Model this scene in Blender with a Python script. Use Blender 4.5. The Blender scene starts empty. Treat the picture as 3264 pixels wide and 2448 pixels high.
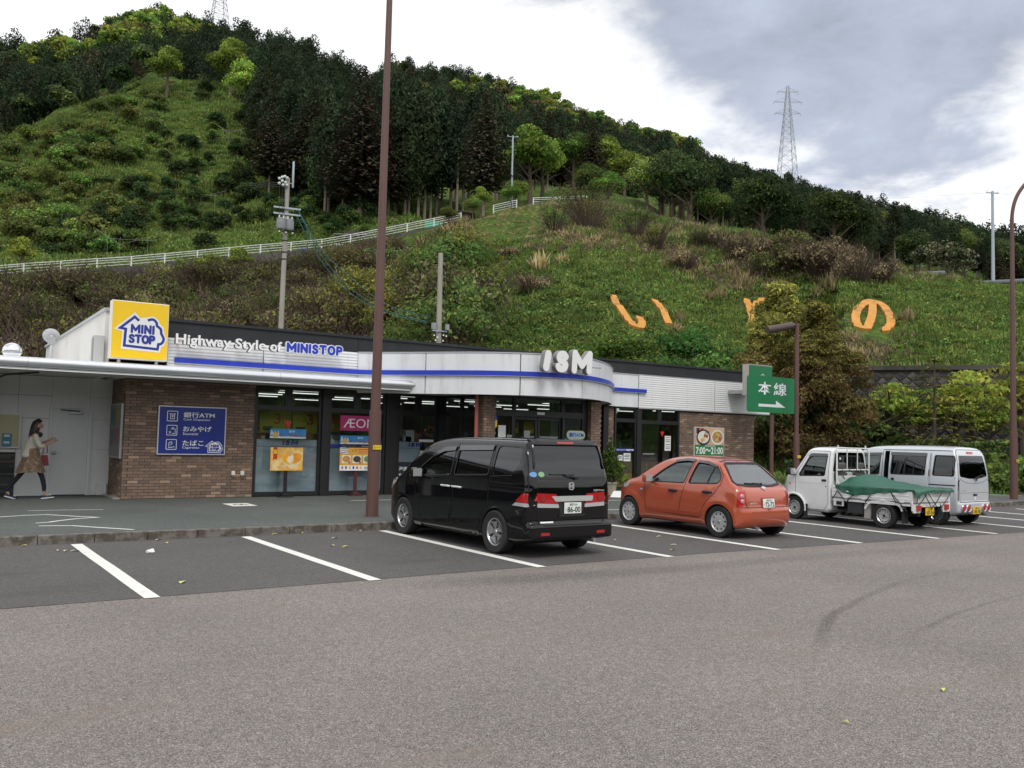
import bpy, bmesh, math, random
import numpy as np
from mathutils import Vector, Matrix, noise as mnoise
from mathutils.bvhtree import BVHTree
from mathutils.geometry import delaunay_2d_cdt, tessellate_polygon
rnd = random.Random(7)
S = bpy.context.scene
C = S.collection
R = math.radians
# ---------------------------------------------------------------- camera
FPX, PITCH, ROLL, YAW, EYE = 2825.25, R(3.31041), R(1.44871), R(34.5901), 1.81
FW = Vector((math.sin(YAW)*math.cos(PITCH), math.cos(YAW)*math.cos(PITCH), math.sin(PITCH)))
RT0 = Vector((math.cos(YAW), -math.sin(YAW), 0)); UP0 = RT0.cross(FW)
RT = RT0*math.cos(ROLL)+UP0*math.sin(ROLL); UPV = RT.cross(FW)
cam_d = bpy.data.cameras.new('camera'); cam = bpy.data.objects.new('camera', cam_d); C.objects.link(cam)
cam_d.sensor_width = 36; cam_d.lens = FPX/3264*36; cam_d.clip_end = 5000; cam_d.clip_start = .05
cam.matrix_world = Matrix((( RT.x, UPV.x, -FW.x, 0), (RT.y, UPV.y, -FW.y, 0), (RT.z, UPV.z, -FW.z, EYE), (0, 0, 0, 1)))
S.camera = cam
def ray(x, y): return RT*((x-1632)/FPX)-UPV*((y-1224)/FPX)+FW
def at(x, y, D):                       # point seen at photo position x,y, at ground distance D
 d = ray(x, y); q = d*(D/math.hypot(d.x, d.y)); q.z += EYE; return q
def at_y(x, y, Y):
 d = ray(x, y); q = d*(Y/d.y); q.z += EYE; return q
def at_z(x, y, z):
 d = ray(x, y); q = d*((z-EYE)/d.z); q.z += EYE; return q
# ---------------------------------------------------------------- world, sun, exposure
SUN_EL, SUN_AZ = R(52), R(205)         # azimuth clockwise from +Y: high, behind the camera's left shoulder
W = bpy.data.worlds.new('World'); S.world = W; W.use_nodes = True
def world():
 nt = W.node_tree; N = nt.nodes; L = nt.links; N.clear()
 out = N.new('ShaderNodeOutputWorld'); bg = N.new('ShaderNodeBackground')
 sky = N.new('ShaderNodeTexSky'); sky.sky_type = 'NISHITA'; sky.sun_disc = False
 sky.sun_elevation = SUN_EL; sky.sun_rotation = SUN_AZ; sky.altitude = 200; sky.air_density = 1.0; sky.dust_density = 2.0
 tc = N.new('ShaderNodeTexCoord')
 def math_(op, a, b=None, c=None, clamp=False):
  n = N.new('ShaderNodeMath'); n.operation = op; n.use_clamp = clamp
  for i, v in enumerate((a, b, c)):
   if v is None: continue
   if isinstance(v, (int, float)): n.inputs[i].default_value = v
   else: L.new(v, n.inputs[i])
  return n.outputs[0]
 sep = N.new('ShaderNodeSeparateXYZ'); L.new(tc.outputs['Generated'], sep.inputs[0])
 zz = math_('ADD', math_('MAXIMUM', sep.outputs[2], 0.0), 0.28)
 cmb = N.new('ShaderNodeCombineXYZ')
 L.new(math_('DIVIDE', sep.outputs[0], zz), cmb.inputs[0]); L.new(math_('DIVIDE', sep.outputs[1], zz), cmb.inputs[1])
 L.new(math_('MULTIPLY', sep.outputs[2], 1.5), cmb.inputs[2])
 def nz(scale, detail, rough=.55, dist=0., w=0.):
  n = N.new('ShaderNodeTexNoise'); n.noise_dimensions = '4D'; n.inputs['W'].default_value = w
  n.inputs['Scale'].default_value = scale; n.inputs['Detail'].default_value = detail
  n.inputs['Roughness'].default_value = rough; n.inputs['Distortion'].default_value = dist
  L.new(cmb.outputs[0], n.inputs['Vector']); return n.outputs['Fac']
 def sm(v, a, b):
  n = N.new('ShaderNodeMapRange'); n.interpolation_type = 'SMOOTHSTEP'
  L.new(v, n.inputs[0]); n.inputs[1].default_value = a; n.inputs[2].default_value = b; return n.outputs[0]
 n1 = nz(1.35, 6, .58, .25, 3.1); n2 = nz(3.6, 7, .6, .3, 1.7); n3 = nz(.55, 3, .5, 0, 5.2)
 # the big grey cloud bank (direction of the photo's upper right)
 gd = ray(2742, -420).normalized()
 dot = N.new('ShaderNodeVectorMath'); dot.operation = 'DOT_PRODUCT'; L.new(tc.outputs['Generated'], dot.inputs[0]); dot.inputs[1].default_value = gd
 ang = math_('ARCCOSINE', math_('MINIMUM', dot.outputs['Value'], .99999))
 angn = math_('ADD', ang, math_('MULTIPLY', math_('SUBTRACT', n1, .5), -.48))
 angn = math_('ADD', angn, math_('MULTIPLY', math_('SUBTRACT', n2, .5), -.42))
 g1 = sm(angn, .345, .235)
 g2 = sm(math_('ADD', n3, math_('MULTIPLY', math_('SUBTRACT', n1, .5), .5)), .56, .74)   # other grey patches all over the sky
 g2 = math_('MULTIPLY', g2, .75)
 g = math_('MAXIMUM', g1, g2)
 n4 = nz(7.5, 6, .6, .4, 8.3); sh = math_('ADD', math_('ADD', .26, math_('MULTIPLY', n2, 1.05)), math_('MULTIPLY', n4, .45))
 mixc = N.new('ShaderNodeMix'); mixc.data_type = 'RGBA'
 L.new(g, mixc.inputs[0]); mixc.inputs[6].default_value = (1.06, 1.07, 1.09, 1); mixc.inputs[7].default_value = (.43, .48, .585, 1)
 shv = N.new('ShaderNodeVectorMath'); shv.operation = 'SCALE'; L.new(mixc.outputs[2], shv.inputs[0]); L.new(sh, shv.inputs['Scale'])
 skv = N.new('ShaderNodeVectorMath'); skv.operation = 'SCALE'; L.new(sky.outputs[0], skv.inputs[0]); skv.inputs['Scale'].default_value = .09
 cover = sm(n2, .12, .42)
 fin = N.new('ShaderNodeMix'); fin.data_type = 'RGBA'; L.new(cover, fin.inputs[0]); L.new(skv.outputs[0], fin.inputs[6]); L.new(shv.outputs[0], fin.inputs[7])
 L.new(fin.outputs[2], bg.inputs[0]); bg.inputs[1].default_value = 1.0
 L.new(bg.outputs[0], out.inputs[0])
 W.cycles.sampling_method = 'MANUAL'; W.cycles.sample_map_resolution = 512
world()
sun_d = bpy.data.lights.new('sun', 'SUN'); sun_d.energy = 1.5; sun_d.angle = R(18); sun_d.color = (1, .95, .87)
sun = bpy.data.objects.new('sun', sun_d); C.objects.link(sun)
sd = Vector((math.sin(SUN_AZ)*math.cos(SUN_EL), math.cos(SUN_AZ)*math.cos(SUN_EL), math.sin(SUN_EL)))
sun.rotation_euler = sd.to_track_quat('Z', 'Y').to_euler(); sun.location = (0, 0, 60)
S.view_settings.view_transform = 'Standard'; S.view_settings.look = 'None'; S.view_settings.exposure = .12; S.view_settings.gamma = 1
S.render.engine = 'CYCLES'
S.cycles.max_bounces = 7; S.cycles.transparent_max_bounces = 12; S.cycles.caustics_reflective = False; S.cycles.caustics_refractive = False
S.cycles.use_denoising = True; S.cycles.sample_clamp_indirect = 4; S.cycles.volume_bounces = 0

# ---------------------------------------------------------------- helpers
def srgb(r, g, b):
 f = lambda c: (c/255/12.92) if c/255 <= .04045 else ((c/255+.055)/1.055)**2.4
 return (f(r), f(g), f(b))
MATS = {}
def mat(name, col, rough=.6, metal=0., spec=.5, var=0., vscale=3., bump=0., bscale=60., coat=0., emit=0., dirt=None, dscale=1.5, dthr=(.5, .75), attr=None, two=False, stretch=None, trans=0.):
 """principled material: base colour with optional noise variation, dirt patches, bump"""
 if name in MATS: return MATS[name]
 m = bpy.data.materials.new(name); m.use_nodes = True; nt = m.node_tree; N, L = nt.nodes, nt.links
 b = N['Principled BSDF']; b.inputs['Roughness'].default_value = rough; b.inputs['Metallic'].default_value = metal
 b.inputs['Specular IOR Level'].default_value = spec
 if coat: b.inputs['Coat Weight'].default_value = coat; b.inputs['Coat Roughness'].default_value = .04
 c4 = (*col, 1); b.inputs['Base Color'].default_value = c4; src = None
 tc = None
 def coords():
  nonlocal tc
  if tc is None:
   t = N.new('ShaderNodeTexCoord'); tc = t.outputs['Object']
   if stretch:
    mp = N.new('ShaderNodeMapping'); mp.inputs['Scale'].default_value = stretch; L.new(tc, mp.inputs[0]); tc = mp.outputs[0]
  return tc
 def noise(sc, det=4, r=.6):
  n = N.new('ShaderNodeTexNoise'); n.inputs['Scale'].default_value = sc; n.inputs['Detail'].default_value = det; n.inputs['Roughness'].default_value = r
  L.new(coords(), n.inputs['Vector']); return n.outputs['Fac']
 if attr:
  a = N.new('ShaderNodeAttribute'); a.attribute_name = attr; src = a.outputs['Color']
 if var:
  mr = N.new('ShaderNodeMapRange'); L.new(noise(vscale), mr.inputs[0]); mr.inputs[1].default_value = .25; mr.inputs[2].default_value = .75
  mr.inputs[3].default_value = 1-var; mr.inputs[4].default_value = 1+var
  v = N.new('ShaderNodeVectorMath'); v.operation = 'SCALE'
  if src is not None: L.new(src, v.inputs[0])
  else: v.inputs[0].default_value = col
  L.new(mr.outputs[0], v.inputs['Scale']); src = v.outputs[0]
 if dirt:
  mr = N.new('ShaderNodeMapRange'); mr.interpolation_type = 'SMOOTHSTEP'; L.new(noise(dscale, 6, .65), mr.inputs[0])
  mr.inputs[1].default_value, mr.inputs[2].default_value = dthr; mr.inputs[4].default_value = dirt[3] if len(dirt) > 3 else .8
  mx = N.new('ShaderNodeMix'); mx.data_type = 'RGBA'; L.new(mr.outputs[0], mx.inputs[0])
  if src is not None: L.new(src, mx.inputs[6])
  else: mx.inputs[6].default_value = c4
  mx.inputs[7].default_value = (*dirt[:3], 1); src = mx.outputs[2]
 if src is not None: L.new(src, b.inputs['Base Color'])
 if bump:
  bn = N.new('ShaderNodeBump'); bn.inputs['Strength'].default_value = bump; bn.inputs['Distance'].default_value = .01
  L.new(noise(bscale, 5, .6), bn.inputs['Height']); L.new(bn.outputs[0], b.inputs['Normal'])
 if emit:
  b.inputs['Emission Color'].default_value = c4; b.inputs['Emission Strength'].default_value = emit
 if trans:
  b.inputs['Subsurface Weight'].default_value = 0
  tr = N.new('ShaderNodeBsdfTranslucent'); mx = N.new('ShaderNodeMixShader'); mx.inputs[0].default_value = trans
  if src is not None: L.new(src, tr.inputs[0])
  else: tr.inputs[0].default_value = c4
  L.new(b.outputs[0], mx.inputs[1]); L.new(tr.outputs[0], mx.inputs[2]); L.new(mx.outputs[0], N['Material Output'].inputs[0])
 MATS[name] = m; return m
def glass(name, tint, rough=.01, f0=.06):
 """thin window pane: see-through with a fresnel reflection"""
 if name in MATS: return MATS[name]
 m = bpy.data.materials.new(name); m.use_nodes = True; nt = m.node_tree; N, L = nt.nodes, nt.links; N.remove(N['Principled BSDF'])
 t = N.new('ShaderNodeBsdfTransparent'); t.inputs[0].default_value = (*tint, 1)
 g = N.new('ShaderNodeBsdfGlossy'); g.inputs['Roughness'].default_value = rough; g.inputs[0].default_value = (.95, .97, 1, 1)
 lw = N.new('ShaderNodeLayerWeight'); lw.inputs[0].default_value = .5
 mr = N.new('ShaderNodeMapRange'); L.new(lw.outputs['Facing'], mr.inputs[0]); mr.inputs[3].default_value = f0; mr.inputs[4].default_value = .9
 pw = N.new('ShaderNodeMath'); pw.operation = 'POWER'; L.new(lw.outputs['Facing'], pw.inputs[0]); pw.inputs[1].default_value = 4.2; L.new(pw.outputs[0], mr.inputs[0])
 mx = N.new('ShaderNodeMixShader'); L.new(mr.outputs[0], mx.inputs[0]); L.new(t.outputs[0], mx.inputs[1]); L.new(g.outputs[0], mx.inputs[2])
 L.new(mx.outputs[0], N['Material Output'].inputs[0]); MATS[name] = m; return m

WORLDPOS = {}
def wpos(o): return WORLDPOS.get(o.name, Vector((0, 0, 0)))
def tag(o, label=None, cat=None, group=None, kind=None):
 if label: o['label'] = label
 if cat: o['category'] = cat
 if group: o['group'] = group
 if kind: o['kind'] = kind
 return o
def thing(name, label, cat, loc=(0, 0, 0), rz=0., group=None):
 o = bpy.data.objects.new(name, None); C.objects.link(o); o.empty_display_size = .2
 o.location = loc; o.rotation_euler = (0, 0, rz); return tag(o, label, cat, group)
def link(name, me, parent=None, wc=False):
 """one mesh object; wc = its coordinates are world ones although it has an (unrotated) parent"""
 o = bpy.data.objects.new(name, me); C.objects.link(o)
 if parent is not None:
  o.parent = parent
  if wc and parent.parent is None: o.location = -parent.location
 return o
def dup(root, loc=None, rz=None, label=None, group=None, name=None, scale=None):
 r = root.copy(); C.objects.link(r)
 if loc is not None: r.location = loc
 if rz is not None: r.rotation_euler = (0, 0, rz)
 if scale is not None: r.scale = (scale,)*3 if isinstance(scale, (int, float)) else scale
 if label: r['label'] = label
 if group: r['group'] = group
 for ch in root.children:
  c = ch.copy(); C.objects.link(c); c.parent = r
  for g in ch.children:
   d = g.copy(); C.objects.link(d); d.parent = c
 return r
class MB:
 def __init__(s): s.v = []; s.f = []; s.m = []; s.sm = []; s.mats = []
 def mi(s, m):
  if m not in s.mats: s.mats.append(m)
  return s.mats.index(m)
 def add(s, vs, fs, m, smooth=False):
  k = len(s.v); i = s.mi(m); s.v += [tuple(v) for v in vs]
  for f in fs: s.f.append([a+k for a in f]); s.m.append(i); s.sm.append(smooth)
  return s
 def box(s, x0, x1, y0, y1, z0, z1, m, M=None, bev=0.):
  if bev:
   b = bev; vs = []; fs = []
   X, Y, Z = (x0, x1), (y0, y1), (z0, z1)
   bm = bmesh.new(); bmesh.ops.create_cube(bm, size=1)
   for v in bm.verts: v.co = Vector(((x0+x1)/2+v.co.x*(x1-x0), (y0+y1)/2+v.co.y*(y1-y0), (z0+z1)/2+v.co.z*(z1-z0)))
   bmesh.ops.bevel(bm, geom=bm.edges[:], offset=b, segments=2, affect='EDGES', profile=.5)
   bm.verts.index_update(); vs = [v.co.copy() for v in bm.verts]; fs = [[v.index for v in f.verts] for f in bm.faces]; bm.free()
  else:
   vs = [Vector(p) for p in ((x0, y0, z0), (x1, y0, z0), (x1, y1, z0), (x0, y1, z0), (x0, y0, z1), (x1, y0, z1), (x1, y1, z1), (x0, y1, z1))]
   fs = [(0, 3, 2, 1), (4, 5, 6, 7), (0, 1, 5, 4), (1, 2, 6, 5), (2, 3, 7, 6), (3, 0, 4, 7)]
  if M is not None: vs = [M @ Vector(v) for v in vs]
  return s.add(vs, fs, m)
 def quad(s, a, b, c, d, m): return s.add([a, b, c, d], [(0, 1, 2, 3)], m)
 def tube(s, pts, r, m, n=8, caps=True, smooth=True):
  pts = [Vector(p) for p in pts]; rs = r if isinstance(r, (list, tuple)) else [r]*len(pts)
  vs = []; fs = []; ref = None
  for i, p in enumerate(pts):
   t = (pts[min(i+1, len(pts)-1)]-pts[max(i-1, 0)]).normalized()
   if ref is None: ref = t.orthogonal().normalized()
   a = (ref-t*ref.dot(t)); a = a.normalized() if a.length > 1e-6 else t.orthogonal().normalized(); ref = a; b = t.cross(a)
   for k in range(n):
    q = 2*math.pi*k/n; vs.append(p+(a*math.cos(q)+b*math.sin(q))*rs[i])
  for i in range(len(pts)-1):
   for k in range(n): fs.append((i*n+k, i*n+(k+1) % n, (i+1)*n+(k+1) % n, (i+1)*n+k))
  s.add(vs, fs, m, smooth)
  if caps:
   s.add(vs[:n], [list(range(n))[::-1]], m); s.add(vs[-n:], [list(range(n))], m)
  return s
 def lathe(s, prof, m, M=None, n=24, smooth=True, closed=False):
  """profile of (radius, height) round local Z"""
  vs = []; fs = []
  for r, h in prof:
   for k in range(n):
    q = 2*math.pi*k/n; vs.append(Vector((r*math.cos(q), r*math.sin(q), h)))
  P = len(prof)
  for i in range(P-1 if not closed else P):
   j = (i+1) % P
   for k in range(n): fs.append((i*n+k, i*n+(k+1) % n, j*n+(k+1) % n, j*n+k))
  if M is not None: vs = [M @ v for v in vs]
  return s.add(vs, fs, m, smooth)
 def prism(s, poly, fn, d0, d1, m, holes=(), smooth=False):
  """2-D polygon extruded between depths d0 and d1; fn(a,b,d) gives the point"""
  loops = [list(poly)]+[list(h) for h in holes]; flat = [p for l in loops for p in l]
  tri = tessellate_polygon([[Vector((a, b, 0)) for a, b in l] for l in loops]); n = len(flat)
  vs = [fn(a, b, d0) for a, b in flat]+[fn(a, b, d1) for a, b in flat]
  fs = [tuple(t) for t in tri]+[tuple(i+n for i in reversed(t)) for t in tri]; k = 0
  for l in loops:
   q = len(l)
   for i in range(q): fs.append((k+i, k+(i+1) % q, k+(i+1) % q+n, k+i+n))
   k += q
  return s.add(vs, fs, m, smooth)
 def sphere(s, c, r, m, n=16, k=10, sc=(1, 1, 1)):
  prof = [(math.sin(math.pi*i/k)*r, -math.cos(math.pi*i/k)*r) for i in range(k+1)]
  M = Matrix.Translation(c) @ Matrix.Diagonal((*sc, 1)); return s.lathe(prof, m, M, n)
 def mesh(s, name, recalc=True):
  me = bpy.data.meshes.new(name); me.from_pydata(s.v, [], s.f)
  for m in s.mats: me.materials.append(m)
  me.polygons.foreach_set('material_index', s.m); me.polygons.foreach_set('use_smooth', s.sm)
  if recalc:
   bm = bmesh.new(); bm.from_mesh(me); bmesh.ops.remove_doubles(bm, verts=bm.verts[:], dist=1e-5) if any(s.sm) else None
   bmesh.ops.recalc_face_normals(bm, faces=bm.faces[:]); bm.to_mesh(me); bm.free()
  if any(s.sm): me.set_sharp_from_angle(angle=R(38))
  me.update(); return me
 def build(s, name, parent=None, wc=False, recalc=True): return link(name, s.mesh(name, recalc), parent, wc)
def box_obj(name, x0, x1, y0, y1, z0, z1, m, parent=None, wc=True, bev=0.):
 return MB().box(x0, x1, y0, y1, z0, z1, m, bev=bev).build(name, parent, wc)
def ribbon(pts, w, closed=False):
 """polygon outline pieces (quads) of a mitred polyline of width w, 2-D"""
 P = [Vector((*p, 0)) for p in pts]; n = len(P); Lf = []; Rt = []
 for i in range(n):
  a = P[i-1] if (i > 0 or closed) else None; c = P[(i+1) % n] if (i < n-1 or closed) else None
  t1 = (P[i]-a).normalized() if a is not None else None; t2 = (c-P[i]).normalized() if c is not None else None
  t1 = t1 or t2; t2 = t2 or t1
  t = (t1+t2); t = t.normalized() if t.length > 1e-6 else t1; nn = Vector((-t.y, t.x, 0)); n1 = Vector((-t1.y, t1.x, 0))
  k = w/2/max(.45, nn.dot(n1)); Lf.append((P[i]+nn*k).to_2d()); Rt.append((P[i]-nn*k).to_2d())
 q = []
 for i in range(n if closed else n-1):
  j = (i+1) % n; q.append([tuple(Lf[i]), tuple(Rt[i]), tuple(Rt[j]), tuple(Lf[j])])
 return q
def text_mesh(body, depth=0., bold=0., res=3):
 cu = bpy.data.curves.new('t', 'FONT'); cu.body = body; cu.size = 1; cu.extrude = depth; cu.offset = bold; cu.resolution_u = res; cu.fill_mode = 'BOTH' if depth else 'FRONT'
 o = bpy.data.objects.new('t', cu); C.objects.link(o); dg = bpy.context.evaluated_depsgraph_get()
 me = bpy.data.meshes.new_from_object(o.evaluated_get(dg)); bpy.data.objects.remove(o); bpy.data.curves.remove(cu); return me
def text(name, body, m, parent, box, fn, bold=0., depth=0., wc=True, shear=0., keep=False):
 """flat or extruded lettering fitted into the box (a0,a1,b0,b1) of a plane; fn(a,b,d) gives the point"""
 me = text_mesh(body, .5 if depth else 0., bold); n = len(me.vertices); co = np.empty(n*3); me.vertices.foreach_get('co', co); co = co.reshape(-1, 3)
 lo, hi = co.min(0), co.max(0); a0, a1, b0, b1 = box; sx = (a1-a0)/(hi[0]-lo[0]); sz = (b1-b0)/(hi[1]-lo[1])
 if keep: sx = sz = min(sx, sz)
 out = np.empty((n, 3))
 for i, (x, y, z) in enumerate(co):
  bb = (y-lo[1])*sz; out[i] = fn(a0+(x-lo[0])*sx+shear*bb, b0+bb, (z+.5)*depth if depth else 0.)
 me.vertices.foreach_set('co', out.ravel()); me.materials.clear(); me.materials.append(m); me.name = name; me.update()
 return link(name, me, parent, wc)
GLYPH = dict(M=(1.0, [[(0, 0), (0, 1), (.5, .3), (1, 1), (1, 0)]]), I=(0., [[(0, 0), (0, 1)]]), N=(.72, [[(0, 0), (0, 1), (.72, 0), (.72, 1)]]), T=(.72, [[(0, 1), (.72, 1)], [(.36, 1), (.36, 0)]]),
 S=(.6, [[(.56, .84), (.45, .97), (.3, 1), (.12, .94), (.05, .75), (.16, .58), (.42, .46), (.58, .3), (.52, .08), (.3, 0), (.12, .03), (.02, .16)]]), O=(.8, [[(.4+.4*math.cos(R(q)), .5+.5*math.sin(R(q))) for q in range(0, 361, 30)]]), P=(.6, [[(0, 0), (0, 1), (.36, 1), (.55, .92), (.6, .75), (.55, .57), (.36, .49), (0, .49)]]))
def fat_text(name, s, m, parent, box, w, fn, d0, d1, gap=.30, shear=0., wc=False):
 """round-ended stroke lettering: each stroke a capsule chain, fitted into the box"""
 tot = sum(GLYPH[c][0] for c in s)+gap*(len(s)-1); h = box[3]-box[2]-w; sx = (box[1]-box[0]-w)/(tot or 1); mb = MB(); x = 0; k = 0
 for c in s:
  gw, st = GLYPH[c]
  for pl in st:
   P_ = spline(pl, 3) if c in 'SO' else pl; P_ = [(box[0]+w/2+(x+a)*sx+shear*b*h, box[2]+w/2+b*h) for a, b in P_]
   for (a0, b0), (a1, b1) in zip(P_[:-1], P_[1:]):
    an = math.atan2(b1-b0, a1-a0); cap = [(a1+w/2*math.cos(an+R(t)), b1+w/2*math.sin(an+R(t))) for t in range(-90, 91, 30)]+[(a0+w/2*math.cos(an+R(t)), b0+w/2*math.sin(an+R(t))) for t in range(90, 271, 30)]; k += 1
    mb.prism(cap, fn, d0, d1+k*.00013, m)
  x += gw+gap
 return mb.build(name, parent, wc)
def facade(Y): return lambda a, b, d=0.: Vector((a, Y-d, b))      # plane facing the camera side (-Y), d = towards the viewer
def rrect(a0, a1, b0, b1, r, n=5):
 p = []
 for cx_, cy_, q in ((a1-r, b0+r, -90), (a1-r, b1-r, 0), (a0+r, b1-r, 90), (a0+r, b0+r, 180)):
  for i in range(n+1): t = R(q+90*i/n); p.append((cx_+r*math.cos(t), cy_+r*math.sin(t)))
 return p
def circle(a, b, r, n=20, sx=1., sy=1.): return [(a+r*sx*math.cos(2*math.pi*i/n), b+r*sy*math.sin(2*math.pi*i/n)) for i in range(n)]
def spline(pts, n=8, closed=False):
 """Catmull-Rom through 2-D/3-D points"""
 P = [np.array(p, float) for p in pts]; N_ = len(P); o = []
 for i in range(N_ if closed else N_-1):
  a, b, c, d = (P[(i-1) % N_] if closed or i > 0 else 2*P[0]-P[1]), P[i], P[(i+1) % N_], (P[(i+2) % N_] if closed or i < N_-2 else 2*P[-1]-P[-2])
  for k in range(n):
   t = k/n; o.append(tuple(.5*((2*b)+(-a+c)*t+(2*a-5*b+4*c-d)*t*t+(-a+3*b-3*c+d)*t**3)))
 if not closed: o.append(tuple(P[-1]))
 return o
# ---------------------------------------------------------------- ground, parking lot, pavement
def asphalt(name, base, light, dark, scale, rough=.9, bump=.5, patch=.12, tint=None):
 m = bpy.data.materials.new(name); m.use_nodes = True; nt = m.node_tree; N, L = nt.nodes, nt.links; b = N['Principled BSDF']
 tc = N.new('ShaderNodeTexCoord')
 def noise(sc, det, r=.6):
  n = N.new('ShaderNodeTexNoise'); n.inputs['Scale'].default_value = sc; n.inputs['Detail'].default_value = det; n.inputs['Roughness'].default_value = r; L.new(tc.outputs['Object'], n.inputs['Vector']); return n.outputs['Fac']
 vo = N.new('ShaderNodeTexVoronoi'); vo.inputs['Scale'].default_value = scale; L.new(tc.outputs['Object'], vo.inputs['Vector'])
 bw = N.new('ShaderNodeSeparateColor'); L.new(vo.outputs['Color'], bw.inputs[0])
 cr = N.new('ShaderNodeValToRGB'); e = cr.color_ramp.elements
 e[0].position = 0; e[0].color = (*dark, 1); e[1].position = 1; e[1].color = (*light, 1)
 for p, c in ((.22, dark), (.3, base), (.8, base), (.88, light)):
  q = e.new(p); q.color = (*c, 1)
 L.new(bw.outputs[0], cr.inputs[0])
 hs = N.new('ShaderNodeMix'); hs.data_type = 'RGBA'; hs.blend_type = 'MULTIPLY'; hs.inputs[0].default_value = .55
 c2 = N.new('ShaderNodeValToRGB'); q = c2.color_ramp.elements; q[0].color = (1.0, .86, .82, 1); q[1].color = (.86, .95, 1.0, 1)
 x = q.new(.5); x.color = (1, 1, 1, 1)
 L.new(bw.outputs[1], c2.inputs[0]); L.new(cr.outputs[0], hs.inputs[6]); L.new(c2.outputs[0], hs.inputs[7])
 mr = N.new('ShaderNodeMapRange'); L.new(noise(.35, 5, .65), mr.inputs[0]); mr.inputs[1].default_value = .3; mr.inputs[2].default_value = .7; mr.inputs[3].default_value = 1-patch; mr.inputs[4].default_value = 1+patch
 m3 = N.new('ShaderNodeMapRange'); L.new(noise(14, 4, .7), m3.inputs[0]); m3.inputs[1].default_value = .3; m3.inputs[2].default_value = .7; m3.inputs[3].default_value = .84; m3.inputs[4].default_value = 1.16
 mu = N.new('ShaderNodeMath'); mu.operation = 'MULTIPLY'; L.new(mr.outputs[0], mu.inputs[0]); L.new(m3.outputs[0], mu.inputs[1])
 sc_ = N.new('ShaderNodeVectorMath'); sc_.operation = 'SCALE'; L.new(hs.outputs[2], sc_.inputs[0]); L.new(mu.outputs[0], sc_.inputs['Scale'])
 src = sc_.outputs[0]
 if tint:                                     # worn stains with their own shape
  mx = N.new('ShaderNodeMix'); mx.data_type = 'RGBA'; t = N.new('ShaderNodeMapRange'); t.interpolation_type = 'SMOOTHSTEP'
  mp = N.new('ShaderNodeMapping'); mp.inputs['Scale'].default_value = (.5, 1.6, 1); L.new(tc.outputs['Object'], mp.inputs[0])
  n = N.new('ShaderNodeTexNoise'); n.inputs['Scale'].default_value = .8; n.inputs['Detail'].default_value = 5; L.new(mp.outputs[0], n.inputs['Vector'])
  L.new(n.outputs['Fac'], t.inputs[0]); t.inputs[1].default_value = .55; t.inputs[2].default_value = .75; t.inputs[4].default_value = .55
  L.new(t.outputs[0], mx.inputs[0]); L.new(src, mx.inputs[6]); mx.inputs[7].default_value = (*tint, 1); src = mx.outputs[2]
 L.new(src, b.inputs['Base Color']); b.inputs['Roughness'].default_value = rough; b.inputs['Specular IOR Level'].default_value = .3
 bn = N.new('ShaderNodeBump'); bn.inputs['Strength'].default_value = bump; bn.inputs['Distance'].default_value = .004
 L.new(vo.outputs['Distance'], bn.inputs['Height']); L.new(bn.outputs[0], b.inputs['Normal'])
 MATS[name] = m; return m
M_drive = asphalt('worn_asphalt', (.210, .191, .174), (.38, .35, .32), (.105, .096, .090), 150, bump=.7, tint=(.20, .155, .125))
M_lot = asphalt('dark_asphalt', (.105, .100, .098), (.165, .158, .152), (.062, .06, .06), 160, bump=.35, tint=(.068, .064, .062))
M_walk = asphalt('pavement_asphalt', (.100, .112, .105), (.16, .17, .16), (.06, .066, .062), 170, bump=.3, patch=.16)
M_paint = mat('road_paint', (.74, .75, .70), .7, var=.06, vscale=6, dirt=(.35, .34, .31, .55), dscale=9, dthr=(.52, .78), bump=.2, bscale=90)
M_earth = mat('earth', (.09, .08, .055), .95, var=.3, vscale=.5)
M_kerb = mat('kerb_concrete', (.20, .185, .165), .95, var=.2, vscale=5, dirt=(.055, .045, .03, .8), dscale=6, dthr=(.38, .62), bump=.5, bscale=40)
def sheet(name, poly, z, m, parent=None, kind='structure'):
 mb = MB(); tri = tessellate_polygon([[Vector((x, y, 0)) for x, y in poly]])
 mb.add([(x, y, z) for x, y in poly], [tuple(t) for t in tri], m)
 me = mb.mesh(name)
 if me.polygons and me.polygons[0].normal.z < 0: me.flip_normals()
 o = link(name, me, parent)
 if kind and parent is None: o['kind'] = kind
 return o
sheet('ground', [(-900, -400), (900, -400), (900, 900), (-900, 900)], -.06, M_earth)
BND = [(-60, 9.95), (3.2, 9.96), (7.3, 10.0), (11, 9.98), (16.9, 9.68), (20.1, 9.55), (60, 8.6)]
sheet('driveway', [(-60, -45), (60, -45)]+[(x, y+.05) for x, y in BND[::-1]], 0, M_drive)
KERB = [(-60, 14.95), (13, 14.97), (25.2, 14.97), (26.2, 14.7), (26.9, 14.1), (27.6, 13.85), (29.7, 14.1), (60, 15.6)]
lot = sheet('parking_lot', BND+[(60, 16.2), (29, 16), (24, 16), (-60, 16)], .004, M_lot)
for x in (-.28, 2.30, 4.88, 7.405, 9.88, 12.26, 14.58, 16.85, 19.07, 21.225, 23.37, 25.38, 27.46):
 mb = MB(); w = .08; yb = 9.9 if x < 10 else 9.78 if x < 15 else 9.6; yt = 14.8 if x < 24 else 14.6-.3*(x-23)
 n = 9; vs = []
 for i in range(n): y = yb+(yt-yb)*i/(n-1); e = rnd.uniform(-.004, .004); vs += [(x-w+e, y, .008), (x+w+e, y, .008)]
 mb.add(vs, [(2*i, 2*i+1, 2*i+3, 2*i+2) for i in range(n-1)], M_paint); mb.build('parking_line', lot)
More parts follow.
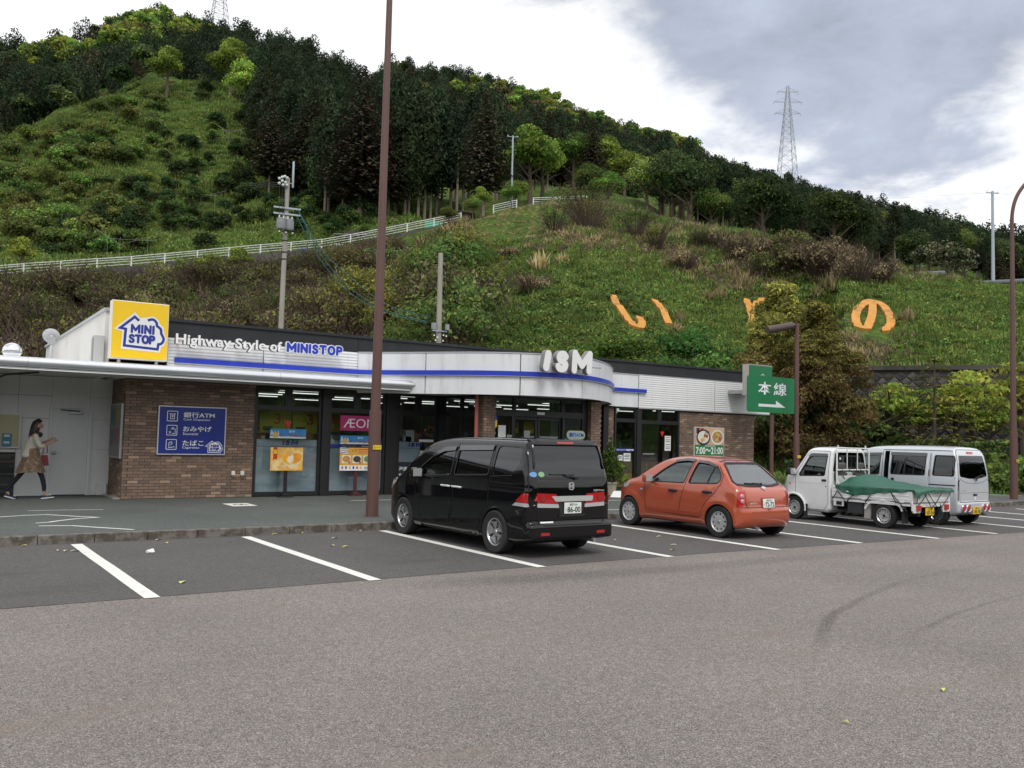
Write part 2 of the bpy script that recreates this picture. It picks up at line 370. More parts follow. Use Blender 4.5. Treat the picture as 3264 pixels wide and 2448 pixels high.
walk = sheet('pavement', [(x, y+.12) for x, y in KERB]+[(60, 40), (-60, 40)], .13, M_walk)
# kerb stones: individual blocks along the kerb line
def seglen(P): return [math.hypot(P[i+1][0]-P[i][0], P[i+1][1]-P[i][1]) for i in range(len(P)-1)]
def along(P, s):
 for i, l in enumerate(seglen(P)):
  if s <= l or i == len(P)-2: t = s/l; return (P[i][0]+(P[i+1][0]-P[i][0])*t, P[i][1]+(P[i+1][1]-P[i][1])*t)
  s -= l
kp = [(-6, 14.95)]+KERB[1:-1]+[(40, 14.7)]; T = sum(seglen(kp)); s = 0; BL = .78
while s+BL < T:
 a, b = along(kp, s+.004), along(kp, s+BL-.006); d = Vector((b[0]-a[0], b[1]-a[1], 0)); l = d.length; d.normalize(); nn = Vector((-d.y, d.x, 0)); j = rnd.uniform(-.004, .004)
 M = Matrix(((d.x, nn.x, 0, a[0]), (d.y, nn.y, 0, a[1]), (0, 0, 1, 0), (0, 0, 0, 1)))
 MB().box(0, l, j, .135, -.02, .138+j*.6, M_kerb, M, bev=.012).build('kerb_block', walk); s += BL
mb = MB(); mb.box(-60, -6, 14.95, 15.09, -.02, .135, M_kerb); mb.build('kerb_run', walk)
# paint on the pavement
def paint(pts, w, name='pavement_marking'):
 mb = MB()
 for q in ribbon(pts, w): mb.add([(a, b, .134) for a, b in q], [(0, 1, 2, 3)], M_paint)
 me = mb.mesh(name); o = link(name, me, walk); return o
paint([(2.13, 19.3), (2.7, 19.28), (3.44, 19.17)], .05)
paint([(1.3, 18.1), (1.57, 18.19), (2.0, 18.36), (2.34, 18.40), (2.6, 18.1), (2.8, 17.85), (3.07, 17.6), (2.7, 17.45), (2.4, 17.2), (2.2, 16.98), (1.99, 16.9)], .07)
paint([(1.98, 16.42), (2.46, 16.28), (2.75, 15.9), (3.0, 15.6), (3.22, 15.33)], .07)
paint([(9.1, 19.94), (10.5, 19.92)], .07); paint([(12.6, 18.3), (16.4, 18.1)], .07); paint([(12.5, 15.95), (14.2, 15.75)], .07); paint([(16.8, 20.0), (18, 19.9)], .06)
paint([(32.2, 18.0), (34.6, 17.4), (37, 16.6)], .1); paint([(31.2, 16.9), (32.25, 16.2), (33.2, 15.4)], .1); paint([(26.9, 14.6), (26.4, 15.5)], .12)
g = sheet('pavement_plate', [(6.0, 19.15), (6.55, 19.15), (6.55, 19.92), (6.0, 19.92)], .135, M_paint, walk)
mb = MB()
for q in ribbon(spline([(6.12, 19.45), (6.2, 19.6), (6.28, 19.45), (6.35, 19.65), (6.42, 19.4)], 5), .06): mb.add([(a, b, .138) for a, b in q], [(0, 1, 2, 3)], mat('plate_print', (.18, .15, .10), .8))
mb.build('plate_print', walk)
# tyre marks on the driveway
def tyremark_mat():
 m = bpy.data.materials.new('tyre_rubber_mark'); m.use_nodes = True; nt = m.node_tree; N, L = nt.nodes, nt.links
 b = N['Principled BSDF']; b.inputs['Base Color'].default_value = (.05, .047, .045, 1); b.inputs['Roughness'].default_value = .85
 t = N.new('ShaderNodeBsdfTransparent'); mx = N.new('ShaderNodeMixShader'); a = N.new('ShaderNodeAttribute'); a.attribute_name = 'wear'
 tc = N.new('ShaderNodeTexCoord'); n = N.new('ShaderNodeTexNoise'); n.inputs['Scale'].default_value = 70; n.inputs['Detail'].default_value = 4; L.new(tc.outputs['Object'], n.inputs['Vector'])
 mr = N.new('ShaderNodeMapRange'); mr.interpolation_type = 'SMOOTHSTEP'; L.new(n.outputs['Fac'], mr.inputs[0]); mr.inputs[1].default_value = .35; mr.inputs[2].default_value = .65
 mu = N.new('ShaderNodeMath'); mu.operation = 'MULTIPLY'; L.new(mr.outputs[0], mu.inputs[0]); L.new(a.outputs['Fac'], mu.inputs[1])
 L.new(mu.outputs[0], mx.inputs[0]); L.new(t.outputs[0], mx.inputs[1]); L.new(b.outputs[0], mx.inputs[2]); L.new(mx.outputs[0], N['Material Output'].inputs[0]); return m
M_tyremark = tyremark_mat()
def tyremark(pts, w, strength):
 P = spline(pts, 8); n = len(P); vs = []; wear = []
 for i, p in enumerate(P):
  a, b = P[max(i-1, 0)], P[min(i+1, n-1)]; t = Vector((b[0]-a[0], b[1]-a[1])).normalized(); nn = Vector((-t.y, t.x)); f = i/(n-1); wd = w*(1-.45*f)
  for k, e in ((-1, 0), (-.35, 1), (.35, 1), (1, 0)): vs.append((p[0]+nn.x*wd*k, p[1]+nn.y*wd*k, .004)); wear.append(e*strength*(1-f)**.8*min(1, f*8))
 fs = [(4*i+k, 4*i+k+1, 4*i+k+5, 4*i+k+4) for i in range(n-1) for k in range(3)]
 mb = MB().add(vs, fs, M_tyremark); me = mb.mesh('tyre_mark', False); at_ = me.attributes.new('wear', 'FLOAT', 'POINT'); at_.data.foreach_set('value', wear)
 o = link('tyre_mark', me); o['kind'] = 'structure'
tyremark([(6.6, 4.85), (7.99, 5.73), (8.78, 6.06), (10.29, 6.59), (11.59, 6.89), (13.6, 7.1), (17, 7.2)], .09, .42)
tyremark([(8.2, 4.9), (9.6, 5.25), (11.4, 5.5), (13.5, 5.6)], .05, .4)
tyremark([(15.5, 7.0), (13.5, 5.9), (12.6, 5.2), (11.9, 4.5)], .06, .35)
tyremark([(5, 9.4), (9, 9.0), (13, 8.9), (19, 8.5)], .45, .35)
# litter and fallen leaves on the ground, each its own little thing
M_leafY = mat('dry_leaf', (.42, .40, .10), .7); M_leafB = mat('pale_leaf', (.5, .45, .3), .8); M_leafG = mat('yellow_green_leaf', (.5, .6, .16), .6)
def fallen(px, py, l, m, label, z=0.006, name='fallen_leaf', cat='leaf', grp=None):
 p = at_z(px, py, z); q = rnd.uniform(0, 3); mb = MB(); n = 6; vs = []
 for i in range(n+1):
  t = i/n; w = l*.22*math.sin(math.pi*min(1, t*.95+.02)); vs += [(l*(t-.5), -w, .004+.018*math.sin(t*3)), (l*(t-.5), w, .012*math.sin(t*4)+.006)]
 mb.add(vs, [(2*i, 2*i+1, 2*i+3, 2*i+2) for i in range(n)], m); o = mb.build(name, None, recalc=False); o.location = (p.x, p.y, z); o.rotation_euler = (0, 0, q); tag(o, label, cat, grp); return o
fallen(3005, 2201, .075, M_leafG, 'yellow green leaf lying alone on the driveway at lower right')
fallen(2697, 2306, .05, M_leafY, 'small dry yellow leaf on the driveway nearest the camera')
fallen(580, 1857, .16, M_leafG, 'long yellow green leaf in the empty bay left of the second white line')
for x, y in ((186, 1756), (208, 1757), (236, 1757), (505, 1722), (530, 1732), (875, 1704), (965, 1700), (1068, 1716), (1145, 1693), (1100, 1743), (2105, 1711), (2150, 1738), (2144, 1754), (1058, 1740), (75, 1740), (1960, 1722)):
 fallen(x+rnd.uniform(-3, 3), y, rnd.uniform(.07, .13), rnd.choice((M_leafY, M_leafB)), 'small pale dry leaf lying on the dark parking asphalt', .01, grp='dry leaves scattered over the parking bays')
def scrap():
 p = at_z(480, 1761, .01); bm = bmesh.new(); bmesh.ops.create_icosphere(bm, subdivisions=2, radius=.06)
 for v in bm.verts: v.co *= 1+.5*mnoise.noise(v.co*30); v.co.z = max(0, v.co.z*.6+.02)
 me = bpy.data.meshes.new('paper_scrap'); bm.to_mesh(me); bm.free(); me.materials.append(mat('white_paper', (.8, .8, .8), .8)); o = link('paper_scrap', me); o.location = (p.x, p.y, .006)
 tag(o, 'crumpled scrap of white paper in the empty bay near the kerb', 'litter')
scrap()
# ---------------------------------------------------------------- the shop
YF, KZ = 21.7, .13
M_black = mat('black_frame_paint', (.012, .012, .014), .45, var=.2)
M_blackroof = mat('dark_roof_band', (.016, .018, .022), .7, var=.25, vscale=1.2, dirt=(.035, .037, .04, .6), dscale=.8)
M_siding = mat('white_siding', (.82, .83, .84), .55, var=.04, vscale=2, dirt=(.62, .62, .62, .4), dscale=2.5, stretch=(1, 1, .25))
M_alum = mat('aluminium_panel', (.74, .76, .785), .45, .12, var=.05, vscale=2, dirt=(.47, .48, .49, .75), dscale=3, dthr=(.48, .78), stretch=(1, 1, .15))
M_alcap = mat('aluminium_cap', (.46, .47, .48), .4, .4)
M_tube = mat('brushed_metal_tube', (.72, .74, .78), .3, .85, var=.05, vscale=2)
M_blue = mat('blue_stripe_paint', (.014, .04, .44), .4, dirt=(.02, .06, .5, .5), dscale=2)
M_grey = mat('grey_wall_panel', (.70, .71, .71), .8, var=.06, vscale=2, dirt=(.56, .56, .55, .5), dscale=2)
M_soffit = mat('soffit_panel', (.58, .56, .53), .85, var=.08, vscale=1)
M_white = mat('white_board', (.82, .83, .83), .5)
M_plaster = mat('white_plaster', (.70, .69, .66), .8, var=.05, vscale=1, dirt=(.5, .48, .44, .5), dscale=1.6)
M_glass = glass('shop_glass', (.80, .84, .84), .004, .07)
M_mortar = mat('mortar', (.055, .043, .036), .95)
M_steel = mat('galvanised_steel', (.42, .43, .44), .45, .7, var=.1, vscale=6)
M_bluesign = mat('blue_sign_face', (.014, .03, .235), .3, var=.04)
M_red = mat('red_sign', (.62, .02, .02), .4)
M_lite = mat('lamp_tube_lit', (1, .98, .92), .5, emit=1.5)
shop = thing('convenience_store', 'long low brick convenience store with black roof band and curved aluminium entrance fascia', 'store', (15.2, YF, KZ))
def sb(name, *a, bev=0.): return box_obj(name, *a, parent=shop, bev=bev)
# --- shell
sb('side_wall', 3.86, 4.05, 23.35, 31.6, KZ, 4.02, M_plaster)
def gable():
 mb = MB(); P = [(21.75, 2.9), (31.6, 2.9), (31.6, 4.22), (21.75, 4.40)]
 mb.prism(P, lambda a, b, d: Vector((d, a, b)), 3.74, 3.85, M_plaster); o = mb.build('gable_wall', shop, True)
 mb = MB(); mb.prism([(21.7, 4.40), (31.65, 4.22), (31.65, 4.29), (21.7, 4.47)], lambda a, b, d: Vector((d, a, b)), 3.70, 3.90, M_alcap); mb.build('gable_cap', o)
gable()
sb('back_wall', 4.06, 25.8, 31.4, 31.6, KZ, 4.0, M_plaster); sb('end_wall', 25.62, 25.8, 21.78, 31.39, KZ, 3.9, M_mortar)
sb('roof_slab', 3.9, 25.3, 21.85, 31.55, 4.06, 4.12, M_blackroof)
sb('ceiling', 4.1, 25.5, 21.8, 31.3, 2.90, 2.96, mat('shop_ceiling', (.5, .5, .48), .9)); sb('shop_floor', 4.1, 25.5, 21.8, 31.3, .10, .16, mat('shop_floor_tile', (.32, .32, .30), .3))
sb('inner_wall', 4.1, 25.5, 30.9, 31.2, .16, 2.9, mat('shop_inner_wall', (.28, .27, .25), .9))
# black roof band: several lengths
for a, b in ((3.9, 10.0), (10.01, 16.0), (16.01, 21.0), (21.01, 25.27)): sb('roof_band', a, b, 21.80, 21.95, 3.90, 4.30, M_blackroof)
for a, b in ((3.88, 14.0), (14.01, 25.29)): sb('roof_coping', a, b, 21.76, 22.05, 4.30, 4.365, M_blackroof)
# white siding: slat by slat
def siding(x0, x1, z0, z1, backing=True):
 sb('siding_backing', x0+.01, x1-.01, 21.665, 21.78, z0+.01, z1-.01, mat('siding_gap', (.62, .63, .64), .8)); n = round((z1-z0)/.0735); h = (z1-z0)/n
 me = None
 for i in range(n):
  if me is None:
   mb = MB(); mb.add([(0, .0, 0), (x1-x0, 0, 0), (x1-x0, -.009, h*.25), (0, -.009, h*.25), (0, -.006, h-.008), (x1-x0, -.006, h-.008), (x1-x0, .02, h-.006), (0, .02, h-.006)], [(0, 1, 2, 3), (3, 2, 5, 4), (4, 5, 6, 7)], M_siding); me = mb.mesh('siding_slat')
  o = link('siding_slat', me, shop); o.location = Vector((x0, 21.655, z0+i*h))-shop.location
siding(20.02, 23.62, 2.83, 3.905); siding(23.64, 26.56, 2.83, 3.905); siding(5.1, 7.38, 3.14, 3.905); siding(7.40, 9.94, 3.14, 3.905)
sb('siding_trim', 20.02, 26.56, 21.63, 21.70, 2.795, 2.828, M_alcap); sb('siding_end_cap', 26.565, 26.60, 21.62, 21.80, 2.80, 3.9, M_siding); sb('siding_top_trim', 20.0, 25.3, 21.64, 21.79, 3.907, 3.93, M_alcap)
sb('eaves_box', 20.0, 26.55, 21.79, 22.6, 2.84, 3.88, M_soffit)
# --- bricks
BR = [mat('brick_'+n, c, .8, var=.16, vscale=7, bump=.2, bscale=60, dirt=(c[0]*.5, c[1]*.5, c[2]*.5, .5), dscale=5) for n, c in (('brown', (.205, .140, .104)), ('dark', (.150, .108, .084)), ('tan', (.34, .240, .172)), ('red', (.23, .152, .110)), ('umber', (.175, .121, .092)))]
BW, BH, BJ = .228, .061, .0095
BMESH = {}
def brick_mesh(w, k, ax):
 key = (round(w, 3), k, ax)
 if key not in BMESH:
  mb = MB()
  if ax == 'y': mb.box(0, w, -.014, .012, 0, BH, BR[k], bev=.003)
  else: mb.box(-.014, .012, 0, w, 0, BH, BR[k], bev=.003)
  BMESH[key] = mb.mesh('brick')
 return BMESH[key]
bricks = []
def brick_face(u0, u1, z0, z1, plane, ax='y', skip=None, prio=1.):
 """courses of running-bond bricks on a wall; ax 'y' faces -Y at Y=plane, 'x' faces -X at X=plane"""
 z = z0; row = 0
 while z+BH < z1+.01:
  u = u0-(BW+BJ)/2*(row % 2); tt = rnd.random()
  while u < u1-.02:
   a, b = max(u, u0), min(u+BW, u1)
   if b-a > .03 and not (skip and skip[0] < a and b < skip[1] and skip[2] < z and z+BH < skip[3]):
    k = rnd.choices(range(5), (6, 2.6, 1.9, 2.4, 4))[0]; bricks.append((prio+rnd.random()*.2-(z1-z)*.05, (round((b-a)*50)/50 if b-a < BW-.002 else BW), k, ax, a, z, plane))
   u += BW+BJ
  z += BH+BJ; row += 1
sb('wall_backing', 4.26, 7.25, 21.72, 21.95, KZ, 2.9, M_mortar); sb('wall_backing', 4.262, 4.4, 21.95, 23.3, KZ, 2.9, M_mortar); sb('wall_backing', 21.97, 25.60, 21.72, 21.95, KZ, 2.83, M_mortar)
sb('wall_backing', 25.6, 25.79, 21.72, 21.95, KZ, 2.83, M_mortar)
brick_face(4.246, 7.25, KZ+.01, 2.88, 21.72, 'y', (5.0, 6.52, 1.18, 2.25), 3)
brick_face(21.97, 25.80, KZ+.01, 2.79, 21.72, 'y', (22.7, 24.2, .5, 2.23), 1.5)
brick_face(21.72, 23.3, KZ+.01, 2.88, 4.262, 'x', None, .6)
for x0, x1, y0, y1 in ((12.46, 12.83, 19.3, 19.68), (16.05, 16.42, 19.3, 19.68), (18.71, 19.01, 21.72, 22.0)):
 sb('column_core', x0+.016, x1-.016, y0+.016, y1, KZ, 2.86, M_mortar)
 brick_face(x0, x1, KZ+.01, 2.85, y0+.016, 'y', None, 1.2)
 if x0 < 18: brick_face(y0+.01, y1, KZ+.01, 2.85, x0+.016, 'x', None, 1.1)
bricks.sort(key=lambda b: -b[0])
for p, w, k, ax, a, z, pl in bricks[:298]:
 o = link('brick', brick_mesh(w, k, ax), shop); o.location = (Vector((a, pl+rnd.uniform(-.002, .002), z)) if ax == 'y' else Vector((pl+rnd.uniform(-.002, .002), a, z)))-shop.location
mb = MB()
for p, w, k, ax, a, z, pl in bricks[298:]:
 e = rnd.uniform(-.002, .002)
 if ax == 'y': mb.box(a, a+w, pl-.014+e, pl+.012, z, z+BH, BR[k])
 else: mb.box(pl-.014+e, pl+.012, a, a+w, z, z+BH, BR[k])
o = mb.build('brickwork', shop, True); o['kind'] = 'stuff'
# --- curved aluminium fascia over the entrance
CURVE = spline([(9.95, 21.66), (10.45, 21.15), (11.2, 20.2), (12.05, 19.12), (12.95, 18.42), (13.95, 18.12), (15.07, 18.28), (16.4, 19.12), (17.35, 20.0), (18.05, 20.75), (18.35, 21.25), (18.8, 21.57), (19.3, 21.66), (20.0, 21.67)], 8)
def offs(C_, d):
 o = []
 for i, p in enumerate(C_):
  a, b = C_[max(0, i-1)], C_[min(len(C_)-1, i+1)]; t = Vector((b[0]-a[0], b[1]-a[1])).normalized(); o.append((p[0]+t.y*d, p[1]-t.x*d))
 return o
def wall_strip(name, C_, z0, z1, d0, d1, m, parent=shop, wc=True):
 A, B = offs(C_, d1), offs(C_, d0); n = len(C_); vs = []
 for a, b in zip(A, B): vs += [(*a, z0), (*a, z1), (*b, z1), (*b, z0)]
 fs = []
 for i in range(n-1):
  for k in range(4): fs.append((4*i+k, 4*i+(k+1) % 4, 4*i+4+(k+1) % 4, 4*i+4+k))
 fs += [(0, 1, 2, 3), tuple(4*(n-1)+k for k in (3, 2, 1, 0))]
 mb = MB(); mb.add(vs, fs, m, True); return mb.build(name, parent, wc)
def cut(i0, i1, g=.012):
 P = [Vector(p) for p in CURVE[i0:i1+1]]; t0 = (P[1]-P[0]).normalized(); t1 = (P[-1]-P[-2]).normalized(); P[0] = P[0]+t0*g; P[-1] = P[-1]-t1*g; return [tuple(p) for p in P]
wall_strip('fascia_backing', CURVE, 2.86, 3.90, -.10, -.02, M_mortar)
for a, b in ((0, 16), (16, 32), (32, 46), (46, 60), (60, 79), (79, len(CURVE)-1)):
 wall_strip('fascia_panel', cut(a, b), 2.83, 3.385-.06, -.015, .02, M_alum); wall_strip('fascia_panel', cut(a, b), 3.385+.06-.055, 3.885, -.015, .02, M_alum)
wall_strip('fascia_cap', CURVE, 3.888, 3.92, -.12, .035, M_alcap)
ST = [(5.25, 21.63), (9.75, 21.63)]+[p for p in CURVE[3:]]+[(20.3, 21.64)]
bs = wall_strip('blue_stripe', ST, 3.315, 3.437, .012, .075, M_blue); wall_strip('stripe_edge', ST, 3.302, 3.314, .015, .082, M_alcap)
def fill_plan(name, poly, z0, z1, m):
 mb = MB(); mb.prism(poly, lambda a, b, d: Vector((a, b, d)), z0, z1, m); return mb.build(name, shop, True)
fill_plan('entrance_soffit', offs(CURVE, -.03)+[(20, 21.9), (9.9, 21.9)], 2.865, 2.89, M_soffit); fill_plan('entrance_roof', offs(CURVE, -.05)+[(20, 21.79), (9.9, 21.79)], 3.80, 3.84, M_alcap)
# --- window bays on the front
def pane(name, x0, x1, z0, z1, Y, m=None, parent=None):
 p = parent or shop; return MB().box(x0, x1, Y-.004, Y+.004, z0, z1, m or M_glass).build(name, p, p is shop)
def bay(x0, x1, z0, zs, z1, split, Y=21.74, f=.07, low=True, bars=None):
 """black framed bay: outer frame, transom lights above, one big pane below"""
 mb = MB(); mb.box(x0, x0+f, Y-.05, Y+.05, z0, z1, M_black); mb.box(x1-f, x1, Y-.05, Y+.05, z0, z1, M_black)
 mb.box(x0+f, x1-f, Y-.05, Y+.05, z1-f*.8, z1, M_black); mb.box(x0+f, x1-f, Y-.05, Y+.05, zs, zs+.12, M_black); mb.box(x0+f, x1-f, Y-.05, Y+.05, z0, z0+.1, M_black)
 xs = [x0+f]+[s for s in split]+[x1-f]
 for s in split: mb.box(s-.09, s+.09, Y-.045, Y+.05, zs+.12, z1-f*.8, M_black)
 fr = mb.build('window_frame', shop, True)
 edges = [x0+f]+[q for s in split for q in (s-.09, s+.09)]+[x1-f]
 for i in range(0, len(edges), 2): pane('transom_pane', edges[i], edges[i+1], zs+.12, z1-f*.8, Y+.01, parent=fr)
 pane('window_pane', x0+f, x1-f, z0+.1, zs, Y+.01, parent=fr); return fr
bay(7.25, 9.0, .15, 2.29, 2.86, [8.115]); sb('pillar', 9.0, 9.2, 21.63, 21.85, KZ, 2.87, M_black, bev=.01)
bay(9.2, 10.84, .15, 2.29, 2.86, [10.0]); sb('pillar', 10.84, 11.2, 21.63, 21.85, KZ, 2.87, M_black, bev=.01)
bay(11.2, 12.45, .15, 2.29, 2.86, [11.85]); sb('pillar', 12.45, 12.6, 21.6, 21.85, KZ, 2.87, M_black)
bay(20.14, 21.96, .13, 2.30, 2.82, [21.02]); bay(19.03, 19.98, .13, 2.33, 2.82, []); sb('pillar', 19.98, 20.14, 21.66, 21.85, KZ, 2.83, M_black); sb('post', 18.48, 18.69, 21.6, 21.8, KZ, 2.86, M_black)
sb('lintel', 7.25, 18.4, 21.72, 21.80, 2.862, 2.9, M_black); sb('closing_wall', 16.45, 18.47, 21.72, 21.8, KZ, 2.86, M_black)
# vestibule: side window, front screen with sliding doors
def vest():
 mb = MB(); X = 12.62
 for a, b in ((19.69, 19.80), (20.62, 20.72), (21.58, 21.68)): mb.box(X-.04, X+.04, a, b, KZ, 2.86, M_black)
 for z0, z1 in ((KZ, .27), (2.3, 2.42), (2.8, 2.86)): mb.box(X-.035, X+.035, 19.80, 21.58, z0, z1, M_black)
 fr = mb.build('side_screen', shop, True)
 for a, b in ((19.80, 20.62), (20.72, 21.58)):
  for z0, z1 in ((.27, 2.3), (2.42, 2.8)): MB().box(X-.003, X+.003, a, b, z0, z1, M_glass).build('window_pane', fr)
 Y = 19.5; mb = MB(); mb.box(12.83, 16.05, Y-.05, Y+.05, 2.32, 2.48, M_black); mb.box(12.83, 16.05, Y-.05, Y+.05, 2.80, 2.862, M_black)
 for x0, x1 in ((12.831, 12.88), (13.49, 13.58), (15.12, 15.23), (15.86, 16.048)): mb.box(x0, x1, Y-.04, Y+.04, 2.48, 2.80, M_black)
 for x0, x1 in ((12.831, 12.88), (15.86, 16.048)): mb.box(x0, x1, Y-.04, Y+.04, KZ, 2.32, M_black)
 mb.box(13.45, 13.53, Y-.04, Y+.04, KZ, 2.32, M_black); mb.box(15.16, 15.24, Y-.04, Y+.04, KZ, 2.32, M_black); mb.box(12.88, 13.45, Y-.04, Y+.04, KZ, .25, M_black); mb.box(15.24, 15.86, Y-.04, Y+.04, KZ, .25, M_black)
 fr = mb.build('entrance_frame', shop, True)
 for a, b in ((12.88, 13.49), (13.58, 15.12), (15.23, 15.86)): pane('transom_pane', a, b, 2.48, 2.80, Y, parent=fr)
 pane('window_pane', 12.88, 13.45, .25, 2.32, Y, parent=fr); pane('window_pane', 15.24, 15.86, .25, 2.32, Y, parent=fr)
 for a, b in ((13.53, 14.34), (14.36, 15.16)):
  mb = MB(); mb.box(a, a+.07, Y+.03, Y+.08, .15, 2.31, M_black); mb.box(b-.07, b, Y+.03, Y+.08, .15, 2.31, M_black); mb.box(a+.07, b-.07, Y+.03, Y+.08, 2.24, 2.31, M_black); mb.box(a+.07, b-.07, Y+.03, Y+.08, .15, .25, M_black)
  d = mb.build('sliding_door', shop, True); pane('door_pane', a+.07, b-.07, .25, 2.24, Y+.055, parent=d)
 sb('entrance_ceiling', 12.7, 16.0, 19.6, 21.7, 2.80, 2.86, M_soffit); sb('entrance_mat', 12.7, 16.0, 19.6, 21.7, .132, .15, mat('door_mat', (.05, .05, .05), .95))
vest()
MB().tube([(12.30, 19.42, KZ), (12.30, 19.42, 2.86)], .05, mat('rust_red_pipe', (.30, .09, .06), .5), 12).build('downpipe', shop, True)
# lower film panels inside the glass with the printed wordmark
M_film = mat('grey_window_film', (.52, .60, .68), .45, var=.3, vscale=1.6, stretch=(.7, 1, 2.2), dirt=(.30, .35, .41, .8), dscale=1.3)
M_film2 = mat('grey_window_film_plain', (.55, .62, .70), .45, var=.12, vscale=2)
M_print = mat('blue_print', (.012, .03, .30), .5)
for x0, x1, z0 in ((7.32, 8.93, .25), (9.27, 10.77, .25), (11.27, 11.95, 1.0)):
 f = sb('window_film', x0, x1, 21.765, 21.775, z0, 1.555, M_film2 if x0 > 9 else M_film)
 sb('film_line', x0, x1, 21.755, 21.76, 1.378, 1.386, M_print)
 if x0 < 9 or x0 > 11:
  c = (x0+x1)/2-.12 if x0 < 9 else x1-.36
  fat_text('wordmark', 'ISM', M_print, shop, (c, c+.40, 1.42, 1.54), .036, facade(21.758), 0, .001, .5, .2, True)
 sb('display_counter', x0, x1, 21.80, 22.3, 1.50, 1.56, mat('counter_top', (.25, .25, .24), .6))
sb('printed_band', 9.2, 10.9, 21.722, 21.732, 1.372, 1.462, M_print)
text('band_lettering', 'Highway Style of', M_white, shop, (9.60, 10.12, 1.392, 1.448), facade(21.718)); fat_text('band_lettering', 'MINISTOP', M_white, shop, (10.15, 10.52, 1.394, 1.444), .013, facade(21.718), 0, .001, wc=True)
sb('printed_band', 19.1, 19.92, 21.722, 21.732, 1.38, 1.47, M_print); text('band_lettering', 'Highway Style of', M_white, shop, (19.15, 19.52, 1.40, 1.455), facade(21.718)); fat_text('band_lettering', 'MINISTOP', M_white, shop, (19.55, 19.88, 1.402, 1.452), .013, facade(21.718), 0, .001, wc=True)
# orange lattice on the lower right-hand glass: woven metal guard
def lattice(x0, x1, z0, z1, Y):
 mb = MB(); m = mat('amber_grille', (.45, .26, .05), .5, .3); st = .055; h = z1-z0
 k = x0-h
 while k < x1:
  a = max(k, x0); za = z0+(a-k); b = min(k+h, x1); zb = z0+(b-k)
  if b-a > .01: mb.quad((a, Y, za-.005), (b, Y, zb-.005), (b, Y, zb+.005), (a, Y, za+.005), m); mb.quad((x0+x1-a, Y-.004, za-.005), (x0+x1-b, Y-.004, zb-.005), (x0+x1-b, Y-.004, zb+.005), (x0+x1-a, Y-.004, za+.005), m)
  k += st
 mb.quad((x0, Y+.012, z0), (x1, Y+.012, z0), (x1, Y+.012, z0+.42), (x0, Y+.012, z0+.42), mat('amber_board', (.62, .36, .06), .6)); mb.build('amber_grille', shop, True)
lattice(19.1, 19.9, .24, 1.1, 21.765); lattice(20.22, 21.88, .24, 1.05, 21.765)
# notices stuck on the glass (part of the shop front)
def notice(x0, x1, z0, z1, Y, m, parent=shop, name='paper_notice'): return MB().box(x0, x1, Y-.004, Y, z0, z1, m).build(name, parent, parent is shop)
M_yel = mat('yellow_print', (.74, .50, .02), .5); M_yel2 = mat('yellow_poster', (.62, .47, .04), .6); M_paper = mat('paper', (.74, .76, .74), .7); M_ink = mat('dark_ink', (.03, .035, .06), .6)
M_redp = mat('red_print', (.55, .03, .02), .6)
notice(13.0, 13.24, 1.74, 2.07, 19.44, M_paper); notice(12.80, 12.86, 2.02, 2.30, 19.29, M_yel); notice(12.80, 12.86, 2.2, 2.30, 19.284, M_print); notice(14.27, 14.52, 2.385, 2.455, 19.448, M_paper); notice(13.28, 13.44, 1.6, 1.82, 19.44, mat('grey_paper', (.35, .36, .36), .8)); notice(13.9, 14.1, 1.5, 1.95, 19.53, mat('grey_paper', (.35, .36, .36), .8))
notice(19.20, 19.42, 1.08, 1.26, 21.725, M_paper); notice(19.46, 19.76, 1.06, 1.32, 21.725, M_paper); notice(21.3, 21.58, 1.42, 1.92, 21.725, M_paper)
for z in (1.86, 1.78, 1.72, 1.62, 1.54, 1.48): notice(21.34, 21.54, z, z+.018, 21.72, M_redp if z > 1.84 else M_ink, name='print_line')
for z in (1.25, 1.2, 1.13): notice(19.5, 19.72, z, z+.02, 21.72, M_ink, name='print_line')
for z in (1.2, 1.15): notice(19.24, 19.38, z, z+.02, 21.72, M_print, name='print_line')
def tri(x, z, w, Y): MB().prism([(x-w/2, z), (x+w/2, z), (x, z-w*1.0)], facade(Y), 0, .004, M_red).build('red_triangle', shop, True)
tri(8.12, 2.02, .20, 21.73); tri(21.18, 2.06, .17, 21.73)
# bank machine sticker signs by the door
mb = MB(); mb.prism(rrect(15.29, 15.95, 1.75, 1.98, .11), facade(19.44), 0, .006, mat('pale_green_print', (.60, .70, .30), .5)); o = mb.build('bank_sticker', shop, True)
MB().prism(rrect(15.32, 15.92, 1.775, 1.955, .09), facade(19.43), 0, .004, mat('pale_blue_print', (.52, .66, .74), .5)).build('sticker_face', o)
text('sticker_lettering', '銀行ATM', M_print, o, (15.37, 15.88, 1.80, 1.93), facade(19.42), bold=.02, wc=False)
mb = MB(); mb.prism(rrect(15.32, 15.95, 1.51, 1.735, .09), facade(19.44), 0, .006, mat('pale_yellow_print', (.75, .70, .45), .5)); o = mb.build('service_sticker', shop, True)
text('sticker_lettering', 'サービス', M_redp, o, (15.42, 15.86, 1.56, 1.69), facade(19.43), bold=.02, wc=False)
# handles and locks on the right-hand door
sb('door_handle', 19.10, 19.24, 21.64, 21.68, 1.18, 1.21, M_steel); sb('push_bar', 20.24, 20.75, 21.64, 21.68, 1.29, 1.325, M_steel)
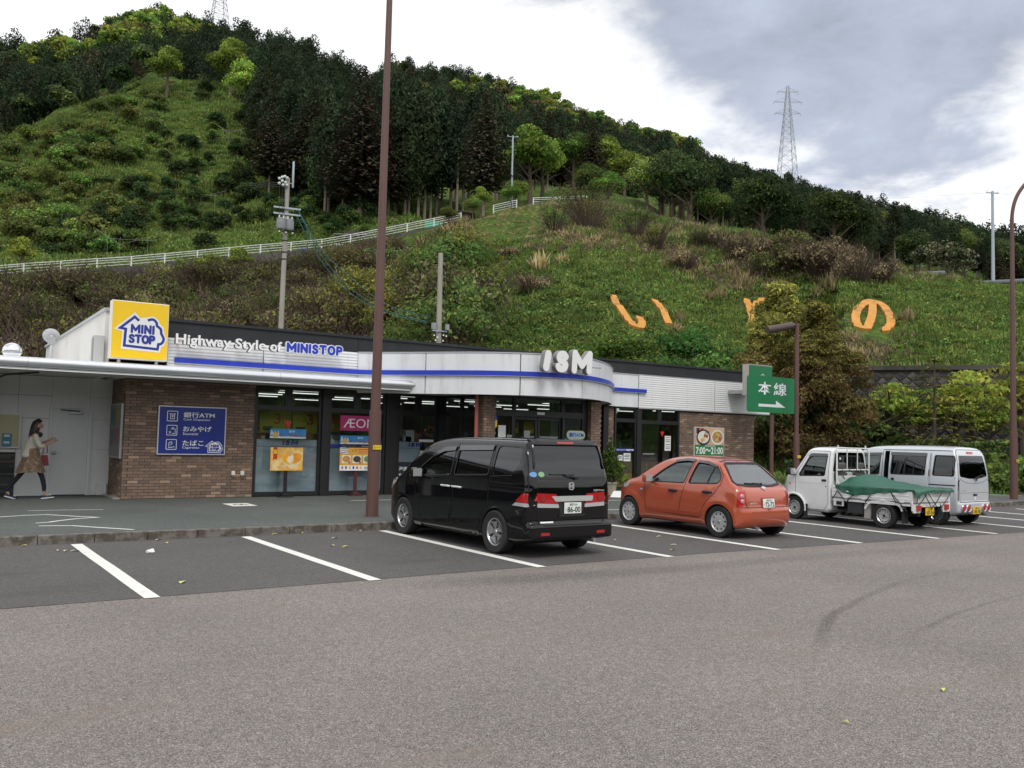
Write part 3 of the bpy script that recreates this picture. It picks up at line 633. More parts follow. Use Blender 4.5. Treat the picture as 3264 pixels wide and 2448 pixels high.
# ---- inside the shop
def inside():
 me = MB().box(-.6, .6, -.014, .014, -.012, .012, M_lite).mesh('ceiling_lamp')
 k = 0
 for y in (22.9, 24.4, 26.0, 27.8, 29.4):
  for x in np.arange(6.0, 24, 2.9):
   o = link('ceiling_lamp', me, shop); o.location = Vector((x+(k % 2)*.5, y, 2.86))-shop.location
  k += 1
 goods = [mat('goods_%d' % i, c, .6) for i, c in enumerate(((.3, .05, .04), (.35, .25, .05), (.06, .15, .25), (.4, .38, .33), (.08, .2, .08), (.25, .12, .05)))]
 sh = mat('shelf_grey', (.12, .12, .12), .6)
 for y in (24.6, 26.6, 28.6):
  for x in (7.6, 10.4, 13.4, 18.2, 21.2):
   mb = MB(); mb.box(x, x+2.2, y, y+.06, .16, 1.75, sh)
   for z in (.25, .62, 1.0, 1.38): mb.box(x, x+2.2, y-.35, y, z, z+.03, sh)
   o = mb.build('shelf_unit', shop, True); mb = MB()
   for z in (.28, .65, 1.03, 1.41):
    q = x+.03
    while q < x+2.1: w = rnd.uniform(.06, .2); mb.box(q, q+w, y-.33, y-.05, z, z+rnd.uniform(.15, .28), rnd.choice(goods)); q += w+.015
   g_ = mb.build('goods', o); g_['kind'] = 'stuff'
 for x, w, Y, z0, z1 in ((7.62, .82, 22.4, 1.72, 2.28), (8.5, .85, 22.4, 1.72, 2.28), (9.35, .5, 22.4, 1.78, 2.28), (14.43, .56, 20.3, 1.88, 2.20), (13.95, .3, 20.3, 1.88, 2.20), (12.1, .5, 23.4, 1.3, 1.9)):
  s = notice(x, x+w, z0, z1, Y, M_yel2, name='sale_poster'); h = z1-z0
  text('sale_numeral', '3', M_redp, s, (x+w*.45, x+w*.68, z0+h*.4, z1-h*.08), facade(Y-.006), bold=.03, wc=False); text('sale_lettering', '個', M_redp, s, (x+w*.7, x+w*.9, z0+h*.45, z1-h*.2), facade(Y-.006), bold=.02, wc=False)
  notice(x+w*.1, x+w*.4, z0+h*.12, z0+h*.3, Y-.006, M_ink, s, 'print_line')
 sb('hot_drink_case', 7.4, 8.5, 22.45, 22.9, 1.6, 1.86, mat('red_case', (.22, .03, .02), .5)); text('case_lettering', 'HOT DRINK', M_paper, shop, (7.5, 8.1, 1.70, 1.78), facade(22.44))
 for x, w, h, m in ((7.4, .12, .09, M_redp), (7.52, .1, .08, M_paper), (8.62, .26, .16, mat('carton_brown', (.33, .13, .05), .7)), (8.55, .06, .2, M_yel), (9.3, .14, .13, M_paper), (9.46, .2, .14, mat('grey_carton', (.2, .22, .22), .7)), (11.3, .22, .14, M_paper), (11.55, .22, .14, M_paper), (11.32, .18, .34, mat('grey_carton', (.2, .22, .22), .7)), (11.6, .26, .32, M_paper), (11.9, .12, .28, mat('red_case', (.22, .03, .02), .5))):
  sb('display_carton', x, x+w, 21.95, 22.1, 1.562, 1.562+h, m)
 for x, w in ((11.42, .16), (11.9, .14)): pass
inside()
# posters and panels in bay three
notice(11.27, 12.0, .3, .98, 21.742, mat('night_blue_poster', (.02, .03, .05), .4), name='food_poster'); MB().prism(circle(11.95, .86, .1), facade(21.735), 0, .003, M_yel2).build('poster_picture', shop, True)
MB().prism(circle(11.98, .62, .24, sy=.8), facade(21.736), 0, .003, M_paper).build('poster_picture', shop, True); MB().prism(circle(11.98, .72, .16, sy=.6), facade(21.732), 0, .003, mat('salmon_print', (.55, .16, .08), .5)).build('poster_picture', shop, True)
text('poster_lettering', '海道産', M_paper, shop, (11.3, 11.68, .76, .88), facade(21.727), bold=.02); text('poster_lettering', 'たらこ', M_paper, shop, (11.3, 11.68, .58, .70), facade(21.727), bold=.02)
notice(11.9, 12.36, 1.56, 1.63, 21.73, M_paper); notice(11.95, 12.2, 1.2, 1.32, 21.73, M_paper); notice(11.95, 12.2, 1.08, 1.15, 21.73, M_paper)
# ---------------------------------------------------------------- left annex under the canopy
annex = thing('toilet_block', 'low grey panelled annex with steel door left of the brick shop under the canopy', 'building', (0, 23.25, KZ))
def ab(name, *a, bev=0.): return box_obj(name, *a, parent=annex, bev=bev)
YA = 23.3
def P(x, y, Y=YA): p = at_y(x, y, Y); return p.x, p.z
# wall panels with open joints (columns x rows)
xs = [-9, -6, -3, -.6, 1.38]; DX0, DX1 = P(159, 1440)[0], P(276, 1440)[0]; DZ1 = P(220, 1302)[1]; xs += [2.25, DX0-.02]
zr = [KZ+1.0, 1.93, 2.46, 2.92]
ab('wall_backing', -9, 4.24, YA+.03, YA+.12, KZ, 2.95, M_mortar)
for i in range(len(xs)-1):
 for j in range(3):
  ab('wall_panel', xs[i]+.004, xs[i+1]-.004, YA, YA+.028, zr[j]+.004, zr[j+1]-.004, M_grey)
ab('wall_panel', DX0-.02, DX1+.02, YA, YA+.028, DZ1+.05, 2.92, M_grey)
for z0, z1 in ((KZ, 1.21), (1.214, 1.93), (1.934, 2.46), (2.464, 2.92)): ab('wall_panel', DX1+.024, 4.255, YA, YA+.028, z0, z1, M_grey)
ab('base_box', 3.98, 4.20, YA-.10, YA-.002, KZ, .40, M_grey)
ab('wall_panel', 2.25, DX0-.02, YA, YA+.028, KZ, KZ+1.0, M_grey)
# stone strip cladding low on the wall: every strip a piece
M_slate = [mat('slate_strip_%d' % i, c, .85, var=.3, vscale=5, bump=.4, bscale=30, stretch=(.5, 1, 3)) for i, c in enumerate(((.045, .05, .048), (.07, .078, .072), (.10, .105, .10), (.09, .055, .035)))]
z = KZ; r_ = 0
while z < 1.08:
 h = .048; x = -1.5-rnd.random()*.4
 while x < 2.24:
  w = rnd.uniform(.35, .8); mm = M_slate[3] if r_ in (13, 17) and rnd.random() < .7 else rnd.choice(M_slate[:3])
  ab('slate_strip', max(x, -1.5), min(x+w-.004, 2.24), YA-.02-rnd.uniform(0, .025), YA+.02, z, z+h-.004, mm); x += w
 z += h; r_ += 1
ab('slate_run', -9, -1.5, YA-.02, YA+.02, KZ, 1.08, M_slate[0]); ab('stone_sill', -9, 1.38, YA-.06, YA+.02, 1.085, 1.2, M_grey)
d = MB().box(DX0, DX1, YA-.035, YA-.002, KZ+.02, DZ1, mat('grey_steel_door', (.60, .62, .62), .5, .0, var=.05, vscale=1.5, dirt=(.47, .48, .48, .5), dscale=1.2)).build('door', annex, True)
mb = MB(); fm = M_grey; mb.box(DX0-.05, DX0-.004, YA-.05, YA-.001, KZ, DZ1+.05, fm); mb.box(DX1+.004, DX1+.07, YA-.05, YA-.001, KZ, DZ1+.05, fm); mb.box(DX0-.004, DX1+.004, YA-.05, YA-.001, DZ1+.004, DZ1+.05, fm); mb.build('door_frame', annex, True)
mb = MB(); mb.box(DX1-.42, DX1-.12, YA-.09, YA-.036, DZ1-.14, DZ1-.07, M_steel, bev=.006); mb.tube([(DX1-.2, YA-.1, DZ1-.06), (DX1-.62, YA-.09, DZ1-.035)], .012, M_black); mb.build('door_closer', d)
mb = MB(); mb.tube([(DX0+.08, YA-.036, 1.13), (DX0+.08, YA-.1, 1.13)], .03, M_steel, 12); mb.sphere(Vector((DX0+.08, YA-.11, 1.13)), .038, M_steel, 12, 8); mb.build('door_knob', d)
ab('column', 1.42, 1.70, 22.85, 23.05, KZ, 2.88, mat('pale_column_paint', (.74, .75, .74), .7, var=.05)); MB().tube([(1.75, 22.9, 2.80), (1.9, 22.4, 2.87), (2.35, 20.9, 2.875)], .022, M_black).build('drain_arm', annex, True)
# canopy: soffit, roof sheet, gutter strip, metal tube in lengths
canopy = thing('walkway_canopy', 'flat white canopy with a brushed metal tube edge over the walkway at left', 'canopy', (1, 21.5, 2.9))
def cb(name, *a): return box_obj(name, *a, parent=canopy)
cb('soffit', -9, 11.15, 20.52, 21.60, 2.895, 2.92, M_soffit); cb('soffit', -9, 3.70, 21.60, 23.28, 2.925, 2.95, M_soffit)
mb = MB(); mb.prism([(20.6, 2.93), (20.6, 3.14), (21.62, 3.17), (21.62, 2.93)], lambda a, b, d: Vector((d, a, b)), -9, 11.0, M_siding); mb.build('roof_sheet', canopy, True)
mb = MB(); mb.prism([(21.63, 2.96), (21.63, 3.17), (24.0, 3.05), (24.0, 2.96)], lambda a, b, d: Vector((d, a, b)), -9, 3.72, M_siding); mb.build('roof_sheet', canopy, True)
for a, b in ((-9, -2.4), (-2.395, 2.1), (2.105, 7.4), (7.405, 11.22)):
 mb = MB(); mb.tube([(a, 20.5, 3.055), (b, 20.5, 3.055)], .105, M_tube, 24);
 if b > 11: mb.sphere(Vector((b, 20.5, 3.055)), .105, M_tube, 16, 10, (.5, 1, 1))
 mb.build('edge_tube', canopy, True); cb('gutter_strip', a, min(b, 10.9), 20.47, 20.56, 2.895, 2.945, M_alcap); cb('gutter_lip', a, min(b, 10.9), 20.455, 20.467, 2.90, 2.915, M_siding)
p1, p2 = at_y(0, 1099, 25.2), at_y(155, 1110, 25.2)
cb('parapet_rail', -9, 3.55, 25.2, 25.26, 3.14, 3.36, mat('pale_green_white_metal', (.70, .74, .73), .5)); cb('roof_sheet', -9, 3.7, 24.0, 29, 3.0, 3.1, M_siding)
for x in (-3, .2, 2.35): cb('parapet_bracket', x, x+.09, 25.16, 25.2, 3.12, 3.34, M_steel)
# ---- things standing on or fixed to the annex
def disc_lamp():
 p = at_y(40, 1097, 21.9); r = .19; t = thing('globe_lamp', 'mirrored round globe lamp standing on the canopy roof at far left', 'lamp', (p.x, p.y, 3.17))
 mb = MB(); mb.sphere(Vector((0, 0, .19)), r, mat('mirror_globe', (.80, .81, .83), .12, .9), 24, 16, (1, 1, .94)); mb.build('globe', t)
 MB().lathe([(.188, .14), (.200, .147), (.200, .165), (.190, .172)], M_steel, None, 24).build('band', t); MB().lathe([(0, 0), (.105, 0), (.105, .02), (.08, .035), (0, .035)], M_black, None, 20).build('base', t)
disc_lamp()
def dish():
 p = at_y(163, 1072, 25.6); t = thing('satellite_dish', 'round grey satellite dish on a short mast behind the canopy', 'antenna', (p.x, 25.6, 3.1))
 ax = Vector((.25, .85, .45)).normalized(); q = ax.to_track_quat('Z', 'Y').to_matrix().to_4x4(); z = p.z-3.1
 m = mat('dish_grey', (.47, .49, .50), .6, var=.1)
 Mx = Matrix.Translation((0, .0, z)) @ q
 MB().lathe([(0, -.014), (.08, -.012), (.17, 0), (.20, .02), (.208, .025), (.204, .035), (.17, .014), (.08, .002), (0, 0)], m, Mx, 28).build('reflector', t)
 MB().tube([(0, -.14, 0), (0, -.14, z-.05), (0, -.05, z)], .035, m, 10).build('mast', t); mb = MB(); mb.box(-.08, .08, -.18, -.04, z-.22, z-.02, M_steel); mb.build('bracket', t)
 MB().tube([(0, 0, z-.1), tuple(Vector((0, 0, z))+ax*.24)], .012, m, 8).build('feed_arm', t)
dish()
def louvre():
 t = thing('louvred_unit', 'grey louvred vent box on the white end wall beside the yellow sign', 'vent', (3.60, 21.80, 3.2))
 a, b = at_y(316, 1060, 21.9), at_y(349, 1141, 21.6); m = mat('vent_grey', (.46, .47, .47), .6)
 MB().box(-.10, .12, -.20, .1, 0, .62, m, bev=.01).build('casing', t)
 for i in range(9): mb = MB(); mb.add([(-.118, -.18, .03+i*.062), (-.118, .08, .03+i*.062), (-.101, .08, .08+i*.062), (-.101, -.18, .08+i*.062)], [(0, 1, 2, 3)], mat('vent_slat', (.36, .37, .37), .6)); mb.build('louvre', t)
louvre()
def board(name, label, cat, x0, x1, z0, z1, Y, face, frame, fw=.03, th=.04):
 t = thing(name, label, cat, ((x0+x1)/2, Y, z0)); cx_ = (x0+x1)/2
 MB().box(x0-cx_, x1-cx_, -th, 0, 0, z1-z0, frame, bev=.004).build('frame', t); MB().box(x0-cx_+fw, x1-cx_-fw, -th-.004, -th, fw, z1-z0-fw, face).build('panel', t)
 fn = lambda a, b, d=0.: Vector((a-cx_, -th-.006-d, b-z0)); return t, fn
# notice board at the far left
x0, z0 = P(-60, 1427, 23.2); x1, z1 = P(69, 1318, 23.2)
t, fn = board('notice_board', 'white framed notice board with pale yellow sheet and blue leaflet at far left', 'notice board', x0, x1, z0, z1, 23.24, mat('faded_yellow_sheet', (.42, .40, .25), .6, var=.1), mat('white_frame', (.68, .69, .69), .5))
a, b = P(4, 1424, 23.2); c, d_ = P(38, 1382, 23.2); MB().prism([(a, b), (c, b), (c, d_), (a, d_)], fn, 0, .004, mat('blue_leaflet', (.05, .18, .30), .5)).build('leaflet', t)
for k in (.25, .75): MB().prism([(a+.04, b+(d_-b)*k), (c-.04, b+(d_-b)*k), (c-.04, b+(d_-b)*k+.05), (a+.04, b+(d_-b)*k+.05)], fn, .005, .007, mat('pale_blue_print', (.52, .66, .74), .5)).build('leaflet_band', t)
# faded map panel on the brick return wall
t = thing('map_panel', 'faded information panel in a thin frame on the dark brick return wall', 'panel', (4.24, 22.45, 1.0))
MB().box(-.05, 0, -.62, .62, .05, 1.32, M_steel).build('frame', t); MB().box(-.056, -.05, -.58, .58, .09, 1.28, mat('faded_map', (.17, .17, .14), .4, var=.3, vscale=3)).build('panel', t)
for y0, y1, z0, z1, c in ((-.5, -.1, .85, 1.2, (.25, .20, .06)), (-.05, .5, .8, 1.2, (.10, .16, .17)), (-.5, .1, .4, .75, (.22, .10, .12)), (.15, .5, .35, .72, (.10, .13, .18))):
 MB().box(-.059, -.0565, y0, y1, z0, z1, mat('faded_print_%d' % int(c[0]*100+c[2]*1000), c, .5)).build('print_block', t)
# wall sockets on the brick wall
for px in (744, 773):
 p = at_y(px, 1508, 21.66); mb = MB(); mb.box(-.045, .045, -.05, 0, 0, .10, mat('ivory_plastic', (.66, .65, .6), .5), bev=.01); mb.box(-.03, .03, -.045, -.0, -.05, 0, mat('socket_brown', (.2, .13, .09), .6)); o = mb.build('outdoor_socket'); o.location = (p.x, 21.705, p.z-.05); tag(o, 'small ivory socket box low on the brick wall, %s of the two' % ('left' if px < 760 else 'right'), 'socket')
# ---------------------------------------------------------------- signs
def house_sign_art(parent, fn, x0, x1, z0, z1, dark, pale, only_line=False):
 """house outline that turns into a cloud, two words inside, in the box"""
 sx, sz = (x1-x0)/360, (z1-z0)/225
 pt = lambda a, b: (x0+(a-890)*sx, z1-(b-265)*sz)
 H = [pt(*q) for q in ((1042, 300), (1008, 275), (900, 357), (942, 362), (936, 474), (1198, 485), (1203, 450), (1228, 443), (1244, 412), (1222, 375), (1216, 345), (1185, 325), (1178, 300), (1150, 283), (1110, 292))]
 H = H[:6]+spline(H[6:10], 3)[:-1]+spline(H[9:12], 3)[:-1]+spline(H[11:], 4)
 w = 21*sx
 bk = [pt(*q) for q in ((1042, 300), (1008, 270), (895, 357), (940, 366), (934, 480), (1200, 488), (1205, 455), (1230, 447), (1246, 412), (1225, 378), (1219, 342), (1188, 322), (1180, 298), (1150, 281), (1108, 290))]
 MB().prism(bk, fn, 0, .003, pale).build('emblem_ground', parent)
 mb = MB()
 for q in ribbon(bk, w*2.1, True): mb.add([fn(a, b, .0015) for a, b in q], [(0, 1, 2, 3)], pale)
 mb.build('emblem_border', parent)
 mb = MB()
 for i, q in enumerate(ribbon(H, w)): mb.add([fn(a, b, .0045) for a, b in q], [(0, 1, 2, 3)], dark)
 mb.build('emblem_outline', parent)
 a, b = pt(980, 388), pt(1168, 324); fat_text('emblem_lettering', 'MINI', dark, parent, (a[0], b[0], a[1], b[1]), 19*sx, fn, .004, .006, .42)
 a, b = pt(966, 455), pt(1176, 393); fat_text('emblem_lettering', 'STOP', dark, parent, (a[0], b[0], a[1], b[1]), 19*sx, fn, .004, .006)
M_yface = mat('yellow_sign_face', (.86, .56, .012), .35, var=.03, vscale=2); M_navy = mat('navy_print', (.016, .03, .26), .5); M_pale = mat('pale_print', (.74, .76, .78), .5)
Yy = 21.2; c0, c1 = at_y(349, 1141, Yy), at_y(541, 972, Yy)
t = thing('yellow_box_sign', 'square yellow illuminated box sign with house emblem standing on the canopy', 'sign', ((c0.x+c1.x)/2, Yy, c0.z)); hx = (c1.x-c0.x)/2; hz = c1.z-c0.z
MB().box(-hx, hx, .003, .26, 0, hz, mat('sign_case_white', (.72, .71, .68), .5), bev=.015).build('case', t); MB().box(-hx+.018, hx-.018, -.006, .002, .03, hz-.018, M_yface).build('face', t)
for x in (-.4, .4): MB().box(x-.03, x+.03, .08, .18, -.2, 0, M_steel).build('mount_leg', t)
f = lambda a, b, d=0.: Vector((a, -.007-d, b)); e0, e1 = at_y(376, 1107, Yy), at_y(527, 1014, Yy)
house_sign_art(t, f, e0.x-t.location.x, e1.x-t.location.x, e0.z-c0.z, e1.z-c0.z, M_navy, M_pale)
# raised letters on the white siding
def raised(name, label, s, x0, x1, z0, z1, Y, face, side, depth=.11, bold=0., halo=None):
 t = thing(name, label, 'sign lettering', ((x0+x1)/2, Y, z0)); cx_ = (x0+x1)/2
 for i, (chs, a0, a1, b0, b1) in enumerate(s):
  L_ = text('letter_side', chs, side, t, (a0, a1, b0, b1), lambda a, b, d=0.: Vector((a-cx_, -d, b-z0)), bold=bold, depth=depth, wc=False)
  text('letter_face', chs, face, t, (a0+.003, a1-.003, b0+.003, b1-.003), lambda a, b, d=0.: Vector((a-cx_, -depth-.003, b-z0)), bold=bold*.8, wc=False)
  if halo: text('letter_core', chs, halo, t, (a0+.018, a1-.018, b0+.018, b1-.018), lambda a, b, d=0.: Vector((a-cx_, -depth-.006, b-z0)), bold=bold*.25, wc=False)
 for x in (x0+.1, x1-.1): MB().box(x-cx_-.02, x-cx_+.02, -.001, .30, (z1-z0)*.45, (z1-z0)*.5, M_steel).build('standoff', t)
 return t
Yl = 21.42
h0, h1 = at_y(556, 1097, Yl), at_y(893, 1092, Yl); zt, zb = at_y(556, 1063, Yl).z, h0.z; bx = lambda px, py: at_y(px, py, Yl).x; dsc = (zt-zb)*.27
raised('raised_lettering', 'white raised lettering of three words on the white siding left of the blue word', [('Highway', bx(556, 1080), bx(733, 1098), zb-dsc, zt), ('Style', bx(745, 1095), bx(844, 1105), zb-dsc, zt), ('of', bx(856, 1100), bx(894, 1110), zb, zt)], h0.x, h1.x, zb-dsc, zt, Yl, mat('white_letter_face', (.78, .79, .80), .4), mat('letter_return_dark', (.05, .05, .05), .5), bold=.03)
x0, x1 = bx(908, 1105), bx(1090, 1125); z0, z1 = at_y(915, 1123, Yl).z-.02, at_y(915, 1091, Yl).z+.02
t = thing('raised_lettering', 'bold blue raised lettering outlined in white on the white siding', 'sign lettering', ((x0+x1)/2, Yl, z0)); cx_ = (x0+x1)/2; fn = lambda a, b, d=0.: Vector((a-cx_, -d, b-z0))
wl = (z1-z0)*.36; fat_text('letter_side', 'MINISTOP', mat('white_letter_face', (.78, .79, .80), .4), t, (x0, x1, z0, z1), wl, fn, 0, .07, .42); fat_text('letter_face', 'MINISTOP', M_blue, t, (x0+.022, x1-.022, z0+.022, z1-.022), wl-.044, fn, .072, .08, .42)
for x in (x0+.1, x1-.1): MB().box(x-cx_-.02, x-cx_+.02, .0, .30, (z1-z0)*.45, (z1-z0)*.5, M_steel).build('standoff', t)
# three fat letters standing in front of the curved fascia
t = thing('channel_letters', 'three fat white channel letters leaning on the curved entrance fascia', 'sign lettering', (14.2, 17.9, 3.5))
def fat(ch, px0, py0, px1, py1, Y, sh, w):
 a, b = at_y(px0, py1, Y), at_y(px1, py0, Y); fn = lambda u, v, d=0.: Vector((u-14.2, Y-17.9-d, v-3.5)); L_ = fat_text('letter', ch, mat('letter_return_grey', (.22, .218, .215), .5), t, (a.x, b.x-sh*(b.z-a.z-w), a.z, b.z), w, fn, 0, .15, .3, sh)
 fat_text('letter_face', ch, mat('white_letter_face', (.78, .79, .80), .4), L_, (a.x+.008, b.x-sh*(b.z-a.z-w)-.008, a.z+.008, b.z-.008), w-.016, fn, .154, .158, .3, sh)
fat('I', 1718, 1117, 1750, 1184, 17.95, .18, .215); fat('S', 1756, 1120, 1804, 1187, 17.93, .08, .19); fat('M', 1809, 1120, 1878, 1192, 17.98, .05, .19)
MB().box(-1.0, 1.0, .0, .03, .12, .15, M_steel).build('mount_bar', t)
# blue service board on the brick wall
a, b = at_y(499, 1449, 21.65), at_y(723, 1300, 21.65); z0 = a.z; z1 = b.z
t, fn = board('service_board', 'blue framed service board with three white pictograms on the brick wall', 'sign', a.x, b.x, z0, z1, 21.70, M_bluesign, mat('silver_frame', (.62, .64, .66), .4, .3), .025, .05)
Wd, Hd = b.x-a.x, z1-z0; q = lambda u, v: (a.x+u*Wd, z1-v*Hd)
for i, (jp, en, vy) in enumerate((('銀行ATM', 'Cash Dispenser', .21), ('おみやげ', 'Souvenir', .50), ('たばこ', 'Cigarette', .79))):
 c = q(.20, vy); r = .115
 mb = MB()
 for k in ribbon(rrect(c[0]-r, c[0]+r, c[1]-r, c[1]+r, .015, 2), .014, True): mb.add([fn(u, v, .001) for u, v in k], [(0, 1, 2, 3)], M_white)
 if i == 0: sh = [[(-.07, .05), (.07, .05)], [(-.045, .045), (-.045, -.065), (.045, -.065), (.045, .045)], [(-.02, .025), (0, 0), (.02, .025)], [(0, 0), (0, -.03)], [(-.018, -.008), (.018, -.008)]]
 elif i == 1: sh = [[(-.03, .03), (.075, .03), (.075, -.075), (.0, -.075)], [(0, .03), (.005, .06), (.035, .06), (.04, .03)], [(-.065, -.08), (-.02, -.02)], [(-.05, -.05), (-.02, -.06)], [(-.07, -.03), (-.035, -.04)]]
 else: sh = [[(-.07, -.075), (.075, -.055)], [(-.05, -.05), (-.06, .01), (-.04, .05), (.0, .06), (.02, .03), (.0, .0), (-.025, -.01)]]
 for p_ in sh:
  for k in ribbon([(c[0]+u, c[1]+v) for u, v in p_], .013 if i != 1 else .012): mb.add([fn(u, v, .002+.001*sh.index(p_)) for u, v in k], [(0, 1, 2, 3)], M_white)
 mb.build('pictogram', t)
 x0 = q(.36, 0)[0]; w = {0: .46, 1: .42, 2: .31}[i]*Wd
 text('board_lettering', jp, M_white, t, (x0, x0+w, c[1]-.025, c[1]+.105), lambda u, v, d=0.: fn(u, v, .001), bold=.012, wc=False); text('board_lettering', en, M_white, t, (x0, x0+{0: .40, 1: .23, 2: .25}[i]*Wd, c[1]-.105, c[1]-.045), lambda u, v, d=0.: fn(u, v, .001), bold=.006, wc=False)
e = q(.72, .94); e2 = q(.955, .72); house_sign_art(t, fn, e[0], e2[0], e[1], e2[1], M_navy, M_white)
# menu board with opening hours on the right-hand brick wall
a, b = at_y(2211, 1560, 21.65), at_y(2309, 1364, 21.65); zt = b.z; zb = at_y(2212, 1457, 21.65).z
t, fn = board('menu_board', 'menu board with two food pictures above green opening hours on the right brick wall', 'sign', a.x, b.x, zb-.06, zt, 21.70, mat('green_print', (.012, .20, .05), .45), mat('silver_frame', (.62, .64, .66), .4, .3), .03, .05)
Wd, Hd = b.x-a.x, zt-zb; q = lambda u, v: (a.x+u*Wd, zt-v*Hd)
mb = MB(); mb.prism([q(.025, .59), q(.975, .59), q(.975, .025), q(.025, .025)], fn, 0, .003, mat('peach_print', (.66, .42, .26), .5, var=.2, vscale=2.5)); mb.build('picture_ground', t)
def food(u, v, r, bowl, fill, egg):
 c = q(u, v); MB().prism(circle(c[0], c[1], r, 24, 1.05, .85), fn, .004, .006, bowl).build('picture_bowl', t); mb = MB(); mb.prism(circle(c[0], c[1]+.01, r*.82, 20, 1.05, .8), fn, .007, .008, fill); mb.build('picture_food', t)
 for k in range(9):
  an = k*2.4; rr = r*.55*(k/9)**.5; mb = MB(); mb.prism(circle(c[0]+rr*math.cos(an), c[1]+rr*.75*math.sin(an), r*.2, 8), fn, .009+.001*k, .0095+.001*k, egg[k % len(egg)]); mb.build('picture_topping', t)
wp, rp, yp_ = mat('plate_white', (.78, .76, .72), .5), mat('food_red', (.40, .10, .04), .6), mat('food_yellow', (.70, .42, .06), .6); nb = mat('noodle_tan', (.45, .28, .12), .6)
food(.29, .34, .33, M_ink, mat('rice_white', (.74, .72, .68), .6), (wp, wp, yp_, rp, wp)); food(.76, .33, .31, wp, nb, (nb, rp, yp_, mat('food_tan', (.58, .42, .22), .6)))
for u, c in ((.11, M_ink), (.24, rp)): p_ = q(u, .115); MB().prism(rrect(p_[0]-.08, p_[0]+.08, p_[1]-.10, p_[1]+.09, .02, 2), fn, .004, .006, c).build('picture_cup', t)
p_ = q(.33, .16); text('menu_lettering', '創業祭', M_ink, t, (p_[0], p_[0]+.22, p_[1]-.04, p_[1]+.05), lambda u, v, d=0.: fn(u, v, .03), wc=False)
p0, p1 = q(.05, .90), q(.95, .66); text('hours_lettering', '7:00～21:00', M_white, t, (p0[0], p1[0], p0[1], p1[1]), lambda u, v, d=0.: fn(u, v, .004), bold=.025, wc=False)
p0, p1 = q(.34, .655), q(.68, .60); text('hours_lettering', '営業時間', M_white, t, (p0[0], p1[0], p0[1], p1[1]), lambda u, v, d=0.: fn(u, v, .004), wc=False)
# poster stands in front of the windows
def stand(name, label, x0, x1, z0, z1, Y, face, col):
 cx_ = (x0+x1)/2; t = thing(name, label, 'poster stand', (cx_, Y, KZ))
 MB().box(x0-cx_, x1-cx_, -.012, .012, z0-KZ, z1-KZ, face).build('poster_panel', t)
 MB().box(-.04, .04, .014, .05, .06, z0-KZ+.3, col).build('post', t); mb = MB(); mb.box(-.18, .18, -.10, .14, 0, .03, col, bev=.01); mb.box(-.10, .10, -.06, .10, .03, .08, col, bev=.01); mb.build('base', t)
 return t, (lambda a, b, d=0.: Vector((a-cx_, -.013-d, b-KZ)))
Ys = 21.45
a, b = at_y(860, 1500, Ys), at_y(966, 1427, Ys)
M_mango = mat('mango_print', (.72, .36, .04), .5, var=.35, vscale=3.5, dirt=(.78, .66, .30, .9), dscale=2.5, dthr=(.45, .62))
t, fn = stand('poster_stand', 'orange dessert poster with a glass bowl on a dark post before the first window', a.x, b.x, a.z, b.z, Ys, M_mango, M_black)
Wd, Hd = b.x-a.x, b.z-a.z; q = lambda u, v: (a.x+u*Wd, b.z-v*Hd)
bowl = [q(*k) for k in ((.36, .56), (.40, .70), (.52, .80), (.60, .92), (.75, .92), (.80, .80), (.92, .66), (.955, .52), (.8, .66), (.6, .70), (.45, .66))]
MB().prism(bowl, fn, .001, .003, mat('bowl_print', (.74, .62, .34), .5)).build('picture_bowl', t)
for u, v, r, c in ((.50, .50, .11, (.80, .36, .01)), (.62, .52, .10, (.78, .70, .5)), (.80, .44, .12, (.72, .26, .01)), (.74, .56, .09, (.76, .34, .02)), (.88, .38, .07, (.78, .33, .02)), (.58, .60, .09, (.8, .42, .03))):
 c_ = q(u, v); mb = MB(); mb.prism(circle(c_[0], c_[1], r, 12, 1, .95), fn, .004+u*.002, .0045+u*.002, mat('fruit_%d' % int(c[1]*100), c, .5)); mb.build('picture_fruit', t)
mb = MB(); mb.prism([q(.64, .62), q(.655, .28), q(.70, .36), q(.70, .60)], fn, .008, .009, mat('cream_print', (.74, .70, .56), .5)); mb.build('picture_wafer', t)
mb = MB(); mb.prism([q(.08, .0), q(.20, .0), q(.20, .54), q(.14, .49), q(.08, .54)], fn, .001, .003, mat('ribbon_red', (.35, .03, .02), .5)); o = mb.build('print_ribbon', t)
for v0, v1, m_ in ((.10, .28, M_yel2), (.33, .45, M_redp)): MB().prism([q(.09, v1), q(.19, v1), q(.19, v0), q(.09, v0)], fn, .004, .005, m_).build('print_badge', o)
p0, p1 = q(.04, .84), q(.50, .74); text('poster_lettering', 'マンゴーパフェ', M_white, t, (p0[0], p1[0], p0[1], p1[1]), lambda u, v, d=0.: fn(u, v, .004), bold=.015, wc=False)
for v in (.12, .2, .25): p0 = q(.24, v+.02); p1 = q(.66 if v < .15 else .42, v); MB().prism([p0, (p1[0], p0[1]), p1, (p0[0], p1[1])], fn, .001, .002, mat('mango_pale', (.7, .55, .28), .5)).build('print_line', t)
a, b = at_y(1081, 1500, Ys), at_y(1190, 1428, Ys)
t, fn = stand('poster_stand', 'menu poster with food pictures on a dark red post beside the tall lamp pole', a.x, b.x, a.z, b.z, Ys, mat('menu_orange', (.70, .36, .05), .5, var=.15, vscale=5), mat('dark_red_post', (.09, .02, .02), .5))
Wd, Hd = b.x-a.x, b.z-a.z; q = lambda u, v: (a.x+u*Wd, b.z-v*Hd)
def pq(u0, u1, v0, v1, m_, name='picture', d=.001): return MB().prism([q(u0, v1), q(u1, v1), q(u1, v0), q(u0, v0)], fn, d, d+.001, m_).build(name, t)
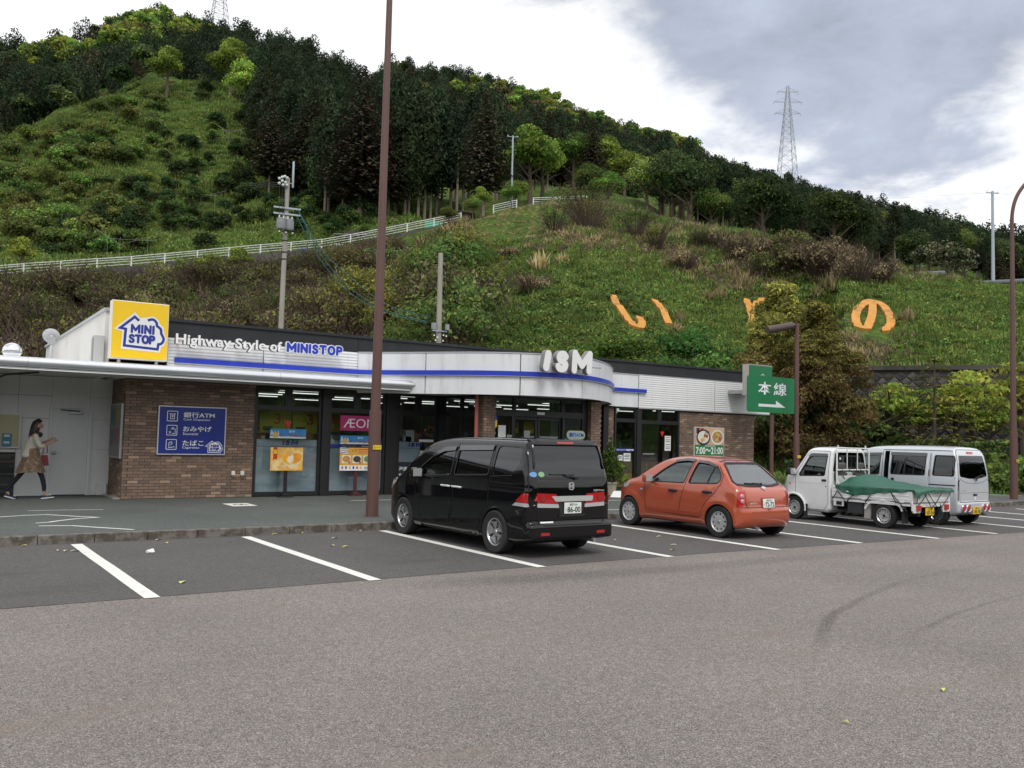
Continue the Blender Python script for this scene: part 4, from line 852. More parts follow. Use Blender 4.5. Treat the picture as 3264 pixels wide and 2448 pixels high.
pq(.0, 1, .77, 1, M_white, 'print_strip'); pq(.0, .24, .0, .26, M_paper, 'print_corner')
for k in range(3): MB().prism([q(0, .05+.09*k+.03), q(.24, k*.08+.03), q(.24, k*.08), q(0, .05+.09*k)], fn, .003, .0035, M_redp if k % 2 else M_navy).build('print_stripe', t)
for i, (u, c) in enumerate(((.06, (.55, .28, .06)), (.38, (.05, .05, .03)), (.70, (.12, .25, .10)))):
 pq(u, u+.26, .33, .68, M_paper, 'picture', .001); c_ = q(u+.13, .5); MB().prism(circle(c_[0], c_[1], .10, 14, 1.1, .85), fn, .003, .004, mat('dish_print_%d' % i, c, .5, var=.5, vscale=25)).build('picture_food', t)
 c_ = q(u+.22, .64); MB().prism(circle(c_[0], c_[1], .03, 10), fn, .005, .006, M_redp).build('print_badge', t)
for v in (.06, .15, .21): pq(.55, .95, v, v+.03, M_redp if v < .1 else mat('print_pink', (.6, .2, .12), .5), 'print_line')
for i in range(6): c_ = q(.08+i*.11, .87); MB().prism(circle(c_[0], c_[1], .026, 8, 1, 1.6), fn, .003, .004, (rp, M_ink, yp_, M_print, M_redp, M_yel)[i]).build('print_icon', t)
p0, p1 = q(.36, .18), q(.5, .06); text('poster_lettering', 'レジ', M_ink, t, (p0[0], p1[0], p0[1], p1[1]), lambda u, v, d=0.: fn(u, v, .004), wc=False)
for v in (.84, .91): pq(.74, .95, v, v+.03, M_ink, 'print_line', .003)
# blue strip banners in the windows
def banner(px0, py0, px1, py1, Y, label):
 a, b = at_y(px0, py1, Y), at_y(px1, py0, Y); t = thing('drink_banner', label, 'banner', ((a.x+b.x)/2, Y, a.z)); cx_ = t.location.x; w, h = b.x-a.x, b.z-a.z
 fn = lambda u, v, d=0.: Vector((-w/2+u*w, -.004-d, v*h)); mb = MB(); mb.box(-w/2, w/2, -.004, .001, 0, h, mat('sky_blue_print', (.03, .24, .55), .5, var=.3, vscale=4)); mb.build('panel', t)
 MB().prism([(0, 0), (1, 0), (1, .16), (.5, .22), (0, .2)], fn, .001, .002, mat('snow_print', (.55, .68, .74), .5)).build('snow_strip', t)
 MB().prism([(.09, .05), (.2, .05), (.22, .62), (.07, .62)], fn, .003, .004, mat('drink_print', (.62, .36, .08), .5)).build('cup_picture', t)
 for u in (.03, .14, .06, .22): MB().prism([(u-.03, .3), (u+.03, .3), (u, .9)], fn, .0025, .003, mat('snow_print', (.55, .68, .74), .5)).build('snow_peak', t)
 text('banner_lettering', 'ほしい飲み物がまだ', mat('print_brown', (.30, .07, .04), .5), t, (.28, .98, .10, .46), lambda u, v, d=0.: fn(u, v, .005), bold=.02, wc=False); text('banner_lettering', '夏の氷', M_white, t, (.52, .68, .62, .86), lambda u, v, d=0.: fn(u, v, .005), bold=.01, wc=False)
banner(860, 1369, 976, 1396, 21.56, 'blue drink banner above the orange dessert poster in the first window'); banner(1084, 1390, 1190, 1415, 21.56, 'blue drink banner above the menu poster in the second window')
a, b = at_y(1084, 1372, 21.55), at_y(1206, 1328, 21.55); t = thing('pink_sign', 'pink window sign with thin white capital letters in the second window', 'sign', ((a.x+b.x)/2, 21.55, a.z)); w, h = b.x-a.x, b.z-a.z
MB().box(-w/2, w/2, -.01, .01, 0, h, mat('magenta_print', (.42, .015, .14), .45)).build('panel', t); text('sign_lettering', 'ÆON', M_white, t, (-w*.42, w*.42, h*.2, h*.8), lambda u, v, d=0.: Vector((u, -.013, v)), bold=.0, wc=False)
for x, w_ in ((-w*.3, .1),): MB().box(x, x+w_, .011, .19, h*.5, h*.56, M_steel).build('bracket', t)
# wreath hanging in the third window
p = at_y(1370, 1376, 21.7); t = thing('wreath', 'round wreath of dark twigs and berries in the third window', 'wreath', (p.x, 21.70, p.z)); mb = MB()
for k in range(60):
 q_ = rnd.random()*6.283; r = .13+rnd.uniform(-.03, .03); c_ = Vector((r*math.cos(q_), rnd.uniform(-.03, .03), r*math.sin(q_))); mb.sphere(c_, rnd.uniform(.012, .024), rnd.choice((mat('twig_brown', (.07, .04, .02), .9), rp, mat('wreath_green', (.03, .06, .02), .8))), 6, 4)
mb.build('ring', t)
# green junction signs at the right end
M_green = mat('green_sign_sheet', (.008, .165, .062), .38, var=.03); M_brownp = mat('brown_pole_paint', (.115, .058, .050), .55, var=.14, vscale=2.5, dirt=(.075, .04, .036, .7), dscale=3, stretch=(1, 1, .2))
a, b = at_y(2381, 1312, 19.3), at_y(2541, 1208, 19.3); Yg = 19.3; w, h = b.x-a.x, b.z-a.z
t = thing('direction_sign', 'large rounded green road sign with white arrow on a brown post', 'road sign', (at_y(2458, 1490, 19.42).x, Yg, KZ)); ox = t.location.x
fn = lambda u, v, d=0.: Vector((u-ox, -d, v-KZ)); MB().prism(rrect(a.x, b.x, a.z, b.z, .11), fn, -.02, .0, M_green).build('panel', t)
MB().tube([(0, .11, 0), (0, .11, b.z-KZ-.1)], .066, M_brownp, 16).build('post', t)
for z in (.25, .75): MB().box(-w*.35, w*.45, .022, .05, a.z-KZ+h*z-.03, a.z-KZ+h*z+.03, M_steel).build('rail', t)
q = lambda u, v: (a.x+u*w, b.z-v*h); p0, p1 = q(.21, .51), q(.47, .155); M_refl = mat('white_reflective', (.70, .74, .76), .4)
text('sign_lettering', '本', M_refl, t, (p0[0], p1[0], p0[1], p1[1]), lambda u, v, d=0.: fn(u, v, .003), bold=.016, wc=False); p0, p1 = q(.515, .51), q(.78, .16); text('sign_lettering', '線', M_refl, t, (p0[0], p1[0], p0[1], p1[1]), lambda u, v, d=0.: fn(u, v, .003), bold=.014, wc=False)
mb = MB(); mb.prism([q(.22, .84), q(.22, .765), q(.565, .765), q(.565, .655), q(.76, .84)], fn, .001, .003, M_refl); mb.build('arrow', t)
for u, v, r in ((.18, .885, .012), (.22, .89, .02), (.255, .893, .014)): c_ = q(u, v); MB().prism(circle(c_[0], c_[1], r, 8, 2.2, .5), fn, .001, .003, mat('scratch_teal', (.10, .45, .30), .6)).build('scratch', t)
Yh = 20.6; a, b = at_y(2386, 1260, Yh), at_y(2461, 1168, Yh); w, h = b.x-a.x, b.z-a.z
t = thing('green_box_sign', 'upright green box sign with white tree outline half hidden behind the road sign', 'sign', (a.x, Yh, a.z))
MB().box(0, w, .0, .28, 0, h, mat('sign_case_beige', (.42, .40, .35), .5), bev=.006).build('case', t); MB().box(.01, w-.004, -.008, -.001, .004, h-.03, M_green).build('face', t); MB().box(.0, w, -.012, .29, h-.012, h+.012, M_alcap).build('cap', t); MB().box(.1, w-.1, .05, 1.0, .08, .2, M_steel).build('wall_bracket', t)
mb = MB(); tr = spline([(.42, .1), (.46, .22), (.40, .24), (.50, .36), (.46, .38), (.58, .52), (.66, .46), (.68, .40), (.74, .36), (.70, .33), (.80, .24), (.74, .22), (.78, .1)], 4)
for k in ribbon([(u*w, v*h*1.15+h*.12) for u, v in tr], .022): mb.add([Vector((u, -.010, v)) for u, v in k], [(0, 1, 2, 3)], M_refl)
mb.build('tree_outline', t)
# brown lamp poles
M_plate = mat('yellow_number_plate', (.72, .50, .02), .5)
def pole_plate(t, z, r, txt):
 MB().box(-.09, .09, -r-.012, -r-.006, z, z+.09, M_plate).build('number_plate', t); text('plate_numeral', txt, M_ink, t, (-.07, .06, z+.02, z+.07), lambda u, v, d=0.: Vector((u, -r-.014, v)), wc=False)
bp = at_z(1185.5, 1646, KZ)
t = thing('lamp_pole', 'very tall brown lamp pole with yellow number plate at the kerb before the shop windows', 'lamp pole', (bp.x, bp.y, KZ))
MB().tube([(0, 0, 0), (0, 0, 2.1), (0, 0, 2.105), (0, 0, 11.6)], [.122, .120, .100, .056], M_brownp, 24).build('shaft', t); pole_plate(t, at_y(1190, 1433, bp.y-.13).z-KZ, .122, '5－1'); MB().lathe([(0, 0), (.15, 0), (.15, .012), (0, .012)], M_brownp, None, 24).build('foot_plate', t)
mb = MB(); mb.tube([(0, 0, 11.6), (.05, 0, 11.9), (.4, 0, 12.3), (1.3, 0, 12.55)], [.056, .055, .05, .045], M_brownp, 16); mb.build('arm', t); MB().box(1.2, 2.0, -.15, .15, 12.48, 12.66, M_brownp, bev=.05).build('lamp_head', t)
# shorter pole with a tube lantern beside the green sign
D2 = 30.5; bp = at(2538, 1480, D2); top = at(2534, 1030, D2); t = thing('lamp_pole', 'brown lamp pole with a horizontal tube lantern behind the green road sign', 'lamp pole', (bp.x, bp.y, KZ)); zt = top.z-KZ
zs = at(2538, 1385, D2).z-KZ
MB().tube([(0, 0, 0), (0, 0, zs), (0, 0, zs+.01), (0, 0, zt)], [.100, .098, .072, .066], M_brownp, 18).build('shaft', t)
l0, l1 = at(2529, 1037, D2), at(2447, 1052, D2-.9); b0 = Vector((bp.x, bp.y, KZ)); a0, a1 = l0-b0, l1-b0; dv = (a1-a0).normalized()
MB().tube([a0+dv*.06, a0+dv*.09, a1-dv*.05, a1], [.10, .125, .125, .10], mat('lantern_brown', (.075, .05, .045), .4), 20).build('lantern', t); MB().tube([a0+dv*.05, a0-dv*.12], .045, M_steel, 12).build('lantern_joint', t); pole_plate(t, at(2540, 1460, D2).z-KZ, .100, '5－2')
# tall pole with bowed top at the right edge
bp = at_z(3232, 1591, KZ); D3 = math.hypot(bp.x, bp.y); t = thing('lamp_pole', 'tall brown lamp pole with a bowed arm at the right edge of the lot', 'lamp pole', (bp.x, bp.y, KZ)); f = lambda x, y, k=0: at(x, y, D3+k)-bp
z1 = f(3205, 700).z; MB().tube([(0, 0, 0), (0, 0, 2.2), (0, 0, 2.21), (0, 0, z1)], [.122, .120, .095, .062], M_brownp, 20).build('shaft', t)
ar = [Vector((0, 0, z1))]+[Vector((dx*.82, -dx*.56, z1+dz)) for dx, dz in ((.03, .3), (.12, .65), (.3, 1.0), (.6, 1.35), (1.0, 1.65), (1.6, 1.95))]
MB().tube([tuple(p) for p in spline(ar, 4)], .058, M_brownp, 14).build('arm', t); e = ar[-1]; MB().box(-.1, .7, -.16, .16, -.06, .12, M_brownp, Matrix.Translation(e) @ Matrix.Rotation(-.6, 4, 'Z'), bev=.04).build('lamp_head', t); pole_plate(t, f(3235, 1473).z, .122, '6')
# ---------------------------------------------------------------- vehicles: bodies from smooth-blended silhouettes
def poly_sdf(A, B, poly):
 """signed distance (negative inside) of grid points A,B to a closed polygon"""
 P = np.array(poly, float); Q = np.roll(P, -1, 0); d = np.full(A.shape, 1e9); s = np.ones(A.shape)
 for (ax, ay), (bx_, by) in zip(P, Q):
  ex, ey = bx_-ax, by-ay; wx, wy = A-ax, B-ay; t = np.clip((wx*ex+wy*ey)/(ex*ex+ey*ey+1e-12), 0, 1)
  d = np.minimum(d, (wx-ex*t)**2+(wy-ey*t)**2)
  c1, c2, c3 = B >= ay, B < by, ex*wy > ey*wx
  s = np.where((c1 & c2 & c3) | (~c1 & ~c2 & ~c3), -s, s)
 return s*np.sqrt(d)
def smax(a, b, k): h = np.maximum(k-np.abs(a-b), 0)/k; return np.maximum(a, b)+h*h*k*.25
def smin(a, b, k): return -smax(-a, -b, k)
def surface_nets(D, o, h):
 nx, ny, nz = D.shape; ins = D < 0
 cnt = np.zeros((nx-1, ny-1, nz-1)); acc = np.zeros((nx-1, ny-1, nz-1, 3))
 cor = [(i, j, k) for i in (0, 1) for j in (0, 1) for k in (0, 1)]
 sl = lambda c: D[c[0]:nx-1+c[0], c[1]:ny-1+c[1], c[2]:nz-1+c[2]]
 for a in cor:
  for ax in range(3):
   if a[ax]: continue
   b = list(a); b[ax] = 1; va, vb = sl(a), sl(b); m = (va < 0) != (vb < 0); t = np.where(m, va/np.where(m, va-vb, 1), 0)
   cnt += m
   for q in range(3): acc[..., q] += np.where(m, a[q]+(t if q == ax else 0), 0)
 act = cnt > 0; idx = np.full(act.shape, -1); idx[act] = np.arange(act.sum()); I = np.argwhere(act)
 V = (I+acc[act]/cnt[act][:, None])*h+np.array(o); F = []
 for ax in range(3):
  s0 = [slice(1, n-1) for n in (nx, ny, nz)]; s1 = list(s0); s0[ax] = slice(0, (nx, ny, nz)[ax]-1); s1[ax] = slice(1, (nx, ny, nz)[ax])
  m = ins[tuple(s0)] != ins[tuple(s1)]; E = np.argwhere(m)
  for q in range(3):
   if q != ax: E[:, q] += 1
  u, v = [q for q in range(3) if q != ax]; fl = ins[E[:, 0], E[:, 1], E[:, 2]]
  du, dv = np.zeros(3, int), np.zeros(3, int); du[u] = 1; dv[v] = 1
  g = lambda e: idx[e[:, 0], e[:, 1], e[:, 2]]
  q = np.stack([g(E-du-dv), g(E-dv), g(E), g(E-du)], 1)
  flip = fl if ax != 1 else ~fl
  q[~flip] = q[~flip][:, ::-1]; F.append(q)
 return V, np.concatenate(F)
def sym(pl): return [(a, b) for a, b in pl]+[(a, -b) for a, b in pl[::-1] if b > 1e-6]
class Shell:
 """outer body surface of a vehicle and projections on to it; X right, Y forward, Z up"""
 def __init__(s, side, plan, front, k=(.08, .06), h=.025, floor=.38, wall=.055, arches=(), extra=None, cabin=None):
  side = [tuple(p) for p in side]; ys = [p[0] for p in side]; zs = [p[1] for p in side]; W = max(abs(p[0]) for p in front)
  x = np.arange(-W-.1, W+.1+h, h); y = np.arange(min(ys)-.1, max(ys)+.1, h); z = np.arange(min(zs)-.1, max(zs)+.1, h)
  Y2, Z2 = np.meshgrid(y, z, indexing='ij'); s1 = poly_sdf(Y2, Z2, side)
  X3, Y3 = np.meshgrid(x, y, indexing='ij'); s2 = poly_sdf(Y3, X3, sym(plan))
  X4, Z4 = np.meshgrid(x, z, indexing='ij'); s3 = poly_sdf(X4, Z4, sym2(front))
  D = smax(smax(s1[None], s2[:, :, None], k[0]), s3[:, None, :], k[1])
  if extra is not None: D = extra(D, x[:, None, None], y[None, :, None], z[None, None, :])
  s.out = surface_nets(D, (x[0], y[0], z[0]), h)
  inner = D+wall; inner = np.maximum(inner, floor-z[None, None, :])
  if cabin: inner = np.maximum(inner, np.maximum(cabin[0]-y, y-cabin[1])[None, :, None])
  for ya, r in arches: inner = np.maximum(inner, r+.05-np.sqrt((y[:, None]-ya)**2+(z[None, :]-.3)**2)[None])
  s.hol = surface_nets(np.maximum(D, -inner), (x[0], y[0], z[0]), h)
  V, F = s.out; s.bvh = BVHTree.FromPolygons([Vector(v) for v in V], [tuple(f) for f in F])
  s.W = W; s.L = max(ys)
 DIR = {'l': (Vector((-3, 0, 0)), Vector((1, 0, 0)), lambda a, b: Vector((0, a, b))), 'r': (Vector((3, 0, 0)), Vector((-1, 0, 0)), lambda a, b: Vector((0, a, b))),
           'b': (Vector((0, -3, 0)), Vector((0, 1, 0)), lambda a, b: Vector((a, 0, b))), 'f': (Vector((0, 8, 0)), Vector((0, -1, 0)), lambda a, b: Vector((a, 0, b))), 't': (Vector((0, 0, 4)), Vector((0, 0, -1)), lambda a, b: Vector((a, b, 0)))}
 def hit(s, d, a, b, off=0.):
  o, v, f = s.DIR[d]; p = f(a, b)+o; r = s.bvh.ray_cast(p, v)
  if r[0] is None:
   r = s.bvh.find_nearest(f(a, b)+(o*.4));
  n = r[1]; n = n if n.dot(v) < 0 else -n
  return r[0]+n*off, n
 def patch(s, name, d, outline, off, m, parent, th=.012, holes=(), step=.06, back=None):
  """sheet cut to an outline (2-D, seen along d) lying on the body at distance off, th thick"""
  loops = [list(outline)]+[list(h) for h in holes]; pts = []; ed = []
  for l in loops:
   q = []
   for i in range(len(l)):
    a, b = Vector(l[i]), Vector(l[(i+1) % len(l)]); n = max(1, int((b-a).length/step))
    for k in range(n): q.append(a+(b-a)*k/n)
   k0 = len(pts); pts += q; ed += [(k0+i, k0+(i+1) % len(q)) for i in range(len(q))]
  nb = len(pts); xs = [p[0] for p in outline]; ys = [p[1] for p in outline]
  inside = lambda p: pip(p, outline) and not any(pip(p, h) for h in holes)
  for a in np.arange(min(xs)+step/2, max(xs), step):
   for b in np.arange(min(ys)+step/2, max(ys), step):
    p = Vector((a, b))
    if inside(p) and min((p-q).length for q in pts[:nb]) > step*.45: pts.append(p)
  r = delaunay_2d_cdt(pts, ed, [], 0, 1e-6); V2, F2 = r[0], [f for f in r[2] if inside(sum((r[0][i] for i in f), Vector((0, 0)))/len(f))]
  top = []; bot = []
  for p in V2: q, n = s.hit(d, p[0], p[1], off); top.append(q); bot.append(q-n*th)
  n = len(V2); fs = [tuple(f) for f in F2]+[tuple(i+n for i in f[::-1]) for f in F2]; E = {}
  for f in F2:
   for i in range(len(f)): a, b = f[i], f[(i+1) % len(f)]; E[(a, b)] = 1
  for a, b in E:
   if (b, a) not in E: fs.append((a, b, b+n, a+n))
  mb = MB(); mb.add(top+bot, fs, m, True); me = mb.mesh(name); me.set_sharp_from_angle(angle=R(50)); return link(name, me, parent)
 def seam(s, name, d, pts, w, m, parent, off=.002, closed=False, step=.05, raise_=0.):
  P = []; L_ = list(pts)+([pts[0]] if closed else [])
  for i in range(len(L_)-1):
   a, b = Vector(L_[i]), Vector(L_[i+1]); n = max(1, int((b-a).length/step))
   P += [tuple(a+(b-a)*k/n) for k in range(n)]
  if not closed: P.append(tuple(L_[-1]))
  mb = MB()
  for q in ribbon(P, w, closed):
   mb.add([s.hit(d, a, b, off)[0] for a, b in q], [(0, 1, 2, 3)], m)
  return mb.build(name, parent, recalc=False)
def sym2(pl): return [(a, b) for a, b in pl]+[(-a, b) for a, b in pl[::-1] if a > 1e-6]
def pip(p, poly):
 x, y = p[0], p[1]; c = False; j = len(poly)-1
 for i in range(len(poly)):
  (xi, yi), (xj, yj) = poly[i][:2], poly[j][:2]
  if (yi > y) != (yj > y) and x < (xj-xi)*(y-yi)/(yj-yi)+xi: c = not c
  j = i
 return c
def rpoly(poly, r, n=3):
 """polygon with rounded corners"""
 o = []; N_ = len(poly)
 for i in range(N_):
  a, p, c = Vector(poly[i-1]), Vector(poly[i]), Vector(poly[(i+1) % N_]); d1, d2 = (a-p), (c-p); rr = min(r, d1.length*.45, d2.length*.45); q1 = p+d1.normalized()*rr; q2 = p+d2.normalized()*rr
  for k in range(n+1): t = k/n; o.append(tuple(q1*(1-t)**2+p*2*t*(1-t)+q2*t*t))
 return o
M_rubber = mat('tyre_rubber', (.016, .016, .017), .85, bump=.2, bscale=80, dirt=(.05, .047, .042, .5), dscale=6)
M_trim = mat('black_plastic_trim', (.014, .014, .015), .55)
M_cabin = mat('car_interior', (.09, .09, .092), .8)
M_under = mat('underbody_black', (.010, .010, .010), .95)
M_rim = mat('silver_alloy', (.50, .51, .52), .32, .85); M_cover = mat('silver_wheel_cover', (.52, .53, .54), .42, .5)
M_redlens = mat('red_tail_lens', (.42, .012, .015), .12, coat=.6); M_clear = mat('clear_lens', (.55, .55, .56), .1, .3, coat=.6); M_chrome = mat('chrome', (.78, .79, .80), .2, .6)
M_platew = mat('white_number_plate', (.74, .76, .74), .5); M_platey = mat('yellow_kei_plate', (.72, .45, .01), .5); M_digit = mat('green_plate_print', (.012, .07, .035), .6)
def make_body(name, sh, paint, parent, cuts, arches, arch_r):
 V, F = sh.hol; me = bpy.data.meshes.new(name); me.from_pydata(V.tolist(), [], F.tolist()); me.materials.append(paint); me.materials.append(M_cabin); me.materials.append(M_trim); me.materials.append(M_under)
 # faces of the inner skin get cabin trim
 cen = V[F].mean(1); mi = np.zeros(len(F), int)
 for i, c in enumerate(cen):
  q = sh.bvh.find_nearest(Vector(c), .2)
  if q[0] is None or q[3] > .03: mi[i] = 1
 me.polygons.foreach_set('material_index', mi); bm = bmesh.new(); bm.from_mesh(me); bmesh.ops.recalc_face_normals(bm, faces=bm.faces[:]); bm.to_mesh(me); bm.free()
 o = bpy.data.objects.new(name, me); C.objects.link(o); tmp = []
 def cutter(mb):
  me2 = mb.mesh('cut'); c = bpy.data.objects.new('cut', me2); C.objects.link(c); tmp.append(c); md = o.modifiers.new('b', 'BOOLEAN'); md.operation = 'DIFFERENCE'; md.object = c; md.solver = 'EXACT'; md.material_mode = 'TRANSFER'
 for d, outline in cuts:
  mb = MB()
  if d == 's': mb.prism(outline, lambda a, b, q: Vector((q, a, b)), -1.3, 1.3, M_trim)
  elif d == 'l': mb.prism(outline, lambda a, b, q: Vector((q, a, b)), -1.3, 0, M_trim)
  elif d == 'b': mb.prism(outline, lambda a, b, q: Vector((a, q, b)), -.5, 1.2, M_trim)
  elif d == 'f': mb.prism(outline, lambda a, b, q: Vector((a, q, b)), sh.L-1.5, sh.L+.5, M_trim)
  cutter(mb)
 for ya, za in arches:
  for sgn in (-1, 1):
   mb = MB(); mb.tube([(sgn*(sh.W-.30), ya, za), (sgn*(sh.W+.3), ya, za)], arch_r, M_under, 40, smooth=False); cutter(mb)
 dg = bpy.context.evaluated_depsgraph_get(); me3 = bpy.data.meshes.new_from_object(o.evaluated_get(dg)); bpy.data.objects.remove(o)
 for c in tmp: bpy.data.objects.remove(c)
 me3.name = name; me3.polygons.foreach_set('use_smooth', [True]*len(me3.polygons)); me3.set_sharp_from_angle(angle=R(42)); return link(name, me3, parent)
def wheel(parent, x, y, r, w, rimr, style, sgn, rot=0.):
 """wheel centred x,y; its outer face looks along sgn*X"""
 M = Matrix.Translation((x, y, r)) @ (Matrix.Rotation(R(90)*sgn, 4, 'Y')) @ Matrix.Rotation(rot, 4, 'Z')
 h = w/2; hub = MB().lathe([(0, -h*.5), (rimr*.95, -h*.5), (rimr*.95, h*.2), (rimr*.4, h*.25), (0, h*.25)], M_under, M, 24).build('wheel', parent)
 MB().lathe([(rimr, -h*.85), (r*.93, -h), (r*.985, -h*.85), (r, -h*.6), (r, h*.6), (r*.985, h*.85), (r*.93, h), (rimr+.008, h*.88), (rimr-.004, h*.6), (rimr-.004, -h*.6)], M_rubber, M, 40, closed=True).build('tyre', hub)
 mb = MB(); d = h*.72
 mb.lathe([(rimr-.022, d*.3), (rimr-.020, d*.9), (rimr-.004, d+.012), (rimr+.006, d+.010), (rimr+.006, d*.5)], M_rim if style != 'cover' else M_cover, M, 40)
 P = lambda a, rr, z: M @ Vector((rr*math.cos(a), rr*math.sin(a), z))
 if style == 'alloy5':
  for i in range(5):
   a = 2*math.pi*i/5; prof = [(-.34, .05), (-.44, .6), (-.56, rimr-.018), (.56, rimr-.018), (.44, .6), (.34, .05)]
   pts = []
   for da, q in prof: rr = q if q < .3 and q > .1 else q*rimr if q == .6 else q; pts.append((a+da*(1 if rr > .1 else 1.8), rr))
   top = [P(da, rr, d*(1.0 if rr > .15 else .8)) for da, rr in pts]; bot = [P(da, rr, d*.25) for da, rr in pts]; n = len(top)
   mb.add(top+bot, [tuple(range(n)), tuple(range(2*n-1, n-1, -1))]+[(j, (j+1) % n, (j+1) % n+n, j+n) for j in range(n)], M_rim)
   a2 = a+math.pi/5; mb.tube([P(a2, rimr*.36, d*.72), P(a2, rimr*.36, d*.98)], .011, M_trim, 8)
  mb.lathe([(0, d*.98), (.028, d*.98), (.034, d*.85), (.07, d*.82), (.075, d*.5)], M_rim, M, 20)
 elif style == 'cover':
  mb.lathe([(0, d*1.12), (.05, d*1.1), (rimr*.6, d*1.02), (rimr*.66, d*.99)], M_cover, M, 36)
  for i in range(10):
   a = 2*math.pi*i/10; top = [P(a-.2, rimr*.6, d*1.02), P(a-.235, rimr-.014, d*.96), P(a+.235, rimr-.014, d*.96), P(a+.2, rimr*.6, d*1.02)]; mb.add(top+[p-(M.to_3x3() @ Vector((0, 0, .01))) for p in top], [(0, 1, 2, 3), (7, 6, 5, 4), (0, 4, 5, 1), (1, 5, 6, 2), (2, 6, 7, 3), (3, 7, 4, 0)], M_cover)
  mb.lathe([(0, d*.55), (rimr, d*.55)], M_trim, M, 24); mb.lathe([(0, d*1.2), (.03, d*1.2), (.036, d*1.1)], M_rim, M, 16)
 else:                                    # pressed steel
  sm = mat('steel_wheel_paint', (.42, .43, .43), .5, .3) if style == 'steel' else mat('dark_steel_wheel', (.13, .135, .14), .6)
  mb.lathe([(.0, d*.75), (.055, d*.75), (.06, d*.62), (rimr*.62, d*.62), (rimr*.72, d*.80), (rimr*.80, d*.78), (rimr*.9, d*.45), (rimr-.01, d*.4)], sm, M, 36)
  for i in range(12): a = 2*math.pi*i/12; mb.tube([P(a, rimr*.77, d*.74), P(a, rimr*.77, d*.812)], .012 if style == 'steel' else .016, M_trim, 8)
  for i in range(4): a = 2*math.pi*i/4+.3; mb.tube([P(a, rimr*.40, d*.6), P(a, rimr*.40, d*.74)], .010, M_trim, 6)
  mb.lathe([(0, d*.80), (.03, d*.8), (.034, d*.76)], M_trim, M, 14)
 mb.build('rim', hub, recalc=True); return hub
def plate(parent, x, y, z, face, top, big, kana='', tilt=0., w=.33, h=.165):
 Mx = Matrix.Translation((x, y, z)) @ Matrix.Rotation(tilt, 4, 'X'); mb = MB(); mb.box(-w/2, w/2, -.006, .006, -h/2, h/2, face, Mx, bev=.004); o = mb.build('number_plate', parent)
 fn = lambda a, b, d=0.: Mx @ Vector((a, -.008, b)); text('plate_print', top, M_digit, o, (-w*.2, w*.26, h*.2, h*.42), fn, bold=.01, wc=False); text('plate_print', big, M_digit, o, (-w*.33, w*.44, -h*.40, h*.12), fn, bold=.028, wc=False)
 if kana: text('plate_print', kana, M_digit, o, (-w*.46, -w*.38, -h*.22, -h*.05), fn, wc=False)
 return o
def seat(parent, x, y, z, m, w=.48, ht=.62):
 mb = MB(); mb.box(x-w/2, x+w/2, y-.25, y+.25, z, z+.16, m, bev=.05); T = Matrix.Translation((x, y-.22, z+.12)) @ Matrix.Rotation(R(14), 4, 'X'); mb.box(-w/2, w/2, -.07, .07, 0, ht, m, T, bev=.05); mb.box(-w*.28, w*.28, -.05, .05, ht+.04, ht+.22, m, T, bev=.04)
 for q in (-.06, .06): mb.tube([T @ Vector((q, 0, ht)), T @ Vector((q, 0, ht+.05))], .008, M_chrome, 6)
 return mb.build('seat', parent)
def steering(parent, x, y, z):
 T = Matrix.Translation((x, y, z)) @ Matrix.Rotation(R(62), 4, 'X'); mb = MB(); n = 20; pts = [T @ Vector((.18*math.cos(2*math.pi*i/n), .18*math.sin(2*math.pi*i/n), 0)) for i in range(n+1)]; mb.tube(pts, .014, M_trim, 6, False); mb.tube([T @ Vector((-.17, 0, 0)), T @ Vector((.17, 0, 0))], .012, M_trim, 6); mb.tube([T @ Vector((0, 0, 0)), T @ Vector((0, 0, -.3))], .025, M_trim, 8); return mb.build('steering_wheel', parent)
def wiper(parent, sh, d, p0, p1, bl0, bl1, off=.03):
 mb = MB(); a = sh.hit(d, *p0, .035)[0]; b = sh.hit(d, *p1, off)[0]; mb.tube([a, a+(b-a)*.5+Vector((0, -.012, 0)), b], [.014, .009, .007], M_trim, 8); mb.lathe([(0, 0), (.025, 0), (.02, .02), (0, .02)], M_trim, Matrix.Translation(a) @ Matrix.Rotation(R(90), 4, 'X'), 12)
 P = [sh.hit(d, bl0[0]+(bl1[0]-bl0[0])*k/6, bl0[1]+(bl1[1]-bl0[1])*k/6, .014)[0] for k in range(7)]; mb.tube(P, .009, M_trim, 6); return mb.build('wiper', parent)
G_dark = glass('tinted_glass', (.055, .058, .06), .006, .07); G_mid = glass('green_glass', (.62, .70, .66), .006, .08)
def mirror(parent, x, y, z, paint, glassy=True):
 mb = MB(); s = -1 if x < 0 else 1; mb.box(x-.10, x+.10, y-.05, y+.07, z-.08, z+.09, paint, bev=.035); mb.tube([(x-s*.08, y, z-.06), (x-s*.2, y, z-.09)], .022, M_trim, 8); o = mb.build('mirror', parent)
 MB().box(x-.085, x+.085, y-.056, y-.050, z-.06, z+.075, M_chrome).build('mirror_glass', o); return o
